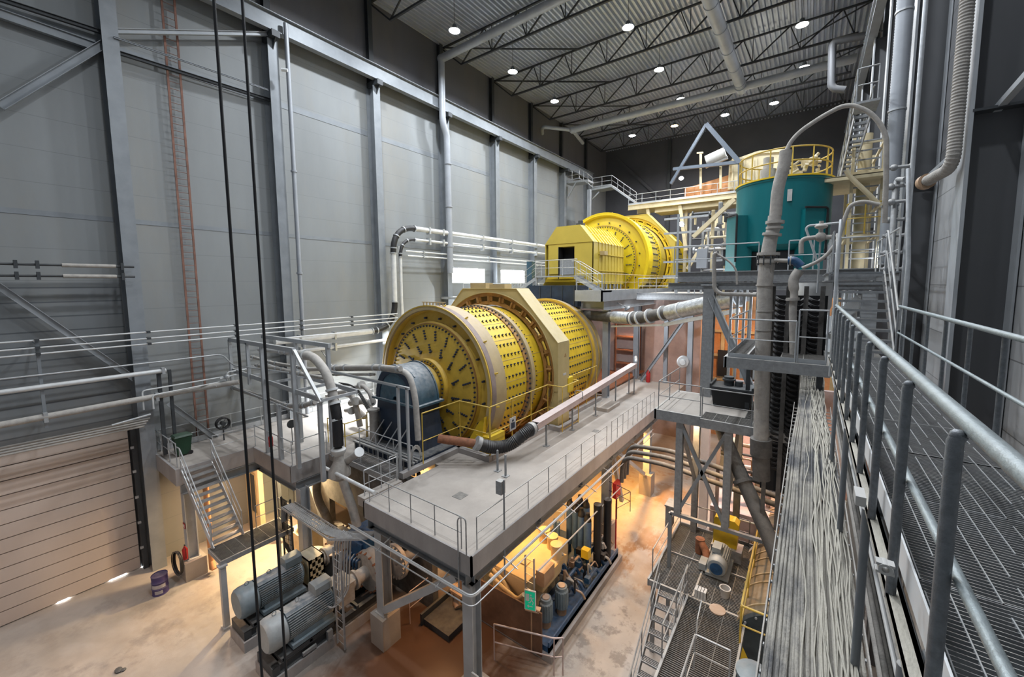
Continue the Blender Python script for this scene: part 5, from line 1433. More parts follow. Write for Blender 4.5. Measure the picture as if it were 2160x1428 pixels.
mb = MB(); mb.bx(XA-.085, XA-.01, -1.5, YW, ZW-.10, ZW-.085); mb.bx(XA-.03, XA-.01, -1.5, YW, ZW-.30, ZW-.085); mb.bx(XA-.085, XA-.075, -1.5, YW, ZW-.125, ZW-.085); part('channel_beam', mb, 'cable_light', t)
mb = MB(); mb.chan((XB+.05, -1.5, ZW-.1), (XB+.05, YW, ZW-.1), .08, .2, .01)
for j in range(8): mb.ibeam((XA, -1+j*1.7, ZW-.16), (XB+.05, -1+j*1.7, ZW-.16), .1, .16)
part('floor_beam', mb, 'steel', t)
def hrail(label, x, ys, side, m='handrail'):
    t = thing('handrail', label, 'railing', (x, 2, ZW))
    mb = MB(); mb.tube([(x, -1.5, ZW+1.1), (x, YW, ZW+1.1)], .030, 14); part('top_rail', mb, m, t)
    mb = MB(); mb.tube([(x, -1.5, ZW+.55), (x, YW, ZW+.55)], .020, 10); part('mid_rail', mb, m, t)
    for y in ys:
        mb = MB(); mb.tube([(x+side*.045, y, ZW-.12), (x+side*.045, y, ZW+1.05), (x+side*.035, y, ZW+1.075)], .0235, 12); mb.sphere((x+side*.04, y, ZW+1.07), .0235, 12, 6); part('post', mb, 'tube_grey', t)
hrail('near left steel handrail of the walkway with thick tubular posts', XA-.02, [-.6+.857*k for k in range(14)], -1)
hrail('right steel handrail of the walkway in front of the dark columns', XB, [.6+1.06*k for k in range(11)], 1)
# hangers, service pipes and clamps beside the walkway
for i, y in enumerate((2.35, 3.9, 6.0, 8.4)):
    mb = MB(); mb.cyl((XA-.07, y, 9.4), (XA-.07, y, ZW-.12), .030, n=10)
    solo('hanger_post', mb, 'steel', 'grey round hanger post under the walkway edge, %s from the camera' % ['first', 'second', 'third', 'fourth'][i], 'post', 'hanger posts')
for i, (x, z, r, m, l) in enumerate(((.60, 10.92, .03, 'dusty', 'pale thin'), (.66, 11.0, .035, 'dusty_dark', 'dark dusty'), (.66, 11.25, .035, 'dusty', 'thick grey'), (.80, 11.1, .05, 'steel_dark', 'almost black'), (.50, 11.8, .014, 'white_pipe', 'white conduit like'), (.585, 11.12, .022, 'dusty_dark', 'brown dusted'))):
    mb = MB(); mb.tube([(x, -1.5, z), (x, 12, z+.05)], r, 10); solo('service_pipe', mb, m, '%s pipe running under the walkway beside the cable tray' % l, 'pipe')
t = thing('pipe_clamp', 'pale cast pipe clamp on the channel beam of the walkway', 'clamp', at(1868, 1195, X=.40))
q = at(1866, 1195, X=.36)
mb = MB(); mb.ring(q, (0, 1, 0), .015, .028, -.03, .03, 14); mb.bar(q+V(-.035, 0, .02), q+V(.035, 0, .02), .05, .012); mb.bar(q+V(-.035, 0, -.02), q+V(.035, 0, -.02), .05, .012); part('clamp_body', mb, 'pvc_grey', t)
q = at(1825, 1040, X=.40)
mb = MB(); mb.bx(q.x-.06, q.x+.0, q.y-.09, q.y+.09, q.z-.07, q.z+.0); solo('junction_box', mb, 'pvc_grey', 'small dusty grey box clipped under the channel beam', 'box')

# ================================================================ long cable tray full of dusty cables
t = thing('cable_tray', 'wide dusty ladder type cable tray running under the walkway', 'cable tray', (.17, 5, 10.95))
XT0, XT1, ZT = -.20, .53, 10.92
mb = MB()
for x in (XT0, XT1): mb.bx(x-.006, x+.006, -1, 12.2, ZT-.05, ZT+.05)
part('side_rail', mb, 'dusty', t)
mb = MB()
for k in range(44): mb.bx(XT0, XT1, -1+k*.3, -1+k*.3+.03, ZT-.04, ZT-.02)
part('rung', mb, 'galv', t)
rnd = random.Random(5)
def cpath(x, z, amp, ph, tx, y1=13.6):
    pts = []
    n = 24
    for i in range(n+1):
        y = -1+(y1+1)*i/n
        xx = x+amp*sin(y*1.1+ph)+amp*.6*sin(y*2.7+ph*2)
        k = max(0, min(1, (y-9.0)/3.0)); xx = xx*(1-k)+(tx+(x-.17)*.75)*k
        zz = z+.55*max(0, (y-11.0)/2.6)**2*1.1
        pts.append((xx, y, zz))
    return pts
for i in range(20):
    x = XT0+.04+i*.0345
    mb = MB(); mb.tube(cpath(x, ZT+.0, .002, i, .15), .0165, 8)
    solo('power_cable', mb, 'cable_dust', 'thick dusty cable lying straight in the bottom layer of the long tray', 'cable', 'straight cables in the long tray')
for i in range(18):
    x = XT0+.05+i*.0345+rnd.uniform(-.007, .007)
    mb = MB(); mb.tube(cpath(x, ZT+.03+rnd.uniform(0, .006), .005, rnd.uniform(0, 6), .15), rnd.uniform(.014, .0175), 8)
    solo('power_cable', mb, 'cable_dust', 'thick dusty cable on the upper layer of the long tray', 'cable', 'upper cables in the long tray')
for i in range(24):
    x = rnd.gauss(.29, .07); x = max(XT0+.1, min(XT1-.02, x))
    mb = MB()
    pts = []
    ph = rnd.uniform(0, 6); ph2 = rnd.uniform(0, 6); a = rnd.uniform(.010, .035); f = rnd.uniform(.9, 2.4)
    for j in range(46):
        y = -1+14.4*j/45
        xx = x+a*sin(y*f+ph)+a*.5*sin(y*f*2.3+ph2); k = max(0, min(1, (y-9)/3)); xx = xx*(1-k)+(.16+(x-.2)*.9+.04*sin(y*3+ph))*k
        pts.append((xx, y, ZT+.056+.012*sin(y*1.7+ph2)+.012+.55*max(0, (y-11.0)/2.6)**2*1.1+.03*(i % 3)*.4))
    mb.tube(pts, rnd.uniform(.0055, .009), 6)
    solo('control_cable', mb, 'cable_light', 'thin pale control cable meandering over the long cable tray', 'cable', 'thin cables strewn on the long tray')

# stairs at the end of the walkway
stairs('steel stairs rising from the far end of the walkway', ((XA+XB)/2, YW+.1, ZW+.0), ((XA+XB)/2, YW+2.4, ZW+1.9), .98, 9, 'galv_old', railh=1.0)
mb = MB(); mb.tube([(XA-.05, YW-.1, ZW-.5), (XA-.05, YW-.1, ZW+2.2), (XA-.02, YW+.3, ZW+3.0)], .035, 10); solo('newel_pole', mb, 'galv', 'tall pale pole at the left foot of the walkway stairs', 'post')
mb = MB(); mb.tube([(XB+.06, YW-.1, ZW-.3), (XB+.06, YW-.1, ZW+2.0), (XB+.04, YW+.6, ZW+4)], .04, 10); solo('newel_pole', mb, 'galv', 'tall pale pole at the right foot of the walkway stairs', 'post')
t = thing('stair_platform', 'steel platform at the top of the walkway stairs', 'platform', (1.0, 15, 14.2))
mb = MB(); grate(mb, XA-.1, XB+.3, YW+2.5, 18.3, 14.28, .09, 'x', .4); part('grating', mb, 'steel', t)
mb = MB()
for x in (XA-.1, XB+.3): mb.chan((x, YW+2.5, 14.15), (x, 18.3, 14.15), .08, .22)
part('frame', mb, 'galv_old', t)
railing('light railing on the platform beyond the walkway stairs', [(XB+.25, YW+2.6, 14.28), (XB+.25, 18.3, 14.28)], 1.1, 1.0, 'white_pipe', toe=False)
railing('light railing left of the platform beyond the walkway stairs', [(XA-.05, YW+2.6, 14.28), (XA-.05, 18.3, 14.28)], 1.1, 1.2, 'galv', toe=False)

# ================================================================ grating platform below the tank (level with the walkway)
Z3 = 11.9
t = thing('grating_platform', 'dusty dark grating platform the big pipe passes through', 'platform', (-.7, 14, Z3-.3))
mb = MB(); grate(mb, -1.85, .45, 12.6, 13.2, Z3, .07, 'x', .4, .04, .02); grate(mb, -1.85, -1.45, 13.2, 17.2, Z3, .07, 'x', .4, .04, .02); grate(mb, -.6, .45, 13.2, 14.4, Z3, .07, 'x', .4, .04, .02); part('grating', mb, 'dusty_dark', t)
mb = MB(); mb.bx(-1.9, .5, 12.52, 12.6, Z3-.28, Z3+.02); mb.bx(-1.93, -1.85, 12.52, 17.2, Z3-.28, Z3+.02); mb.bx(.42, .5, 12.6, 17.2, Z3-.28, Z3); mb.bx(-1.45, -1.4, 13.2, 17.2, Z3-.2, Z3); part('frame', mb, 'galv_old', t)
mb = MB()
for x, y in ((.3, 12.75), (-1.75, 17.0), (.3, 17.0)):
    mb.bar((x, y, 0 if y < 14 else 9.2), (x, y, Z3-.28), .14, .14)
part('leg', mb, 'steel_dark', t)
railing('three bar grey railing along the front of the dark grating platform', [(-1.82, 16.8, Z3), (-1.82, 12.64, Z3), (-.25, 12.64, Z3)], 1.1, 1.2, 'steel_light', .022, toe=True)
railing('grey railing between the big pipe and the walkway stairs', [(-.2, 12.64, Z3), (.4, 12.64, Z3)], 1.4, .5, 'steel_light', .022, toe=True)

# rack of black stacked cables behind the big pipe
t = thing('cable_rack', 'tall dark rack of stacked black cable bends behind the big pipe', 'rack', (-.5, 15.0, 8))
for x in (-.95, -.55, -.1, .3):
    mb = MB(); mb.bar((x, 14.9, 6), (x, 14.9, 13.9), .12, .16); part('upright', mb, 'dusty_dark', t)
for k in range(34):
    mb = MB(); z = 8.0+k*.165
    for j, x in enumerate((-.9, -.5, -.06)):
        mb.tube([(x, 15.1, z+.1), (x+.12, 14.95, z+.02), (x+.26, 15.0, z-.02), (x+.36, 15.2, z+.06)], .05, 6)
    part('cable_layer', mb, 'rubber', t)
mb = MB(); mb.bx(-1.1, .45, 15.5, 15.6, 7, 13.6); part('rear_panel', mb, 'black', t)

# ================================================================ lower service platform with black box
Z6 = 9.2
t = thing('service_platform', 'concrete and grating platform on braced legs, lower right of the mill floor', 'platform', (-2.5, 16.5, 0))
mb = MB(); mb.bx(-4.6, -3.0, 15.25, 18.5, Z6-.1, Z6); mb.bx(-3.0, -1.7, 16.0, 18.5, Z6-.1, Z6); part('slab', mb, 'concrete', t)
mb = MB(); grate(mb, -3.0, .2, 15.05, 16.0, Z6, .06, 'x', .4, .04, .02); grate(mb, -1.7, .2, 16.0, 18.5, Z6, .08, 'x', .4, .04, .02); part('grating', mb, 'dusty_dark', t)
mb = MB(); mb.bx(-4.66, -2.95, 15.18, 15.26, Z6-.35, Z6+.02); mb.bx(-2.98, .25, 14.98, 15.06, Z6-.3, Z6+.02); mb.bx(-4.68, -4.6, 15.18, 18.6, Z6-.35, Z6+.02); mb.bx(-4.6, .2, 18.5, 18.58, Z6-.3, Z6); part('frame', mb, 'galv_old', t)
for x, y in ((-3.75, 15.4), (-2.1, 15.4), (-3.75, 18.3), (-2.1, 18.3), (.1, 15.4)):
    mb = MB(); mb.ibeam((x, y, 5.25 if (x < 0 and y < 16) else 0), (x, y, Z6-.3), .24, .24, .018, up=(0, 1, 0)); part('leg', mb, 'galv_old', t)
for (a, b_) in (((-3.75, 15.35, 5.3), (-2.1, 15.35, 8.9)), ((-2.1, 15.35, 5.3), (-3.75, 15.35, 8.9)), ((-4.0, 15.35, 5.2), (.2, 15.35, 5.2)), ((-4.0, 15.35, 0), (-4.0, 15.35, 5.2)), ((-3.75, 18.3, 5.3), (-3.75, 15.4, 8.8)), ((-2.1, 18.3, 8.8), (-2.1, 15.4, 5.3))):
    mb = MB(); mb.bar(a, b_, .12, .12); part('cross_brace', mb, 'steel', t)
railing('grey railing on the left end of the lower service platform', [(-4.55, 18.3, Z6), (-4.55, 15.3, Z6), (-3.05, 15.3, Z6)], 1.1, 1.5, 'galv_old', .02, toe=False)
railing('grey railing on the grating front of the lower service platform', [(-2.95, 15.1, Z6), (.15, 15.1, Z6)], 1.1, 1.55, 'galv_old', .022, toe=False)
t = thing('black_machine_box', 'black box shaped machine with a round cap on the service platform', 'machine', (-2.35, 17.5, Z6))
mb = MB(); frustum(mb, (-2.3, 17.4), .62, .45, .7, .5, Z6+.05, Z6+.75); part('body', mb, 'black', t)
mb = MB(); mb.bx(-3.05, -1.55, 16.85, 17.95, Z6+.72, Z6+.80); 
for x in (-3.02, -1.58): mb.bx(x-.03, x+.03, 16.85, 17.95, Z6+.8, Z6+.9)
part('rim', mb, 'steel_dark', t)
mb = MB(); mb.cyl((-2.45, 17.4, Z6+.8), (-2.45, 17.4, Z6+1.15), .18, n=18); mb.cyl((-2.1, 17.4, Z6+.8), (-2.1, 17.4, Z6+1.0), .14, n=18); mb.cyl((-2.45, 17.4, Z6+1.0), (-2.45, 17.4, Z6+1.06), .24, n=18); part('cap', mb, 'steel_dark', t)
for x in (-2.85, -1.75):
    mb = MB(); mb.bx(x-.05, x+.05, 16.93, 17.88, Z6, Z6+.1); part('foot', mb, 'steel_dark', t)
# thick pipes under the service platform
mb = MB(); mb.tube([(-2.9, 17.6, 8.6), (-2.1, 15.9, 7.9), (-.6, 14.6, 5.6), (.4, 13.6, 3.6)], .24, 12, .5); mb.ring((-1.6, 15.45, 7.1), (1, -.9, -1.5), .24, .32, -.06, .06, 14); solo('slurry_pipe', mb, 'dusty_dark', 'fat dark pipe slanting down under the service platform', 'pipe')
for k in range(3):
    mb = MB(); mb.tube([(-7.75+.05*k, 20.6-.5*k, 3.6), (-7.7+.05*k, 20.6-.5*k, 5.25-.12*k), (-5.2, 19.6-.4*k, 5.9-.2*k), (-.4, 18.2-.3*k, 5.9-.2*k)], .11, 10, .7)
    solo('slurry_pipe', mb, 'dusty_dark', ['upper', 'middle', 'lower'][k]+' of three dusty pipes bending from the mill floor edge to the right', 'pipe', 'bundle of bent pipes')
t = thing('column_tall', 'tall grey column on the service platform carrying the tank deck', 'column', (-3.45, 18.4, Z6)); t.name = 'steel_column'; ORI[t.name] = Vector(t.location)
mb = MB(); mb.ibeam((-3.45, 18.35, Z6), (-3.45, 18.35, 13.9), .42, .42, .03, up=(0, 1, 0)); mb.bx(-3.75, -3.15, 18.05, 18.65, 13.9, 13.97); part('shaft', mb, 'galv_old', t)

# ================================================================ tank deck, teal tank, big pipe
ZK = 14.5
t = thing('tank_deck', 'heavy steel deck carrying the teal tank', 'platform', (-1.5, 21, ZK-.5))
mb = MB(); mb.bx(-4.6, 2.2, 18.6, 24.0, ZK-.05, ZK); part('deck_plate', mb, 'dusty', t)
mb = MB(); mb.ibeam((-4.8, 18.5, ZK-.22), (2.2, 18.5, ZK-.22), .25, .42, .03); mb.ibeam((-4.6, 18.5, ZK-.25), (-4.6, 24, ZK-.25), .25, .42); mb.ibeam((-4.8, 24, ZK-.25), (2.2, 24, ZK-.25), .25, .42); mb.ibeam((-5.2, 18.5, ZK-.62), (2.2, 18.5, ZK-.62), .2, .3, .02)
for x in (-3, -1.2, .6): mb.ibeam((x, 18.6, ZK-.25), (x, 24, ZK-.25), .2, .3)
part('beam', mb, 'galv_old', t)
railing('grey railing along the front of the tank deck, left part', [(-5.0, 18.6, ZK), (-1.75, 18.6, ZK)], 1.1, 1.6, 'steel_light', .026, toe=False)
railing('grey railing along the front of the tank deck, right part', [(-.75, 18.6, ZK), (.8, 18.6, ZK), (2.1, 18.6, ZK)], 1.1, 1.0, 'steel_light', .026, toe=False)
mcol(-4.4, 23.8, 'rear grey column under the tank deck', foot=0, top=ZK-.5)
mcol(1.4, 23.8, 'rear right grey column under the tank deck', foot=0, top=ZK-.5)
mcol(1.7, 18.6, 'front right grey column under the tank deck', foot=0, top=ZK-.8)
TX, TY, TR = -1.2, 21.0, 1.75
t = thing('storage_tank', 'round teal green steel tank with saddle feet below the yellow rail', 'tank', (TX, TY, ZK))
mb = MB(); mb.lathe([(0, 15.2), (TR*.72, 15.15), (TR, 15.55), (TR, 18.05), (TR+.03, 18.08), (TR+.03, 18.16), (TR-.05, 18.16), (TR-.05, 18.12), (0, 18.15)], (TX, TY, 0), (0, 0, 1), 64); part('tank_shell', mb, 'teal', t)
mb = MB(); mb.ring((TX, TY, 0), (0, 0, 1), TR-.3, TR+.06, 18.16, 18.22, 64); part('top_rim', mb, 'yellow', t, 'yellow top rim')
for k, a in enumerate((-2.5, -.88, .9, 2.4)):
    rr_ = TR+.02 if k == 0 else TR-.22; c = V(TX+cos(a)*rr_, TY+sin(a)*rr_, 0); d = V(cos(a), sin(a), 0); s_ = V(-d.y, d.x, 0)
    mb = MB(); P4 = [c+s_*.42+d*.38, c-s_*.42+d*.38, c-s_*.42-d*.3, c+s_*.42-d*.3]
    mb.prism([V(p.x, p.y, ZK) for p in P4], (0, 0, 2.35)); part('saddle_foot', mb, 'teal', t)
    mb = MB(); mb.tube([V((c+s_*.46+d*.42).x, (c+s_*.46+d*.42).y, ZK+.4), V((c+s_*.46+d*.42).x, (c+s_*.46+d*.42).y, ZK+2.40), V((c-s_*.46+d*.42).x, (c-s_*.46+d*.42).y, ZK+2.40)], .045, 6, .12); part('foot_edge', mb, 'black', t)
mb = MB(); mb.ring((TX, TY, 0), (0, 0, 1), TR*.8, TR*.86, ZK, 15.3, 48); part('skirt', mb, 'black', t)
mb = MB(); q = V(TX+.35, TY-TR-.01, 17.2); mb.bx(q.x-.08, q.x+.08, q.y-.01, q.y+.02, q.z, q.z+.45); part('data_plate', mb, 'pvc_grey', t)
# yellow round railing on the tank
t = thing('railing', 'yellow round railing on top of the teal tank', 'railing', (TX, TY, 18.2))
def cp(a, r, z): return V(TX+r*cos(a), TY+r*sin(a), z)
for z, nm in ((19.3, 'top_rail'), (18.78, 'mid_rail')):
    mb = MB(); mb.tube([cp(2*pi*k/40, TR-.08, z) for k in range(40)], .03, 8, closed=True); part(nm, mb, 'yellow_rail', t)
for k in range(14):
    mb = MB(); a = 2*pi*k/14; mb.bar(cp(a, TR-.08, 18.2), cp(a, TR-.08, 19.3), .05, .05); part('post', mb, 'yellow_rail', t)
t = thing('tank_agitator', 'cluttered cream valve and drive assembly on top of the teal tank', 'machine', (TX+.6, TY-.2, 18.2))
rn_ = random.Random(3)
mb = MB()
for k in range(26):
    x, y, z = TX+.75+rn_.uniform(-.5, .5), TY-.4+rn_.uniform(-.5, .5), 18.3+rn_.uniform(.0, .7)
    if k % 3: mb.cyl((x, y, z), (x+rn_.uniform(-.25, .25), y+rn_.uniform(-.1, .1), z+rn_.uniform(-.1, .25)), rn_.uniform(.04, .1), n=8)
    else: mb.bx(x-.08, x+.08, y-.08, y+.08, z-.08, z+.1)
part('valve_fitting', mb, 'cream', t)
mb = MB(); mb.bx(TX+.2, TX+1.3, TY-.9, TY-.1, 18.2, 18.3); mb.cyl((TX-.6, TY+.3, 18.15), (TX-.6, TY+.3, 19.0), .3, n=18); mb.cyl((TX-.6, TY+.3, 19.0), (TX-.6, TY+.3, 19.5), .2, n=18); part('drive_unit', mb, 'dusty', t)

# the big dusty pipe
YP = 14.6
def Q(u, v, y=YP): return at(u, v, Y=y)
t = thing('riser_pipe', 'big dusty riser pipe passing in front of the teal tank and down through the platforms', 'pipe', Q(1604, 990))
mb = MB(); mb.tube([Q(1658, 318), Q(1655, 345), Q(1640, 400), Q(1636, 455)], .165, 18, .3); part('upper_pipe', mb, 'dusty', t)
mb = MB(); mb.tube([Q(1634, 455), Q(1632, 480), Q(1625, 505), Q(1620, 535)], [.175, .18, .19, .2], 18); part('bend_piece', mb, 'dusty', t)
mb = MB(); mb.tube([Q(1619, 545), Q(1613, 600), Q(1613, 650), Q(1609, 740), Q(1606, 880), Q(1605, 925)], .215, 20); part('lower_pipe', mb, 'dusty', t)
mb = MB(); mb.tube([Q(1605, 925), Q(1605, 960)], .31, 20); mb.tube([Q(1605, 960), Q(1606, 1010)], .25, 20); part('socket', mb, 'dusty_dark', t)
mb = MB()
def col(u0, v0, u1, v1, r): a, b_ = Q(u0, v0), Q(u1, v1); mb.cyl(a, b_, r, n=20)
col(1635, 466, 1634.5, 472, .25); col(1634, 478, 1633.6, 483, .23); col(1629, 492, 1628, 497, .26)
col(1621, 533, 1620.5, 539, .31); col(1620, 548, 1619.5, 555, .29); col(1613.5, 600, 1613.4, 603, .25); col(1613, 655, 1613, 657, .235); col(1611, 695, 1611, 697, .235)
part('flange', mb, 'dusty', t)
mb = MB()
for k in range(10):
    a = 2*pi*k/10; p_ = Q(1620, 544)+V(.29*cos(a), .29*sin(a), 0); mb.cyl(p_-V(0, 0, .22), p_+V(0, 0, .12), .02, n=6)
part('tie_bolt', mb, 'steel_dark', t)
mb = MB(); mb.tube([Q(1657, 322), Q(1668, 298), Q(1690, 275), Q(1735, 245), Q(1775, 224), Q(1800, 222), Q(1835, 236), Q(1858, 262), Q(1870, 290), Q(1869, 380), Q(1866, 470)], .06, 12, .8)
solo('arched_pipe', mb, 'dusty', 'long thin pipe arching high over the teal tank to the right wall', 'pipe')
t = thing('side_branch', 'blue elbow and looping dusty pipe branching off the big riser', 'pipe', Q(1672, 640, 14.3))
mb = MB(); mb.tube([Q(1634, 549, 14.4), Q(1664, 550, 14.3)], .06, 10); part('branch_pipe', mb, 'dusty', t)
mb = MB(); mb.tube([Q(1662, 550, 14.3), Q(1676, 549, 14.3), Q(1690, 562, 14.3)], .12, 12, .2); part('blue_elbow', mb, 'blue_machine', t, 'blue elbow')
mb = MB(); mb.tube([Q(1686, 570, 14.2), Q(1672, 590, 14.2), Q(1676, 618, 14.2), Q(1672, 650, 14.2), Q(1674, 770, 14.2)], [.13]*3+[.13]*6+[.1]*8, 12, .25); part('loop_pipe', mb, 'dusty', t)
mb = MB(); mb.cyl(Q(1672, 628, 14.2), Q(1672, 634, 14.2), .17, n=14); mb.cyl(Q(1666, 550, 14.3), Q(1669, 550, 14.3), .14, n=14); part('clamp', mb, 'dusty', t)
t = thing('supply_hose', 'thin dark hose hanging in a long curve right of the teal tank', 'hose', Q(1700, 562, 14.0))
mb = MB(); mb.tube([Q(1692, 566, 14), Q(1735, 548, 14), Q(1768, 510, 14), Q(1780, 465, 14), Q(1793, 432, 14), Q(1820, 424, 14), Q(1855, 432, 14)], .05, 10, .8); part('hose_body', mb, 'dusty', t)
mb = MB(); mb.tube([Q(1785, 360, 14.6), Q(1795, 375, 14.6), Q(1825, 403, 14.6), Q(1858, 435, 14.6)], .06, 10, .2); solo('sleeve_pipe', mb, 'cream', 'pale sleeved pipe slanting down right of the teal tank', 'pipe')
t = thing('control_valve', 'dusty round control valve on a bent pipe before the teal tank', 'valve', Q(1730, 500, 15.5))
mb = MB(); mb.tube([Q(1690, 535, 15.5), Q(1690, 505, 15.5), Q(1715, 501, 15.5), Q(1765, 500, 15.5)], .07, 10, .2); part('pipe_body', mb, 'dusty', t)
mb = MB(); q = Q(1731, 500, 15.5); mb.sphere(q, .15, 12, 8); mb.cyl(q, q+V(0, 0, .28), .06, n=10); mb.sphere(q+V(0, 0, .32), .17, 12, 8, (1, 1, .5)); mb.cyl(q+V(0, 0, .35), q+V(0, 0, .48), .06, n=10); part('valve_body', mb, 'dusty', t)
mb = MB(); mb.cyl(q-V(0, 0, .1), q-V(0, 0, 1.7), .025, n=8); part('support_rod', mb, 'steel_light', t)
mb = MB(); mb.tube([Q(1727, 560, 16), Q(1700, 482, 16), Q(1706, 476, 16), Q(1770, 470, 16)], .035, 8, .15); solo('thin_pipe', mb, 'steel_light', 'thin bent pale pipe above the control valve', 'pipe')
mb = MB(); mb.tube([Q(1595, 622, 13.6), Q(1520, 620, 13.6), Q(1507, 610, 13.6), Q(1506, 560, 13.6), Q(1507, 536, 13.6), Q(1513, 534, 13.6)], .06, 10, .15); mb.tube([Q(1513, 536, 13.6), Q(1540, 552, 13.6), Q(1554, 570, 13.6), Q(1555, 600, 13.6)], .03, 8, .3)
solo('loop_pipe', mb, 'dusty', 'dusty U shaped pipe loop left of the big riser pipe', 'pipe')
mb = MB(); mb.lathe([(0, 12.3), (.1, 12.3), (.5, 13.2), (.5, 14.0), (0, 14.0)], (.1, 17.0, 0), (0, 0, 1), 24); solo('small_hopper', mb, 'white_pipe', 'pale cylindrical hopper under the tank deck, right of the riser', 'hopper')
beam_thing('knee_brace', 'pale diagonal brace from the column down beside the dark grating platform', Q(1500, 625, 18.2), Q(1590, 830, 18.2), .25, .25, 'steel_light')
for k in range(5):
    mb = MB(); x = Q(1542+k*14, 640, 19).x; mb.bar((x, 19, 10.0), (x, 19, 14.15), .1, .1)
    solo('pipe_stub', mb, 'white_pipe', 'pale vertical pipe behind the dark grating platform', 'pipe', 'row of pale pipes under the tank deck')
for k in range(4):
    mb = MB(); x = .55+k*.28; mb.cyl((x, 20, 11.5), (x, 20, 13.9), .07, n=10); mb.cyl((x, 20, 12.6), (x, 20, 13.0), .11, n=10)
    solo('spray_nozzle', mb, 'white_pipe', 'pale bottle shaped fitting seen through the walkway stairs', 'pipe', 'pale fittings beyond the stairs')
beam_thing('sloping_chute', 'white sloping chute seen through the walkway stair treads', (-.3, 20, 11.2), (1.6, 19.5, 13.4), .5, .4, 'white_pipe', kind='b')
mb = MB(); mb.bx(.3, 1.9, 20.5, 21.3, 11.2, 12.6); mb.cyl((.6, 20.4, 12.2), (.6, 20.5, 12.2), .3, n=16); solo('pump_unit', mb, 'white_pipe', 'pale machine lit brightly beyond the walkway stairs', 'machine')

# stair tower and scaffolding right of the tank
a = at(1797, 372, X=1.15); b_ = at(1818, 262, X=1.25)
stairs('steep steel stair flight high in the corner right of the tank', (1.02, 24.5, 18.6), (1.12, 17.9, 19.6), .42, 14, 'galv_old', railh=.7)
t = thing('stair_landing', 'small landing with railing high in front of the right wall', 'platform', (1.1, 17.3, 19.6))
mb = MB(); mb.bx(.85, 1.45, 16.8, 17.8, 19.55, 19.62); part('plate', mb, 'galv_old', t)
railing('pale railing on the small high landing at the right', [(1.4, 16.85, 19.62), (.88, 16.85, 19.62), (.88, 17.8, 19.62)], 1.0, .8, 'galv_old', .025, toe=False)
t = thing('stair_scaffold', 'cream coloured steel scaffold and stair frame right of the teal tank', 'scaffold', (1.2, 22, ZK))
mb = MB()
for (x, y) in ((1.1, 20.5), (2.0, 20.5), (1.1, 24), (2.0, 24)):
    mb.bar((x, y, ZK), (x, y, 19.6), .1, .1)
for z in (15.8, 17.0, 18.2, 19.3):
    for y in (20.5, 24): mb.bar((1.1, y, z), (2.0, y, z), .08, .1)
    for x in (1.1, 2.0): mb.bar((x, 20.5, z), (x, 24, z), .08, .1)
part('frame', mb, 'cream', t)
mb = MB()
for k in range(14): mb.bx(1.15, 1.9, 20.45, 20.5, ZK+.4+k*.34, ZK+.45+k*.34)
part('screen_bar', mb, 'galv_old', t)
mb = MB(); mb.cyl((1.55, 22, ZK), (1.55, 22, 20.0), .22, n=18); part('vent_pipe', mb, 'cream', t)
railing('yellow railing on the scaffold right of the teal tank', [(1.0, 20.2, 15.9), (2.1, 20.2, 15.9)], 1.1, .5, 'yellow_rail', .03, toe=False)
mb = MB(); mb.bx(-.1, 2.1, 20.0, 20.6, 17.9, 18.05); mb.bx(-.1, 2.1, 20.0, 24, 18.02, 18.06); solo('side_platform', mb, 'cream', 'cream platform edge beside the tank top', 'platform')
# pipes on the right wall beside the duct
for i, (u0, v0, u1, v1, r, l) in enumerate(((1888, 375, 1870, 480, .06, 'hooked pipe'), )):
    mb = MB(); mb.tube([at(1910, 378, X=2.1), at(1893, 378, X=2.0), at(1888, 395, X=1.95), at(1882, 500, X=1.9), at(1878, 640, X=1.9)], .07, 10, .2); solo('hooked_pipe', mb, 'galv_old', 'grey pipe hooked at the top beside the dark right column', 'pipe')
for i in range(7):
    z = 14.4+i*.5
    mb = MB(); mb.tube([(1.7, 16.5+.3*(i % 2), z), (2.25, 16.5+.3*(i % 2), z), (2.25, 16.5, z+.3)], .05, 8, .1); mb.sphere((1.85, 16.5+.3*(i % 2), z), .1, 8, 6)
    solo('instrument_tap', mb, 'galv_old', 'small grey tap on the crowded right wall pipework', 'valve', 'taps on the right wall')
floodlight('cold white floodlight beyond the walkway stairs on the right', (2.3, 20.0, 15.4), (.25, .3, -1), 10, (.7, .84, 1), size=.4, to=(3.12, 20.0, 15.6))

floodlight('cold white floodlight under the tank deck above the pale pipes', (-1.6, 19.6, 13.75), (.1, .25, -1), 130, (.78, .88, 1), size=.4, to=(-1.6, 19.6, 14.3))

t = thing('lower_deck', 'small lit deck carrying the pale machine beyond the walkway stairs', 'platform', (.9, 20.5, 0))
mb = MB(); mb.bx(-.6, 2.3, 19.0, 22.0, 11.08, 11.2); part('deck_plate', mb, 'galv_old', t)
for x, y in ((-.5, 19.1), (2.2, 19.1), (-.5, 21.9), (2.2, 21.9)):
    mb = MB(); mb.bar((x, y, 0), (x, y, 11.08), .14, .14); part('leg', mb, 'galv_old', t)
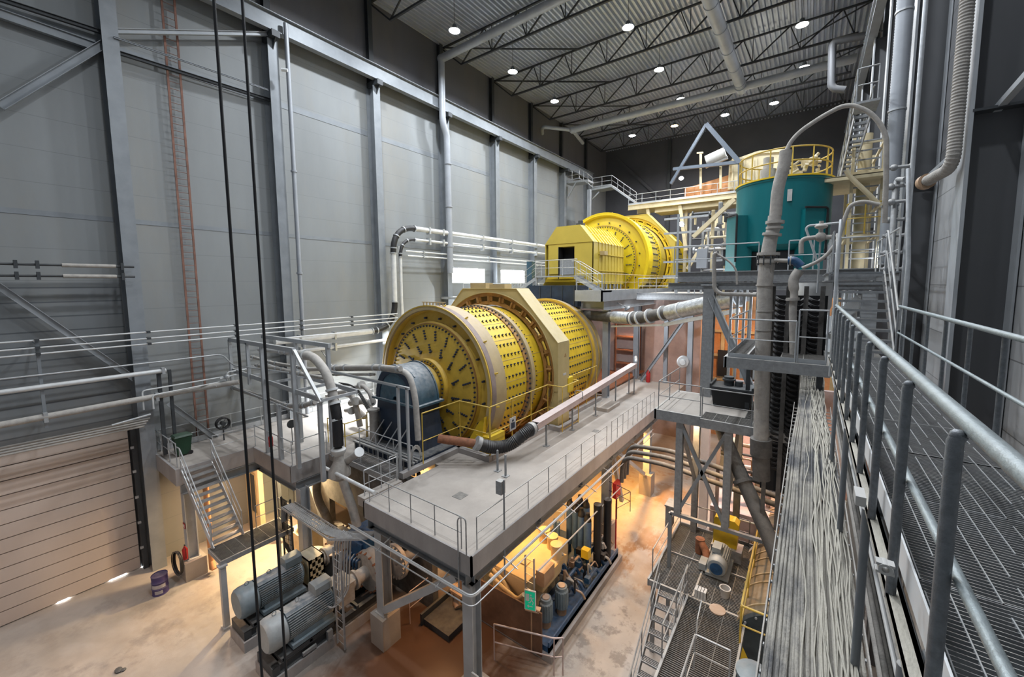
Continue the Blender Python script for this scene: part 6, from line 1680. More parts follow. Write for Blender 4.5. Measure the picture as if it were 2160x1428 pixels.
# ================================================================ far mill platform
ZP = 13.55
t = thing('mill_platform', 'raised pale steel platform under the far yellow mill', 'platform', (-14, 30, ZP-1))
mb = MB(); mb.bx(-21, -11.6, 27.0, 34.9, ZP-.12, ZP); mb.bx(-12.3, -11.6, 34.9, 50, ZP-.12, ZP); part('deck_plate', mb, 'galv_old', t)
mb = MB(); mb.bx(-11.6, -11.5, 26.2, 50, ZP-.75, ZP+.02); mb.bx(-13.6, -11.5, 25.4, 25.5, ZP-.75, ZP+.02); mb.bx(-13.6, -11.5, 25.5, 27, ZP-.12, ZP); mb.bx(-11.6, -11.5, 25.4, 26.2, ZP-.75, ZP+.02); part('edge_plate', mb, 'steel_light', t)
mb = MB(); mb.ibeam((-11.75, 26.2, ZP-1.05), (-11.75, 50, ZP-1.05), .4, .7, .04); mb.ibeam((-20, 27, ZP-1.05), (-11.8, 27, ZP-1.05), .3, .6)
for y in (30.5, 34): mb.ibeam((-21, y, ZP-.9), (-11.8, y, ZP-.9), .3, .6)
part('beam', mb, 'steel_light', t)
def pcol(x, y, z0, z1, label, w_=.42, m='duct_light'):
    t = thing('steel_column', label, 'column', (x, y, z0), 'columns under the far mill platform')
    mb = MB(); mb.ibeam((x, y, z0), (x, y, z1), w_, w_, .03, up=(0, 1, 0)); mb.bx(x-w_*.6, x+w_*.6, y-w_*.6, y+w_*.6, z0, z0+.04); part('shaft', mb, m, t)
pcol(-11.8, 26.85, ZM, ZP-1.4, 'pale blue grey column at the end of the mill floor, beside the rim of the near mill')
pcol(-12.1, 33.9, ZM-.0, ZP-1.4, 'pale column behind the end of the pinkish chute')
pcol(-9.5, 33.6, ZM, 11.2, 'thin pale column with a diagonal brace right of the chute end', .3)
pcol(-7.2, 31.8, 0, 12.4, 'pale column carrying the round white disc', .36)
pcol(-16.5, 30.5, 6.0, ZP-1.4, 'pale column half hidden behind the rim of the near mill', .3)
beam_thing('knee_brace', 'long pale diagonal brace at the end of the mill floor', at(1352, 803, Y=33.0), at(1440, 680, Y=33.0), .25, .25, 'duct_light')
beam_thing('cross_beam', 'pale level beam over the diagonal brace at the end of the mill floor', at(1406, 684, Y=33.4), at(1490, 650, Y=33.4), .25, .3, 'duct_light')
t = thing('round_disc', 'round white disc mounted on the pale column above the railing', 'disc', at(1441, 763, Y=31.4))
q = at(1441, 763, Y=31.4)
mb = MB(); mb.cyl(q-V(.05, 0, 0), q+V(.02, -.1, 0), .42, n=24); part('disc_plate', mb, 'white', t)
mb = MB(); mb.cyl(q, q+V(.05, -.35, 0), .2, n=16); mb.ring(q, V(.07, -.1, 0), .40, .47, -.05, .0, 24); part('hub', mb, 'white_pipe', t)
railing('thin grey railing along the edge of the far mill platform', [(-11.6, 26.0, ZP), (-11.6, 49, ZP)], 1.15, 1.9, 'tan', .026, toe=False, mid=(.5,))
railing('short grey railing at the corner of the far mill platform', [(-13.5, 25.5, ZP), (-11.6, 25.5, ZP), (-11.6, 26.0, ZP)], 1.15, 1.0, 'galv', .026, toe=False)
# trunnion hut
hx0, hx1, hy0, hy1, hz0, hz1 = -17.9, -13.6, 28.3, 34.3, ZP+.45, 17.2
t = thing('trunnion_hut', 'yellow sheet metal hut with a dark doorway in front of the far mill', 'enclosure', (-15.7, 30, ZP))
mb = MB()
dx0, dx1, dz0, dz1 = -16.6, -15.2, 14.75, 16.95
mb.bx(hx0+.3, dx0, hy0, hy0+.06, hz0+.8, hz1); mb.bx(dx1, hx1, hy0, hy0+.06, hz0+.1, hz1); mb.bx(dx0, dx1, hy0, hy0+.06, dz1, hz1)
mb.bx(hx0, hx0+.06, hy0, hy1, hz0, hz1); mb.bx(hx1-.06, hx1, hy0+.7, hy1, hz0, hz1); mb.bx(hx1-.06, hx1, hy0, hy0+.7, hz0, hz1)
part('wall_panel', mb, 'hut_yellow', t)
mb = MB(); mb.prism([(hx0, hy0-.05, hz1), (hx1+.02, hy0-.05, hz1), (hx1-1.1, hy0-.05, hz1+1.35), (hx0+1.1, hy0-.05, hz1+1.35)], (0, .5, 0)); part('gable', mb, 'hut_yellow', t)
mb = MB()
r0 = [(hx0, hz1), (hx0+1.1, hz1+1.35), (hx1-1.1, hz1+1.35), (hx1+.04, hz1)]
mb.prism([(x, hy0+.4, z) for x, z in r0], (0, hy1-hy0-.4, 0)); part('roof', mb, 'hut_yellow', t)
mb = MB()
for k in range(9):
    y = hy0+.9+k*.62
    mb.bar((hx1+.06, y, hz1+.02), (hx1-.52, y, hz1+.72), .12, .08); mb.bar((hx1-.58, y, hz1+.80), (hx1-1.12, y, hz1+1.42), .12, .08)
part('roof_rib', mb, 'yellow_bright', t)
mb = MB()
for k in range(9): y = hy0+.95+k*.62; mb.bx(hx1, hx1+.05, y, y+.06, hz0, hz1)
for z in (hz0+1.0, hz0+2.3): mb.bx(hx1, hx1+.09, hy0+.9, hy1, z, z+.07)
part('wall_rib', mb, 'hut_yellow', t)
mb = MB(); mb.bx(dx0, dx1, hy0+.9, hy0+.95, dz0, dz1); mb.bx(dx0-.05, dx0, hy0-.02, hy0+.9, dz0-.7, dz1); part('doorway_back', mb, 'black', t)
mb = MB(); mb.bx(dx0+.1, dx1-.02, hy0-.06, hy0, hz0+.75, hz0+1.95); part('half_door', mb, 'galv_old', t)
mb = MB(); mb.bx(hx0+.1, hx1-.3, hy0+.0, hy0+.08, hz0-.1, hz0+.1); mb.prism([(hx0-.1, hy0-.2, hz0-.1), (-14.6, hy0-.2, hz0-.1), (-14.6, hy0+.1, hz0+.75), (hx0+.3, hy0+.1, hz0+.75)], (0, .1, 0)); part('skirt_plate', mb, 'yellow', t)
mb = MB(); q = V(hx1+.25, hy0+1.6, hz0+2.25); mb.bx(q.x-.2, q.x+.2, q.y-.5, q.y+.1, q.z, q.z+.3); part('side_box', mb, 'tan', t)
mb = MB(); mb.cyl((-15.2, 29.3, hz1+1.35), (-15.2, 29.3, hz1+1.8), .2, n=12); mb.bx(-15.5, -14.9, 29.1, 29.5, hz1+1.4, hz1+1.6); part('roof_valve', mb, 'steel_dark', t)
t = thing('hut_base', 'dark navy ribbed base block under the yellow hut', 'base', (-16, 27.6, ZP-1.4))
mb = MB(); mb.bx(-18.3, -13.9, 26.4, 28.2, ZP-1.2, ZP+.35); part('base_block', mb, 'navy', t)
mb = MB()
for k in range(5): mb.bx(-18.2+k*1.0, -18.15+k*1.0, 26.36, 26.4, ZP-1.2, ZP+.3)
part('base_rib', mb, 'steel_dark', t)
mb = MB()
for k in range(8): mb.bx(hx1-.08, hx1+.0, hy0+.3+k*.75, hy0+.45+k*.75, ZP, ZP+.46)
part('leg_row', mb, 'duct_light', t)
t = thing('access_platform', 'small grey platform with stairs on both sides before the hut doorway', 'platform', (-16, 27.2, 14.6))
mb = MB(); mb.bx(-18.0, -14.2, 26.9, 28.2, 14.55, 14.65); part('plate', mb, 'galv', t)
mb = MB()
for x in (-17.9, -14.3): mb.bar((x, 27.0, ZP), (x, 27.0, 14.55), .1, .1)
part('leg', mb, 'galv', t)
railing('grey railing on the small platform before the hut doorway', [(-17.95, 26.95, 14.65), (-14.25, 26.95, 14.65)], 1.2, 1.2, 'galv', .03, toe=False)
stairs('short grey steel steps down to the right of the hut doorway', (-12.4, 27.0, ZP), (-14.2, 27.0, 14.6), .7, 5, 'galv', railh=1.1)
stairs('steel steps left of the hut, down towards the windows', (-20.4, 27.5, 13.2), (-18.0, 27.5, 14.6), .8, 6, 'galv', railh=1.1)
mb = MB(); mb.bx(-19.4, -18.9, 27.8, 28.3, 13.3, 15.9); solo('control_cabinet', mb, 'cap_blue', 'light blue cabinet beside the left steps of the hut', 'cabinet')
railing('faint thin railing on the deck in front of the bright windows', [(-24, 25, 13.0), (-24, 40, 13.0)], 1.1, 1.6, 'white_pipe', .025, toe=False)
mb = MB(); mb.bx(-26.5, -21, 24.8, 50, 12.75, 12.95); mb.ibeam((-21.2, 24.8, 12.5), (-21.2, 50, 12.5), .3, .5); solo('window_deck', mb, 'galv', 'pale deck below the two bright windows', 'platform')
# insulated pipe below the platform
t = thing('insulated_pipe', 'big pipe wrapped in silver foil below the far platform', 'pipe', at(1340, 672, Y=25))
P = [at(1205, 662, Y=27.5), at(1290, 669, Y=26.5), at(1345, 672, Y=25.6), at(1400, 661, Y=24.5), at(1480, 645, Y=23), at(1560, 628, Y=21.5)]
mb = MB(); mb.tube(P, .36, 18, 1.0); part('pipe_body', mb, 'dusty_dark', t)
mb = MB(); mb.tube([P[1]+(P[2]-P[1])*.1, P[1]+(P[2]-P[1])*.75], .42, 18); mb.tube([P[3]+(P[4]-P[3])*.15, P[4], P[5]], .44, 18)
part('foil_wrap', mb, 'foil', t)
mb = MB()
for i, f in ((1, .85), (2, .1), (2, .5), (3, .0), (3, .5)):
    q = P[i]+(P[i+1]-P[i])*f; d = (P[i+1]-P[i]).normalized(); mb.ring(q, d, .36, .47, -.06, .06, 18)
part('clamp', mb, 'white_pipe', t)
beam_thing('pipe_rail', 'thin white beam carrying the foil wrapped pipe', P[1]-V(0, 0, .65), P[3]-V(0, 0, .7), .12, .12, 'white_pipe', kind='b')
beam_thing('pipe_rail', 'white beam sloping up under the foil wrapped pipe to the right', P[3]-V(0, 0, .7), P[5]-V(0, 0, .6), .16, .2, 'white_pipe', kind='b')
# walls of the lit bay beyond
mb = MB(); mb.bx(-12.8, -7.6, 37.2, 37.6, 0, 12.6); solo('bay_wall', mb, 'lamplit_pink_wall', 'pinkish stained steel wall beyond the end of the mill floor', 'wall')
mb = MB(); mb.bx(-23, -12.8, 35.0, 35.3, 0, 12.0); solo('bay_wall', mb, 'lamplit_pink_wall', 'stained wall behind the rim of the near mill', 'wall')
t = thing('storage_hall_wall', 'orange lit brick coloured wall right of the pinkish wall', 'wall', (-3, 40, 0))
mb = MB(); mb.bx(-7.6, XR-.1, 40.0, 40.3, 0, 12.8); part('wall_panel', mb, 'orange_brick', t)  # the orange lamplight is part of this wall's colour
mb = MB()
for k in range(10): mb.bx(-7.4+k*1.0, -7.1+k*1.0, 39.8, 40.0, 0, 12.8)
for z in (3.0, 5.2, 7.4, 9.6): mb.bx(-7.6, 2.8, 39.75, 39.95, z, z+.2)
part('pilaster', mb, 'tan', t)
mb = MB()
for k in range(3): mb.bx(-6.6+k*2.2, -5.6+k*2.2, 39.7, 39.76, 5.6, 8.0)
part('opening', mb, 'black', t)
t = thing('storage_shelving', 'rack of rusty shelving in the orange lit bay', 'shelving', (-10.5, 36, ZM))
for z in (6.8, 8.0, 9.2, 10.4):
    mb = MB(); mb.bx(-14.2, -12.4, 34.4, 35.6, z, z+.12); part('shelf', mb, 'rust', t)
for x in (-14.2, -12.4):
    for y in (34.4, 35.6):
        mb = MB(); mb.bar((x, y, ZM), (x, y, 11.4), .1, .1); part('upright', mb, 'rust', t)
t = thing('fire_extinguisher', 'red fire extinguisher on the floor at the end of the mill floor', 'extinguisher', at(1367, 806, Z=ZM))
q = at(1367, 806, Z=ZM)
mb = MB(); mb.lathe([(0, 0), (.17, .01), (.18, .75), (.08, .95), (.05, 1.05), (0, 1.05)], q, (0, 0, 1), 14); part('bottle', mb, 'red', t)
mb = MB(); mb.bar(q+V(-.1, 0, 1.08), q+V(.15, 0, 1.1), .05, .05); part('valve', mb, 'black', t)
# slabs under / behind the far mill hiding the cellar
mb = MB(); mb.bx(-21, -12.2, 27.4, 36.4, 5.9, 6.0); solo('bay_floor', mb, 'rust', 'reddish floor of the bay under the far mill', 'floor')

# ================================================================ high gangways at the far end
t = thing('gantry_deck', 'long cream steel gangway deck high beyond the far mill', 'platform', (-11, 46, 22))
YH = 46.0
A0 = at(1325, 438, Y=YH); A1 = at(1562, 399, Y=YH)
zh = (A0.z+A1.z)/2
mb = MB(); mb.bx(A0.x, A1.x+1.5, YH, YH+3.0, zh-.1, zh); part('deck_plate', mb, 'cream', t)
mb = MB(); mb.ibeam((A0.x, YH, zh-.3), (A1.x+1.5, YH, zh-.3), .25, .55); mb.ibeam((A0.x, YH+3, zh-.3), (A1.x+1.5, YH+3, zh-.3), .25, .55); mb.bx(A0.x+3, A1.x+1, YH+.3, YH+2.8, zh-1.1, zh-.55); part('beam', mb, 'cream', t)
mb = MB()
for x in (-15.5, -12.0, -8.0): mb.bar((x, YH+.2, zh-.5), (x+.8, YH+.2, zh-5.5), .35, .3)
mb.bar((-7.0, YH+.2, zh-.6), (-11.0, YH+.2, zh-7.5), .35, .35)
for x in (-11.5, -6.2): mb.bar((x, YH+1, 13.6), (x, YH+1, zh-.5), .3, .3)
part('strut', mb, 'cream', t)
railing('grey railing along the long cream gangway', [(A0.x, YH+.1, zh), (A1.x+1, YH+.1, zh)], 1.15, 1.5, 'steel_light', .035, toe=True, toe_h=.2)
q = at(1465, 388, Y=47)
mb = MB(); mb.prism([(-11.8, 47.2, zh), (-7.3, 47.2, zh), (-7.3, 47.2, zh+2.1), (-11.8, 47.2, zh+1.3)], (0, 1.6, 0)); bxo = solo('material_bin', mb, 'orange_brick', 'orange lit box shaped bin on the cream gangway', 'bin')
mb = MB()
for k in range(6): mb.bx(-11.7+k*.85, -11.62+k*.85, 47.12, 47.2, zh, zh+1.3)
part('rib', mb, 'orange_brick', bxo)
mb = MB(); a = at(1530, 405, Y=47); b_ = at(1660, 330, Y=47)
t = thing('feed_hopper', 'large cream coloured feed hopper behind the teal tank', 'hopper', (-4, 47, zh))
mb = MB(); mb.prism([at(1535, 400, Y=47), at(1655, 395, Y=47), at(1660, 318, Y=47), at(1600, 322, Y=47), at(1538, 345, Y=47)], (0, 3.5, 0)); part('hopper_body', mb, 'cream', t)
mb = MB()
for u in (1545, 1570, 1595, 1620, 1645):
    p0 = at(u, 398, Y=46.9); p1 = at(u, 335, Y=46.9); mb.bar(p0, p1, .12, .12)
mb.bar(at(1535, 344, Y=46.85), at(1600, 321, Y=46.85), .15, .25); mb.bar(at(1600, 321, Y=46.85), at(1660, 317, Y=46.85), .15, .25)
part('hopper_rib', mb, 'cream', t)
t = thing('belt_conveyor', 'pale tilted conveyor head drum under the hanging braces', 'conveyor', at(1505, 345, Y=46))
mb = MB(); mb.tube([at(1490, 340, Y=46), at(1530, 322, Y=46)], .55, 14); mb.bar(at(1488, 352, Y=46), at(1535, 332, Y=46), .3, .3); part('drum_casing', mb, 'pvc_grey', t)
mb = MB(); mb.bar(at(1478, 325, Y=46), at(1478, 398, Y=46), .2, .2); mb.bar(at(1520, 345, Y=46), at(1520, 398, Y=46), .2, .2); mb.bar(at(1470, 323, Y=46), at(1483, 322, Y=46), .15, .15); part('stand', mb, 'cream', t)
for (a, b_, w_, l) in (((1490, 262), (1415, 388), .28, 'left hanging brace'), ((1490, 262), (1562, 345), .42, 'right thick hanging brace'), ((1562, 345), (1562, 400), .42, 'vertical hanging brace'), ((1420, 357), (1560, 342), .3, 'level tie between the hanging braces')):
    beam_thing('hanging_brace', 'blue grey %s below the far roof' % l, at(*a, Y=45.5), at(*b_, Y=45.5), w_, w_, 'brace_blue', kind='b')
t = thing('gangway', 'light grey gangway with steps down from the left wall beyond the mill', 'gangway', (-24, 48, 25))
mb = MB(); YS = 50.0
def S(u, v, y=YS): return at(u, v, Y=y)
g0, g1, g2, g3 = S(1193, 384), S(1246, 398), S(1290, 392), S(1345, 428)
g0 = V(-26.2, 45.5, 26.6); g1 = V(-24.2, 46.5, 26.3)
for a, b_ in ((at(1192, 383, Y=46), at(1240, 378, Y=46)), (at(1245, 398, Y=47.5), at(1290, 390, Y=47.5))):
    mb.prism([a, b_, b_+V(0, 1.6, 0), a+V(0, 1.6, 0)], (0, 0, -.25))
a, b_ = at(1290, 392, Y=47.5), at(1342, 428, Y=47.5); mb.bar(a, b_, .9, .2)
mb.bar(at(1215, 385, Y=46), at(1197, 418, Y=46), .15, .15); mb.bar(at(1264, 405, Y=47.5), at(1248, 422, Y=47.5), .15, .15)
part('deck', mb, 'galv', t)
railing('light railing on the wall landing of the far gangway', [at(1192, 383, Y=46), at(1222, 377, Y=46), at(1240, 387, Y=46)], 1.15, .9, 'galv', .035, toe=True)
railing('light railing on the middle of the far gangway', [at(1240, 387, Y=46), at(1250, 396, Y=47.5), at(1290, 390, Y=47.5)], 1.15, 1.1, 'galv', .035, toe=True)
railing('light sloping railing on the steps of the far gangway', [at(1290, 390, Y=47.5), at(1342, 427, Y=47.5)], 1.15, 1.1, 'galv', .035, toe=False)
mb = MB(); mb.bar(at(1243, 400, Y=46.5), V(at(1243, 400, Y=46.5).x, 46.5, 12.95), .4, .4); solo('gangway_post', mb, 'duct_light', 'grey post below the far gangway landing', 'post')
beam_thing('back_brace', 'diagonal brace on the far end wall beside the corner', at(1300, 335, Y=59.45), at(1395, 420, Y=59.45), .4, .4, 'back_panel', kind='b')
mb = MB(); mb.ibeam((-17.0, 59.4, 0), (-17.0, 59.4, 33.9), .4, .4, .03, up=(0, 1, 0)); solo('steel_column', mb, 'steel_dark', 'dark column on the far end wall', 'column')
# middle region pipework right of the far mill
t = thing('process_pipework', 'dense pale pipework and frames between the far mill and the tank', 'pipework', (-7, 36, ZP))
r9 = random.Random(11)
for k in range(20):
    mb = MB(); u = r9.uniform(1455, 1535); v = r9.uniform(450, 585); y = r9.uniform(31, 36); p0 = at(u, v, Y=y)
    if p0.z < ZP-.4: p0.z = ZP
    L = r9.uniform(1.0, 2.6)
    d = r9.choice([V(L, 0, 0), V(0, 0, L), V(L, 0, 0), V(0, L*.6, 0)])
    mb.tube([p0, p0+d, p0+d+V(0, 0, -.6)], r9.uniform(.06, .16), 8, .15); mb.cyl(p0, p0+d*.06, .24, n=10); part('pipe_run', mb, r9.choice(['pvc_grey', 'galv', 'dusty', 'steel_dark', 'cream']), t)
for k in range(8):
    mb = MB(); x = -8.9+k*.85; mb.bar((x, 34+.4*(k % 3), ZP-.5), (x, 34+.4*(k % 3), 19.5-.3*k), .16, .16); part('upright', mb, r9.choice(['galv', 'cream', 'steel']), t)
for k in range(5):
    mb = MB(); z = 14.6+k*1.15; mb.bar((-10, 34, z), (-3, 34, z), .14, .16); part('cross_member', mb, 'galv', t)
mb = MB(); mb.bx(-10.8, -3.2, 30.5, 38, ZP-.5, ZP-.3); mb.ibeam((-10.9, 30.4, ZP-.5), (-3.2, 30.4, ZP-.5), .2, .5); solo('service_deck', mb, 'galv_old', 'grey deck carrying pipework right of the far mill', 'platform')
railing('grey railing in front of the pipework right of the far mill', [(-10.8, 30.4, ZP-.3), (-4.0, 30.4, ZP-.3)], 1.15, 1.4, 'galv', .03, toe=False)
mb = MB(); mb.bx(-6.9, -6.2, 31.5, 31.9, 15.1, 16.5); solo('control_cabinet', mb, 'duct_light', 'grey control cabinet left of the teal tank', 'cabinet')
# structure behind/right of tank
beam_thing('diagonal_strut', 'cream diagonal strut rising left of the teal tank', at(1462, 500, Y=33), at(1550, 420, Y=33), .28, .28, 'cream', kind='b')
floodlight('small bright floodlight near the orange bin on the gangway', at(1437, 376, Y=45), (.2, -.6, -.9), 200, (1, .9, .75), size=.5)
floodlight('small bright floodlight among the pipework right of the far mill', at(1438, 473, Y=37), (-.3, -.9, -.5), 100, (1, .96, .9), size=.4)

floodlight('cool white floodlight under the far mill platform by the foil pipe', (-10.9, 28.5, 12.2), (.45, .5, -.8), 170, (.85, .92, 1), size=.4, to=(-11.7, 28.5, 12.6))
# ================================================================ hydraulic unit under the mill floor
t = thing('hydraulic_unit', 'hydraulic power unit with pale tank top on a dark blue skid', 'machine', (-9.2, 14.6, 0))
mb = MB(); mb.bx(-10.9, -7.15, 11.7, 18.6, 0, .28); part('skid', mb, 'concrete_edge', t)
mb = MB(); mb.bx(-10.8, -7.3, 11.8, 18.4, .28, .5); mb.bx(-10.8, -10.74, 11.8, 18.4, .28, .8); mb.bx(-7.36, -7.3, 11.8, 18.4, .28, .7); part('drip_tray', mb, 'blue_machine', t)
mb = MB(); mb.bx(-10.75, -7.55, 11.66, 11.72, .1, 1.85); part('front_plate', mb, 'brown_plate', t)
mb = MB(); mb.bx(-10.5, -8.75, 12.4, 15.8, .5, 2.05); part('oil_tank', mb, 'pale_yellow', t)
mb = MB(); mb.bx(-8.72, -8.3, 12.9, 14.9, 1.5, 2.0); mb.bx(-10.45, -8.8, 12.45, 12.5, 2.05, 2.1); mb.bx(-10.5, -10.4, 12.4, 15.8, 2.05, 2.12); mb.bx(-9.7, -9.3, 13.2, 13.5, 2.05, 2.1); part('tank_lid', mb, 'pale_yellow', t)
for x, y in ((-9.6, 15.1), (-9.05, 14.9), (-8.6, 14.5)):
    mb = MB(); mb.cyl((x, y, 2.0), (x, y, 2.55), .24, n=20); mb.cyl((x, y, 2.5), (x, y, 2.62), .27, n=20); part('filter_can', mb, 'pale_yellow', t)
mb = MB(); mb.bx(-8.55, -8.15, 12.8, 13.6, 1.85, 2.45); part('valve_cabinet', mb, 'copper_pipe', t)
mb = MB(); mb.tube([(-10.4, 12.1, 1.9), (-9.6, 12.0, 1.7), (-8.9, 12.0, 1.55), (-8.6, 12.0, 1.9)], .08, 10, .2); mb.tube([(-10.4, 12.3, 2.0), (-9.7, 12.2, 1.8), (-9.3, 12.1, 1.5)], .07, 10, .2); part('oil_pipe', mb, 'pale_yellow', t)
for x, y in ((-7.95, 12.6), (-7.75, 13.5)):
    mb = MB(); mb.lathe([(.26, .8), (.26, 1.5), (.22, 1.55), (.22, 1.68), (0, 1.7)], (x, y, 0), (0, 0, 1), 20)
    for k in range(16):
        a = 2*pi*k/16; mb.bar((x+.26*cos(a), y+.26*sin(a), .85), (x+.26*cos(a), y+.26*sin(a), 1.5), .02, .05)
    part('pump_motor', mb, 'motor_grey', t)
    mb = MB(); mb.cyl((x, y, 1.68), (x, y, 1.72), .15, n=16); mb.cyl((x, y, .5), (x, y, .8), .2, n=16); part('motor_cap', mb, 'copper_pipe', t)
r8 = random.Random(21)
for k in range(46):
    mb = MB(); x = r8.uniform(-8.5, -7.45); y = r8.uniform(13.8, 18.1); z = r8.uniform(.6, 1.5)
    L = r8.uniform(.3, .9); d = r8.choice([V(0, L, 0), V(0, 0, L), V(L*.5, 0, 0)])
    mb.tube([(x, y, z), V(x, y, z)+d, V(x, y, z)+d+V(.1, .1, -.3)], r8.uniform(.03, .08), 8, .1)
    if k % 3 == 0: mb.bx(x-.12, x+.12, y-.12, y+.12, z-.1, z+.15)
    part('hydraulic_line', mb, r8.choice(['blue_machine', 'rubber', 'blue_machine', 'dusty', 'copper_pipe']), t)
mb = MB(); mb.bx(-7.95, -7.6, 15.6, 15.9, 1.6, 2.0); part('yellow_valve', mb, 'yellow', t)
q0 = 16.9
for k, (x, y, zt) in enumerate(((-9.35, 17.1, 3.25), (-8.95, 16.95, 3.2), (-8.55, 16.8, 3.15), (-8.15, 16.65, 3.1), (-9.0, 17.5, 3.35), (-8.6, 17.4, 3.3))):
    a = thing('accumulator', ['tall blue grey accumulator cylinder, leftmost of the front row', 'tall blue grey accumulator cylinder, second of the front row', 'tall blue grey accumulator cylinder, third of the front row', 'tall blue grey accumulator cylinder, rightmost of the front row', 'tall accumulator cylinder behind the front row, left', 'tall accumulator cylinder behind the front row, right'][k], 'cylinder', (x, y, .5), 'accumulators')
    mb = MB(); mb.lathe([(0, .9), (.15, .95), (.185, 1.1), (.185, zt-.35), (.16, zt-.2), (.08, zt-.12)], (x, y, 0), (0, 0, 1), 18); part('cylinder_body', mb, 'acc_blue', a)
    mb = MB(); mb.lathe([(.187, zt-.34), (.165, zt-.18), (.1, zt-.08), (.1, zt+.04), (0, zt+.06)], (x, y, 0), (0, 0, 1), 18); part('dark_cap', mb, 'rubber', a)
    mb = MB(); mb.cyl((x, y, .5), (x, y, .92), .08, n=10); part('stand', mb, 'blue_machine', a)
for k, (x, y) in enumerate(((-9.75, 16.3), (-9.5, 16.2))):
    mb = MB(); mb.cyl((x, y, .5), (x, y, 2.4), .08, n=12); mb.sphere((x, y, 2.42), .09, 10, 6); solo('small_accumulator', mb, 'acc_blue', 'slim blue cylinder left of the tall accumulators, %s' % ('left' if k == 0 else 'right'), 'cylinder')
for k, (x, y) in enumerate(((-7.75, 16.9), (-7.55, 17.6))):
    mb = MB(); mb.cyl((x, y, .5), (x, y, 3.5), .19, n=14); mb.cyl((x, y, 3.4), (x, y, 3.6), .2, n=14); solo('filter_column', mb, 'rubber', 'tall black cylinder right of the accumulators, %s' % ('nearer' if k == 0 else 'farther'), 'cylinder')
mb = MB()
for p0, p1 in (((-10.2, 16.0), (-9.4, 16.4)), ):
    mb.tube([(-10.2, 15.95, .5), (-10.2, 15.95, 3.0), (-9.2, 16.3, 3.0), (-9.2, 16.3, 2.6)], .025, 6, .1)
solo('hoop_frame', mb, 'galv', 'thin grey hoop over the hydraulic tank', 'frame')
mb = MB(); mb.bx(-7.9, -7.7, 19.0, 19.6, 2.9, 3.7); mb.bar((-7.8, 19.3, 0), (-7.8, 19.3, 2.9), .06, .06); solo('red_box', mb, 'red', 'red box on a post behind the hydraulic unit', 'box')
railing('thin dark railing behind the accumulators', [(-8.6, 19.4, 2.6), (-6.9, 18.9, 2.6), (-7.2, 17.9, 2.6)], 1.0, 1.5, 'steel_dark', .02, toe=False)
ladder('slim galvanised ladder standing over the hydraulic tank', (-8.55, 12.35, .5), (-8.55, 12.35, 3.3), .42, (1, 0, 0), .28, 'galv', .02)
# exit sign
t = thing('exit_sign', 'green running man exit sign on the corner of the hydraulic unit', 'sign', at(1118, 1295, Y=11.5))
c = at(1118, 1267, Y=11.55); hw, hh = .19, .36
e1 = V(.95, .3, 0).normalized()
def sp(a, b_, d=0): return c+e1*a+V(0, 0, b_)+V(.3, -.95, 0)*d
mb = MB(); mb.prism([sp(-hw-.03, -hh-.03), sp(hw+.03, -hh-.03), sp(hw+.03, hh+.03), sp(-hw-.03, hh+.03)], V(-.3, .95, 0)*.06); part('sign_case', mb, 'white', t)
mb = MB(); mb.prism([sp(-hw, -hh, .003), sp(hw, -hh, .003), sp(hw, hh, .003), sp(-hw, hh, .003)], V(.3, -.95, 0)*.004); part('green_face', mb, 'exit_green', t)
mb = MB()
mb.prism([sp(-hw+.02, -.02, .009), sp(-.03, -.02, .009), sp(-.03, .26, .009), sp(-hw+.02, .26, .009)], V(.3, -.95, 0)*.002)   # white doorway
def stroke(pts, w_): 
    for i in range(len(pts)-1): mb.bar(sp(*pts[i], .011), sp(*pts[i+1], .011), w_, .004, up=(.3, -.95, 0))
stroke([(.03, .17), (.07, .03)], .05); stroke([(.03, .15), (.12, .10), (.15, .15)], .022); stroke([(.04, .15), (-.01, .07)], .022); stroke([(.07, .03), (.13, -.04), (.10, -.14)], .028); stroke([(.06, .03), (.0, -.07), (-.06, -.09)], .028)
mb.cyl(sp(.035, .23, .009), sp(.035, .23, .012), .028, n=12)
stroke([(-.10, -.22), (.10, -.22)], .03); stroke([(-.10, -.22), (-.04, -.17)], .03); stroke([(-.10, -.22), (-.04, -.27)], .03)
part('pictogram', mb, 'white', t)
mb = MB(); mb.bar(c-V(0, 0, .3)+V(0, .1, 0), V(c.x, c.y+.1, .1), .05, .05); mb.prism([sp(-.2, -.45), sp(.35, -.45), sp(.35, -.42), sp(-.2, -.42)], V(-.3, .95, 0)*.3); part('bracket', mb, 'copper_pipe', t)
railing('pinkish barrier railing on the floor before the brown plate', [(-9.0, 10.65, 0), (-6.85, 11.4, 0), (-6.6, 11.6, 0)], 1.45, 2.3, 'pale_chute', .03, toe=False)
t = thing('floor_sign_post', 'grey sign post end at the bottom edge by the corner column', 'post', (-7.9, 8.3, 1))
mb = MB(); mb.bx(-8.0, -7.72, 8.35, 8.4, 1.3, 2.05); mb.bar((-7.86, 8.42, 0), (-7.86, 8.42, 1.5), .06, .06); part('panel', mb, 'pvc_grey', t)
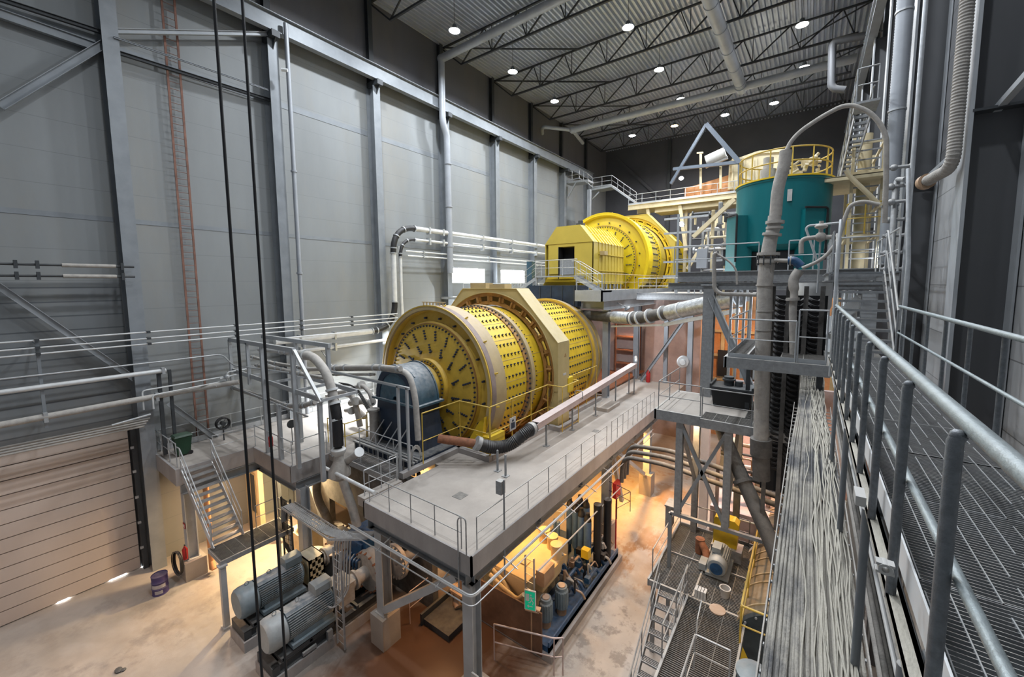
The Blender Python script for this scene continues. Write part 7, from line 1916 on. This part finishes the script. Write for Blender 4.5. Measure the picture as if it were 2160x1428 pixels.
# maintenance truck / frame in the brown shade
t = thing('lubrication_stand', 'small orange lit stand with a valve in the shade beside the brown plate', 'machine', (-11.6, 11.6, 0))
mb = MB(); mb.bx(-12.0, -11.1, 11.3, 12.0, .9, 1.0); mb.cyl((-11.6, 11.6, 1.0), (-11.6, 11.6, 1.8), .12, n=12); mb.bar((-11.9, 11.4, 0), (-11.9, 11.4, 1), .06, .06); mb.bar((-11.2, 11.9, 0), (-11.2, 11.9, 1), .06, .06); mb.tube([(-11.6, 11.6, 1.4), (-11.2, 11.4, 1.7), (-11.0, 11.4, 1.2)], .05, 8, .1); part('stand_body', mb, 'copper_pipe', t)
mb = MB(); mb.prism([(-12.4, 12.3, 1.9), (-11.3, 11.9, 1.9), (-11.0, 12.4, 2.3), (-12.1, 12.9, 2.3)], (0, 0, .08)); part('yellow_plate', mb, 'yellow', t)
mb = MB(); mb.bx(-12.4, -10.95, 10.2, 14.2, 0, .25); mb.bx(-12.5, -12.4, 10.1, 14.2, 0, .5); solo('sump_frame', mb, 'steel_dark', 'dark low sump frame in the shade left of the brown plate', 'frame')
railing('thin pale railing around the dark sump', [(-12.9, 9.9, 0), (-12.9, 12.2, 0), (-11.2, 12.6, 0)], 1.4, 2.2, 'pale_chute', .02, toe=False)
mb = MB(); mb.tube([(-13.5, 12.8, 1.4), (-12.0, 11.6, .5), (-11.6, 11.4, .3)], .16, 12, .3); mb.bx(-13.8, -13.3, 11.0, 11.4, .0, .3); solo('drain_pipe', mb, 'copper_pipe', 'brown drain pipe lying in the shade behind the column', 'pipe')
mb = MB(); mb.cyl((-14.2, 10.2, 2.0), (-14.2, 10.35, 2.0), .75, n=32)
for k in range(20): a = 2*pi*k/20; mb.cyl((-14.2+.66*cos(a), 10.1, 2+.66*sin(a)), (-14.2+.66*cos(a), 10.4, 2+.66*sin(a)), .05, n=6)
mb.tube([(-14.2, 10.3, 2.0), (-13.2, 10.8, 2.6), (-12.6, 11.2, 3.3)], .22, 14, .3); solo('slurry_pump', mb, 'dusty', 'big bolted round pump head behind the left column', 'pump')
mb = MB(); mb.tube([(-15, 12.3, .3), (-15, 12.3, 5)], .1, 8); solo('dark_pipe', mb, 'steel_dark', 'dark upright pipe in the shade under the mill floor', 'pipe')

# ================================================================ lower right: stairs, grating, screen drum
ZD = 3.0
t = thing('drum_platform', 'dirty grating platform beside the brown drum, lower right', 'platform', (-2.8, 14, 0))
mb = MB(); grate(mb, -4.4, -1.25, 14.2, 18.6, ZD, .07, 'x', .5, .04, .025); grate(mb, -3.0, -1.25, 9.0, 14.2, ZD, .07, 'x', .5, .04, .02); part('grating', mb, 'dusty_dark', t)
mb = MB(); mb.bx(-4.3, -1.4, 15.0, 18.4, ZD-.08, ZD-.03); part('plate', mb, 'dusty_dark', t)
mb = MB()
for x in (-4.42, -1.22): mb.bx(x-.03, x+.03, 14.15 if x < -2 else 9, 18.65, ZD-.22, ZD+.05)
mb.bx(-3.05, -2.98, 9.0, 14.2, ZD-.22, ZD+.08); mb.bx(-4.4, -1.25, 14.15, 14.22, ZD-.2, ZD+.02); mb.bx(-4.4, -1.25, 18.58, 18.64, ZD-.2, ZD+.05); mb.bx(-4.2, -1.4, 16.2, 16.26, ZD, ZD+.06); mb.bx(-2.9, -2.84, 14.2, 18.5, ZD, ZD+.05)
part('frame', mb, 'galv_old', t)
for x, y in ((-4.3, 18.4), (-4.3, 14.4), (-1.4, 14.4), (-1.4, 18.4), (-1.4, 10)):
    mb = MB(); mb.bar((x, y, 0), (x, y, ZD-.2), .14, .14); part('leg', mb, 'steel', t)
stairs('grated steel stairs leading up to the drum platform', (-3.55, 10.4, .35), (-3.55, 14.1, ZD), .85, 11, 'galv_old', railh=1.0)
railing('grey railing along the left edge of the drum platform', [(-4.35, 14.4, ZD), (-4.35, 18.4, ZD), (-1.6, 18.5, ZD)], 1.1, 1.6, 'galv_old', .025, toe=True)
railing('short railing between stairs and lower grating', [(-3.05, 11.2, ZD), (-3.05, 14.2, ZD)], 1.1, 1.4, 'galv_old', .025, toe=False)
railing('grey railing at the bottom edge in front of the drum', [(-2.2, 9.4, ZD), (-2.2, 11.4, ZD), (-1.3, 11.4, ZD)], 1.1, 1.2, 'galv', .025, toe=False)
mb = MB(); mb.bx(-4.7, -4.45, 17.2, 17.7, 3.4, 4.4); mb.bx(-4.72, -4.3, 17.1, 17.8, 4.4, 4.46); solo('post_box', mb, 'galv_old', 'grey capped box post at the corner of the drum platform', 'box')
t = thing('drive_motor', 'pale grey electric motor with blue fan end on the drum platform', 'motor', (-2.35, 16.3, ZD))
mb = MB(); mb.lathe([(0, 15.5), (.12, 15.5), (.3, 15.52), (.34, 15.6), (.34, 15.85), (.3, 15.9)], (-2.35, 0, ZD+.5), (0, 1, 0), 24); part('fan_cover', mb, 'motor_light', t)
mb = MB(); mb.lathe([(0, 15.49), (.22, 15.49), (.22, 15.47), (0, 15.47)], (-2.35, 0, ZD+.5), (0, 1, 0), 24); part('fan_grille', mb, 'blue_machine', t, 'dark blue fan grille')
mb = MB(); mb.lathe([(.3, 15.85), (.3, 16.8), (.2, 16.9), (0, 16.9)], (-2.35, 0, ZD+.5), (0, 1, 0), 24)
for k in range(24): a = 2*pi*k/24; s_ = V(sin(a), 0, cos(a)); mb.bar(V(-2.35, 15.95, ZD+.5)+s_*.31, V(-2.35, 16.75, ZD+.5)+s_*.31, .012, .05, up=s_)
part('motor_body', mb, 'motor_light', t)
mb = MB(); mb.bx(-2.6, -2.3, 16.0, 16.5, ZD+.78, ZD+.98); mb.bx(-2.75, -1.95, 15.6, 17.0, ZD+.05, ZD+.16); mb.bx(-3.0, -2.75, 15.7, 16.2, ZD+.1, ZD+.35); part('terminal_box', mb, 'motor_light', t)
t = thing('belt_guard', 'bright yellow belt guard box behind the pale motor', 'guard', (-2.3, 17.9, ZD))
mb = MB(); mb.prism([(-2.75, 17.1, ZD+.5), (-1.9, 17.1, ZD+.5), (-1.85, 17.1, ZD+1.5), (-2.0, 17.1, ZD+1.62), (-2.7, 17.1, ZD+1.62), (-2.75, 17.1, ZD+1.5)], (0, .45, 0)); part('guard_box', mb, 'yellow', t)
mb = MB(); mb.bx(-2.8, -1.7, 16.95, 17.6, ZD+.04, ZD+.5); part('gear_base', mb, 'galv_old', t)
mb = MB(); mb.lathe([(0, 0), (.13, 0), (.17, .3), (.19, .3), (.19, .33), (.15, .33), (.12, .02)], (-1.95, 14.9, ZD), (0, 0, 1), 20); solo('bucket', mb, 'pvc_grey', 'small white bucket on the grating near the pale motor', 'bucket')
mb = MB(); mb.cyl((-3.2, 16.9, ZD), (-3.2, 16.9, ZD+.6), .18, n=14); mb.tube([(-3.2, 16.9, ZD+.5), (-2.9, 16.6, ZD+.3), (-2.8, 16.2, ZD+.1)], .15, 10, .1); solo('rusty_drain', mb, 'rust', 'dark rusty drain pipe left of the pale motor', 'pipe')
t = thing('warning_beacon', 'ribbed white cable gland box on a rod over the grating', 'box', (-2.45, 13.4, ZD))
mb = MB(); 
for k in range(4): mb.bx(-2.62+k*.09, -2.55+k*.09, 13.25, 13.5, ZD+.75, ZD+1.05)
mb.bx(-2.62, -2.28, 13.3, 13.45, ZD+.78, ZD+1.0); part('box_body', mb, 'pvc_grey', t)
mb = MB(); mb.tube([(-2.4, 13.35, ZD+.8), (-2.38, 12.6, ZD+.6), (-2.38, 12.5, ZD)], .02, 6); part('rod', mb, 'white_pipe', t)
mb = MB(); mb.cyl((-2.05, 14.1, ZD), (-2.05, 14.1, ZD+.03), .25, n=20); solo('floor_cover', mb, 'copper_pipe', 'round pinkish cover lying on the grating', 'cover')
# drum
t = thing('rotary_drum', 'large brown ribbed rotary drum with dark end plate behind the yellow rail', 'drum', (-.25, 18, 1))
RX, RZ, RR = -.15, 2.35, 1.45
mb = MB(); mb.lathe([(RR-.05, 14.0), (RR, 14.05), (RR, 23)], (RX, 0, RZ), (0, 1, 0), 64); part('drum_shell', mb, 'drum_brown', t)
mb = MB(); mb.lathe([(0, 13.9), (RR-.1, 13.95), (RR-.02, 14.02)], (RX, 0, RZ), (0, 1, 0), 48); part('end_plate', mb, 'dark_disc', t)
mb = MB()
for k in range(20):
    a = 2*pi*k/20; mb.cyl((RX+(RR-.15)*sin(a), 13.9, RZ+(RR-.15)*cos(a)), (RX+(RR-.15)*sin(a), 13.98, RZ+(RR-.15)*cos(a)), .035, n=6)
mb.bx(RX-.06, RX+.06, 13.85, 13.95, RZ+.3, RZ+.42); part('end_bolt', mb, 'steel_light', t)
for y in (14.3, 15.5, 16.0, 17.0, 17.5, 18.9, 19.4, 20.6, 21.1):
    mb = MB(); mb.ring((RX, 0, RZ), (0, 1, 0), RR, RR+.035, y, y+.06, 64); part('drum_rib', mb, 'tan', t)
mb = MB(); mb.ring((RX, 0, RZ), (0, 1, 0), RR, RR+.10, 18.0, 18.25, 64); part('running_ring', mb, 'dusty', t)
mb = MB(); mb.bx(-1.2, .9, 14.4, 14.8, 0, 1.1); mb.bx(-1.2, .9, 21, 21.4, 0, 1.1); part('cradle', mb, 'steel', t)
railing('yellow safety railing around the brown drum, lower right', [(-1.25, 18.5, ZD), (-1.25, 13.1, ZD), (.4, 13.1, ZD)], 1.25, 1.6, 'yellow_rail', .035, toe=False)
mb = MB(); mb.prism([(-1.25, 13.3, ZD-.75), (-1.0, 13.3, ZD-.65), (-1.2, 13.3, ZD-.25)], (0, .05, 0)); solo('guard_plate', mb, 'yellow', 'small triangular yellow plate under the yellow safety railing', 'plate')
mb = MB(); mb.cyl((-.75, 11.6, 3.1), (-.75, 11.6, 3.5), .38, n=24); mb.lathe([(.38, 3.5), (.43, 3.52), (.43, 3.6), (.1, 3.72), (0, 3.72)], (-.75, 11.6, 0), (0, 0, 1), 24); mb.cyl((-.75, 11.6, 2.4), (-.75, 11.6, 3.1), .3, n=24); solo('round_gearbox', mb, 'motor_grey', 'grey round gearbox at the bottom edge beside the tray', 'gearbox')
# pink lit machinery beyond the service platform legs
mb = MB(); mb.bx(-3.4, 2.9, 24.8, 25.1, 0, 8.6); solo('bay_wall', mb, 'lamplit_pink_wall', 'pinkish wall lit by lamps behind the platform legs', 'wall')
t = thing('ribbed_panel', 'pale lilac ribbed sheet panel behind the slanting fat pipe', 'panel', (-.7, 20.8, 4))
mb = MB()
for k in range(14): x = -1.5+k*.14; mb.bx(x, x+.08, 20.75, 20.85, 4.3, 7.0); mb.bx(x+.08, x+.14, 20.79, 20.83, 4.3, 7.0)
part('sheet', mb, 'white_pipe', t)
t = thing('pump_machinery', 'pale pumps and pipes glowing pink under the service platform', 'machinery', (-2, 21, 0))
r7 = random.Random(9)
mb = MB(); mb.cyl((-3.1, 20.5, 6.4), (-2.3, 20.5, 6.4), .42, n=20); mb.bx(-3.2, -2.2, 20.1, 20.9, 5.3, 6.0); part('pump_body', mb, 'cream', t)
mb = MB(); mb.bx(-3.4, -1.0, 20.0, 22, 0, 3.5); part('pump_block', mb, 'pale_chute', t)
for k in range(26):
    mb = MB(); x = r7.uniform(-3.3, 1.2); y = r7.uniform(19.4, 21.5); z = r7.uniform(2.8, 7.5); L = r7.uniform(.6, 1.8); d = r7.choice([V(L, 0, 0), V(0, 0, L), V(L, .3, 0)])
    mb.tube([(x, y, z), V(x, y, z)+d, V(x, y, z)+d+V(0, 0, -.8)], r7.uniform(.04, .12), 8, .15); part('pipe_run', mb, r7.choice(['pale_chute', 'cream', 'copper_pipe', 'dusty', 'steel_dark']), t)
for k in range(6):
    mb = MB(); x = -3.0+k*.8; mb.bar((x, 19.2, 0), (x, 19.2, 6.8), .14, .14); part('upright', mb, 'pale_chute', t)
railing('pink lit railing behind the yellow belt guard', [(-1.2, 19.4, 3.2), (2.0, 19.4, 3.2)], 1.1, .8, 'pale_chute', .025, toe=False)

# ================================================================ warm lamps below deck
def sodium(x, y, z, pw, l, c=(1, .60, .24), top=5.52):
    t = thing('sodium_lamp', l, 'lamp', (x, y, z), 'warm lamps below the decks')
    mb = MB(); mb.bx(x-.3, x+.3, y-.14, y+.14, z+.02, z+.2); mb.bar((x, y, z+.2), (x, y, top), .04, .04); part('lamp_housing', mb, 'steel', t)
    mb = MB(); mb.bx(x-.25, x+.25, y-.1, y+.1, z-.03, z+.02); part('lens', mb, 'lamp_warm', t)
    o = area((x, y, z-.06), .5, pw, c, spread=175); o.parent = t; o.location = (0, 0, -.06)
sodium(-22.0, 10.2, 4.6, 620, 'warm lamp under the side deck lighting the stair opening', (1, .72, .38))
sodium(-23.3, 7.6, 4.6, 120, 'warm lamp under the bin deck', (1, .62, .36))
sodium(-9.8, 14.5, 4.4, 85, 'warm lamp over the hydraulic unit', (1, .54, .18))
sodium(-10.2, 22.5, 4.4, 176, 'warm lamp under the mill floor by the aisle', (1, .52, .15))
sodium(-8.9, 24.5, 4.35, 300, 'warm lamp over the aisle beyond the service platform', (1, .46, .10))
sodium(-3.9, 17.8, 8.55, 147, 'warm lamp at the back of the service platform', (1, .62, .3), top=9.12)
sodium(-12.3, 34.0, 11.3, 160, 'warm lamp high in the bay beyond the mill floor', (1, .52, .26), top=12.3)
sodium(-5.0, 36.5, 11.6, 190, 'orange lamp before the brick coloured wall', (1, .50, .2), top=13.06)
sodium(-1.5, 22.4, 8.0, 260, 'pinkish lamp over the machinery under the service platform', (1, .60, .44), top=14.1)
sodium(-16.2, 12.9, 4.6, 50, 'warm lamp behind the pump bay wall', (1, .6, .3))
sodium(-12.0, 10.8, 4.4, 45, 'dim warm lamp in the brown shade under the mill floor', (1, .5, .22))

sodium(-17.5, -1.8, 8.5, 260, 'warm lamp near the roll-up door, left of the view', (1, .68, .50), top=34.1)
sodium(.15, 9.5, 9.9, 120, 'unseen warm fill lamp added under the long cable tray', (1, .78, .6), top=10.9)  # added out of view to brighten the lower right

q = at(250, 1415, Z=0)
mb = MB(); mb.sphere(q+V(0, 0, .03), .14, 9, 5, (1.2, .8, .35)); mb.sphere(q+V(.12, .1, .03), .09, 8, 5, (1, 1, .4)); solo('debris_lump', mb, 'steel_dark', 'small dark lump of debris on the bare floor at the bottom left', 'debris')
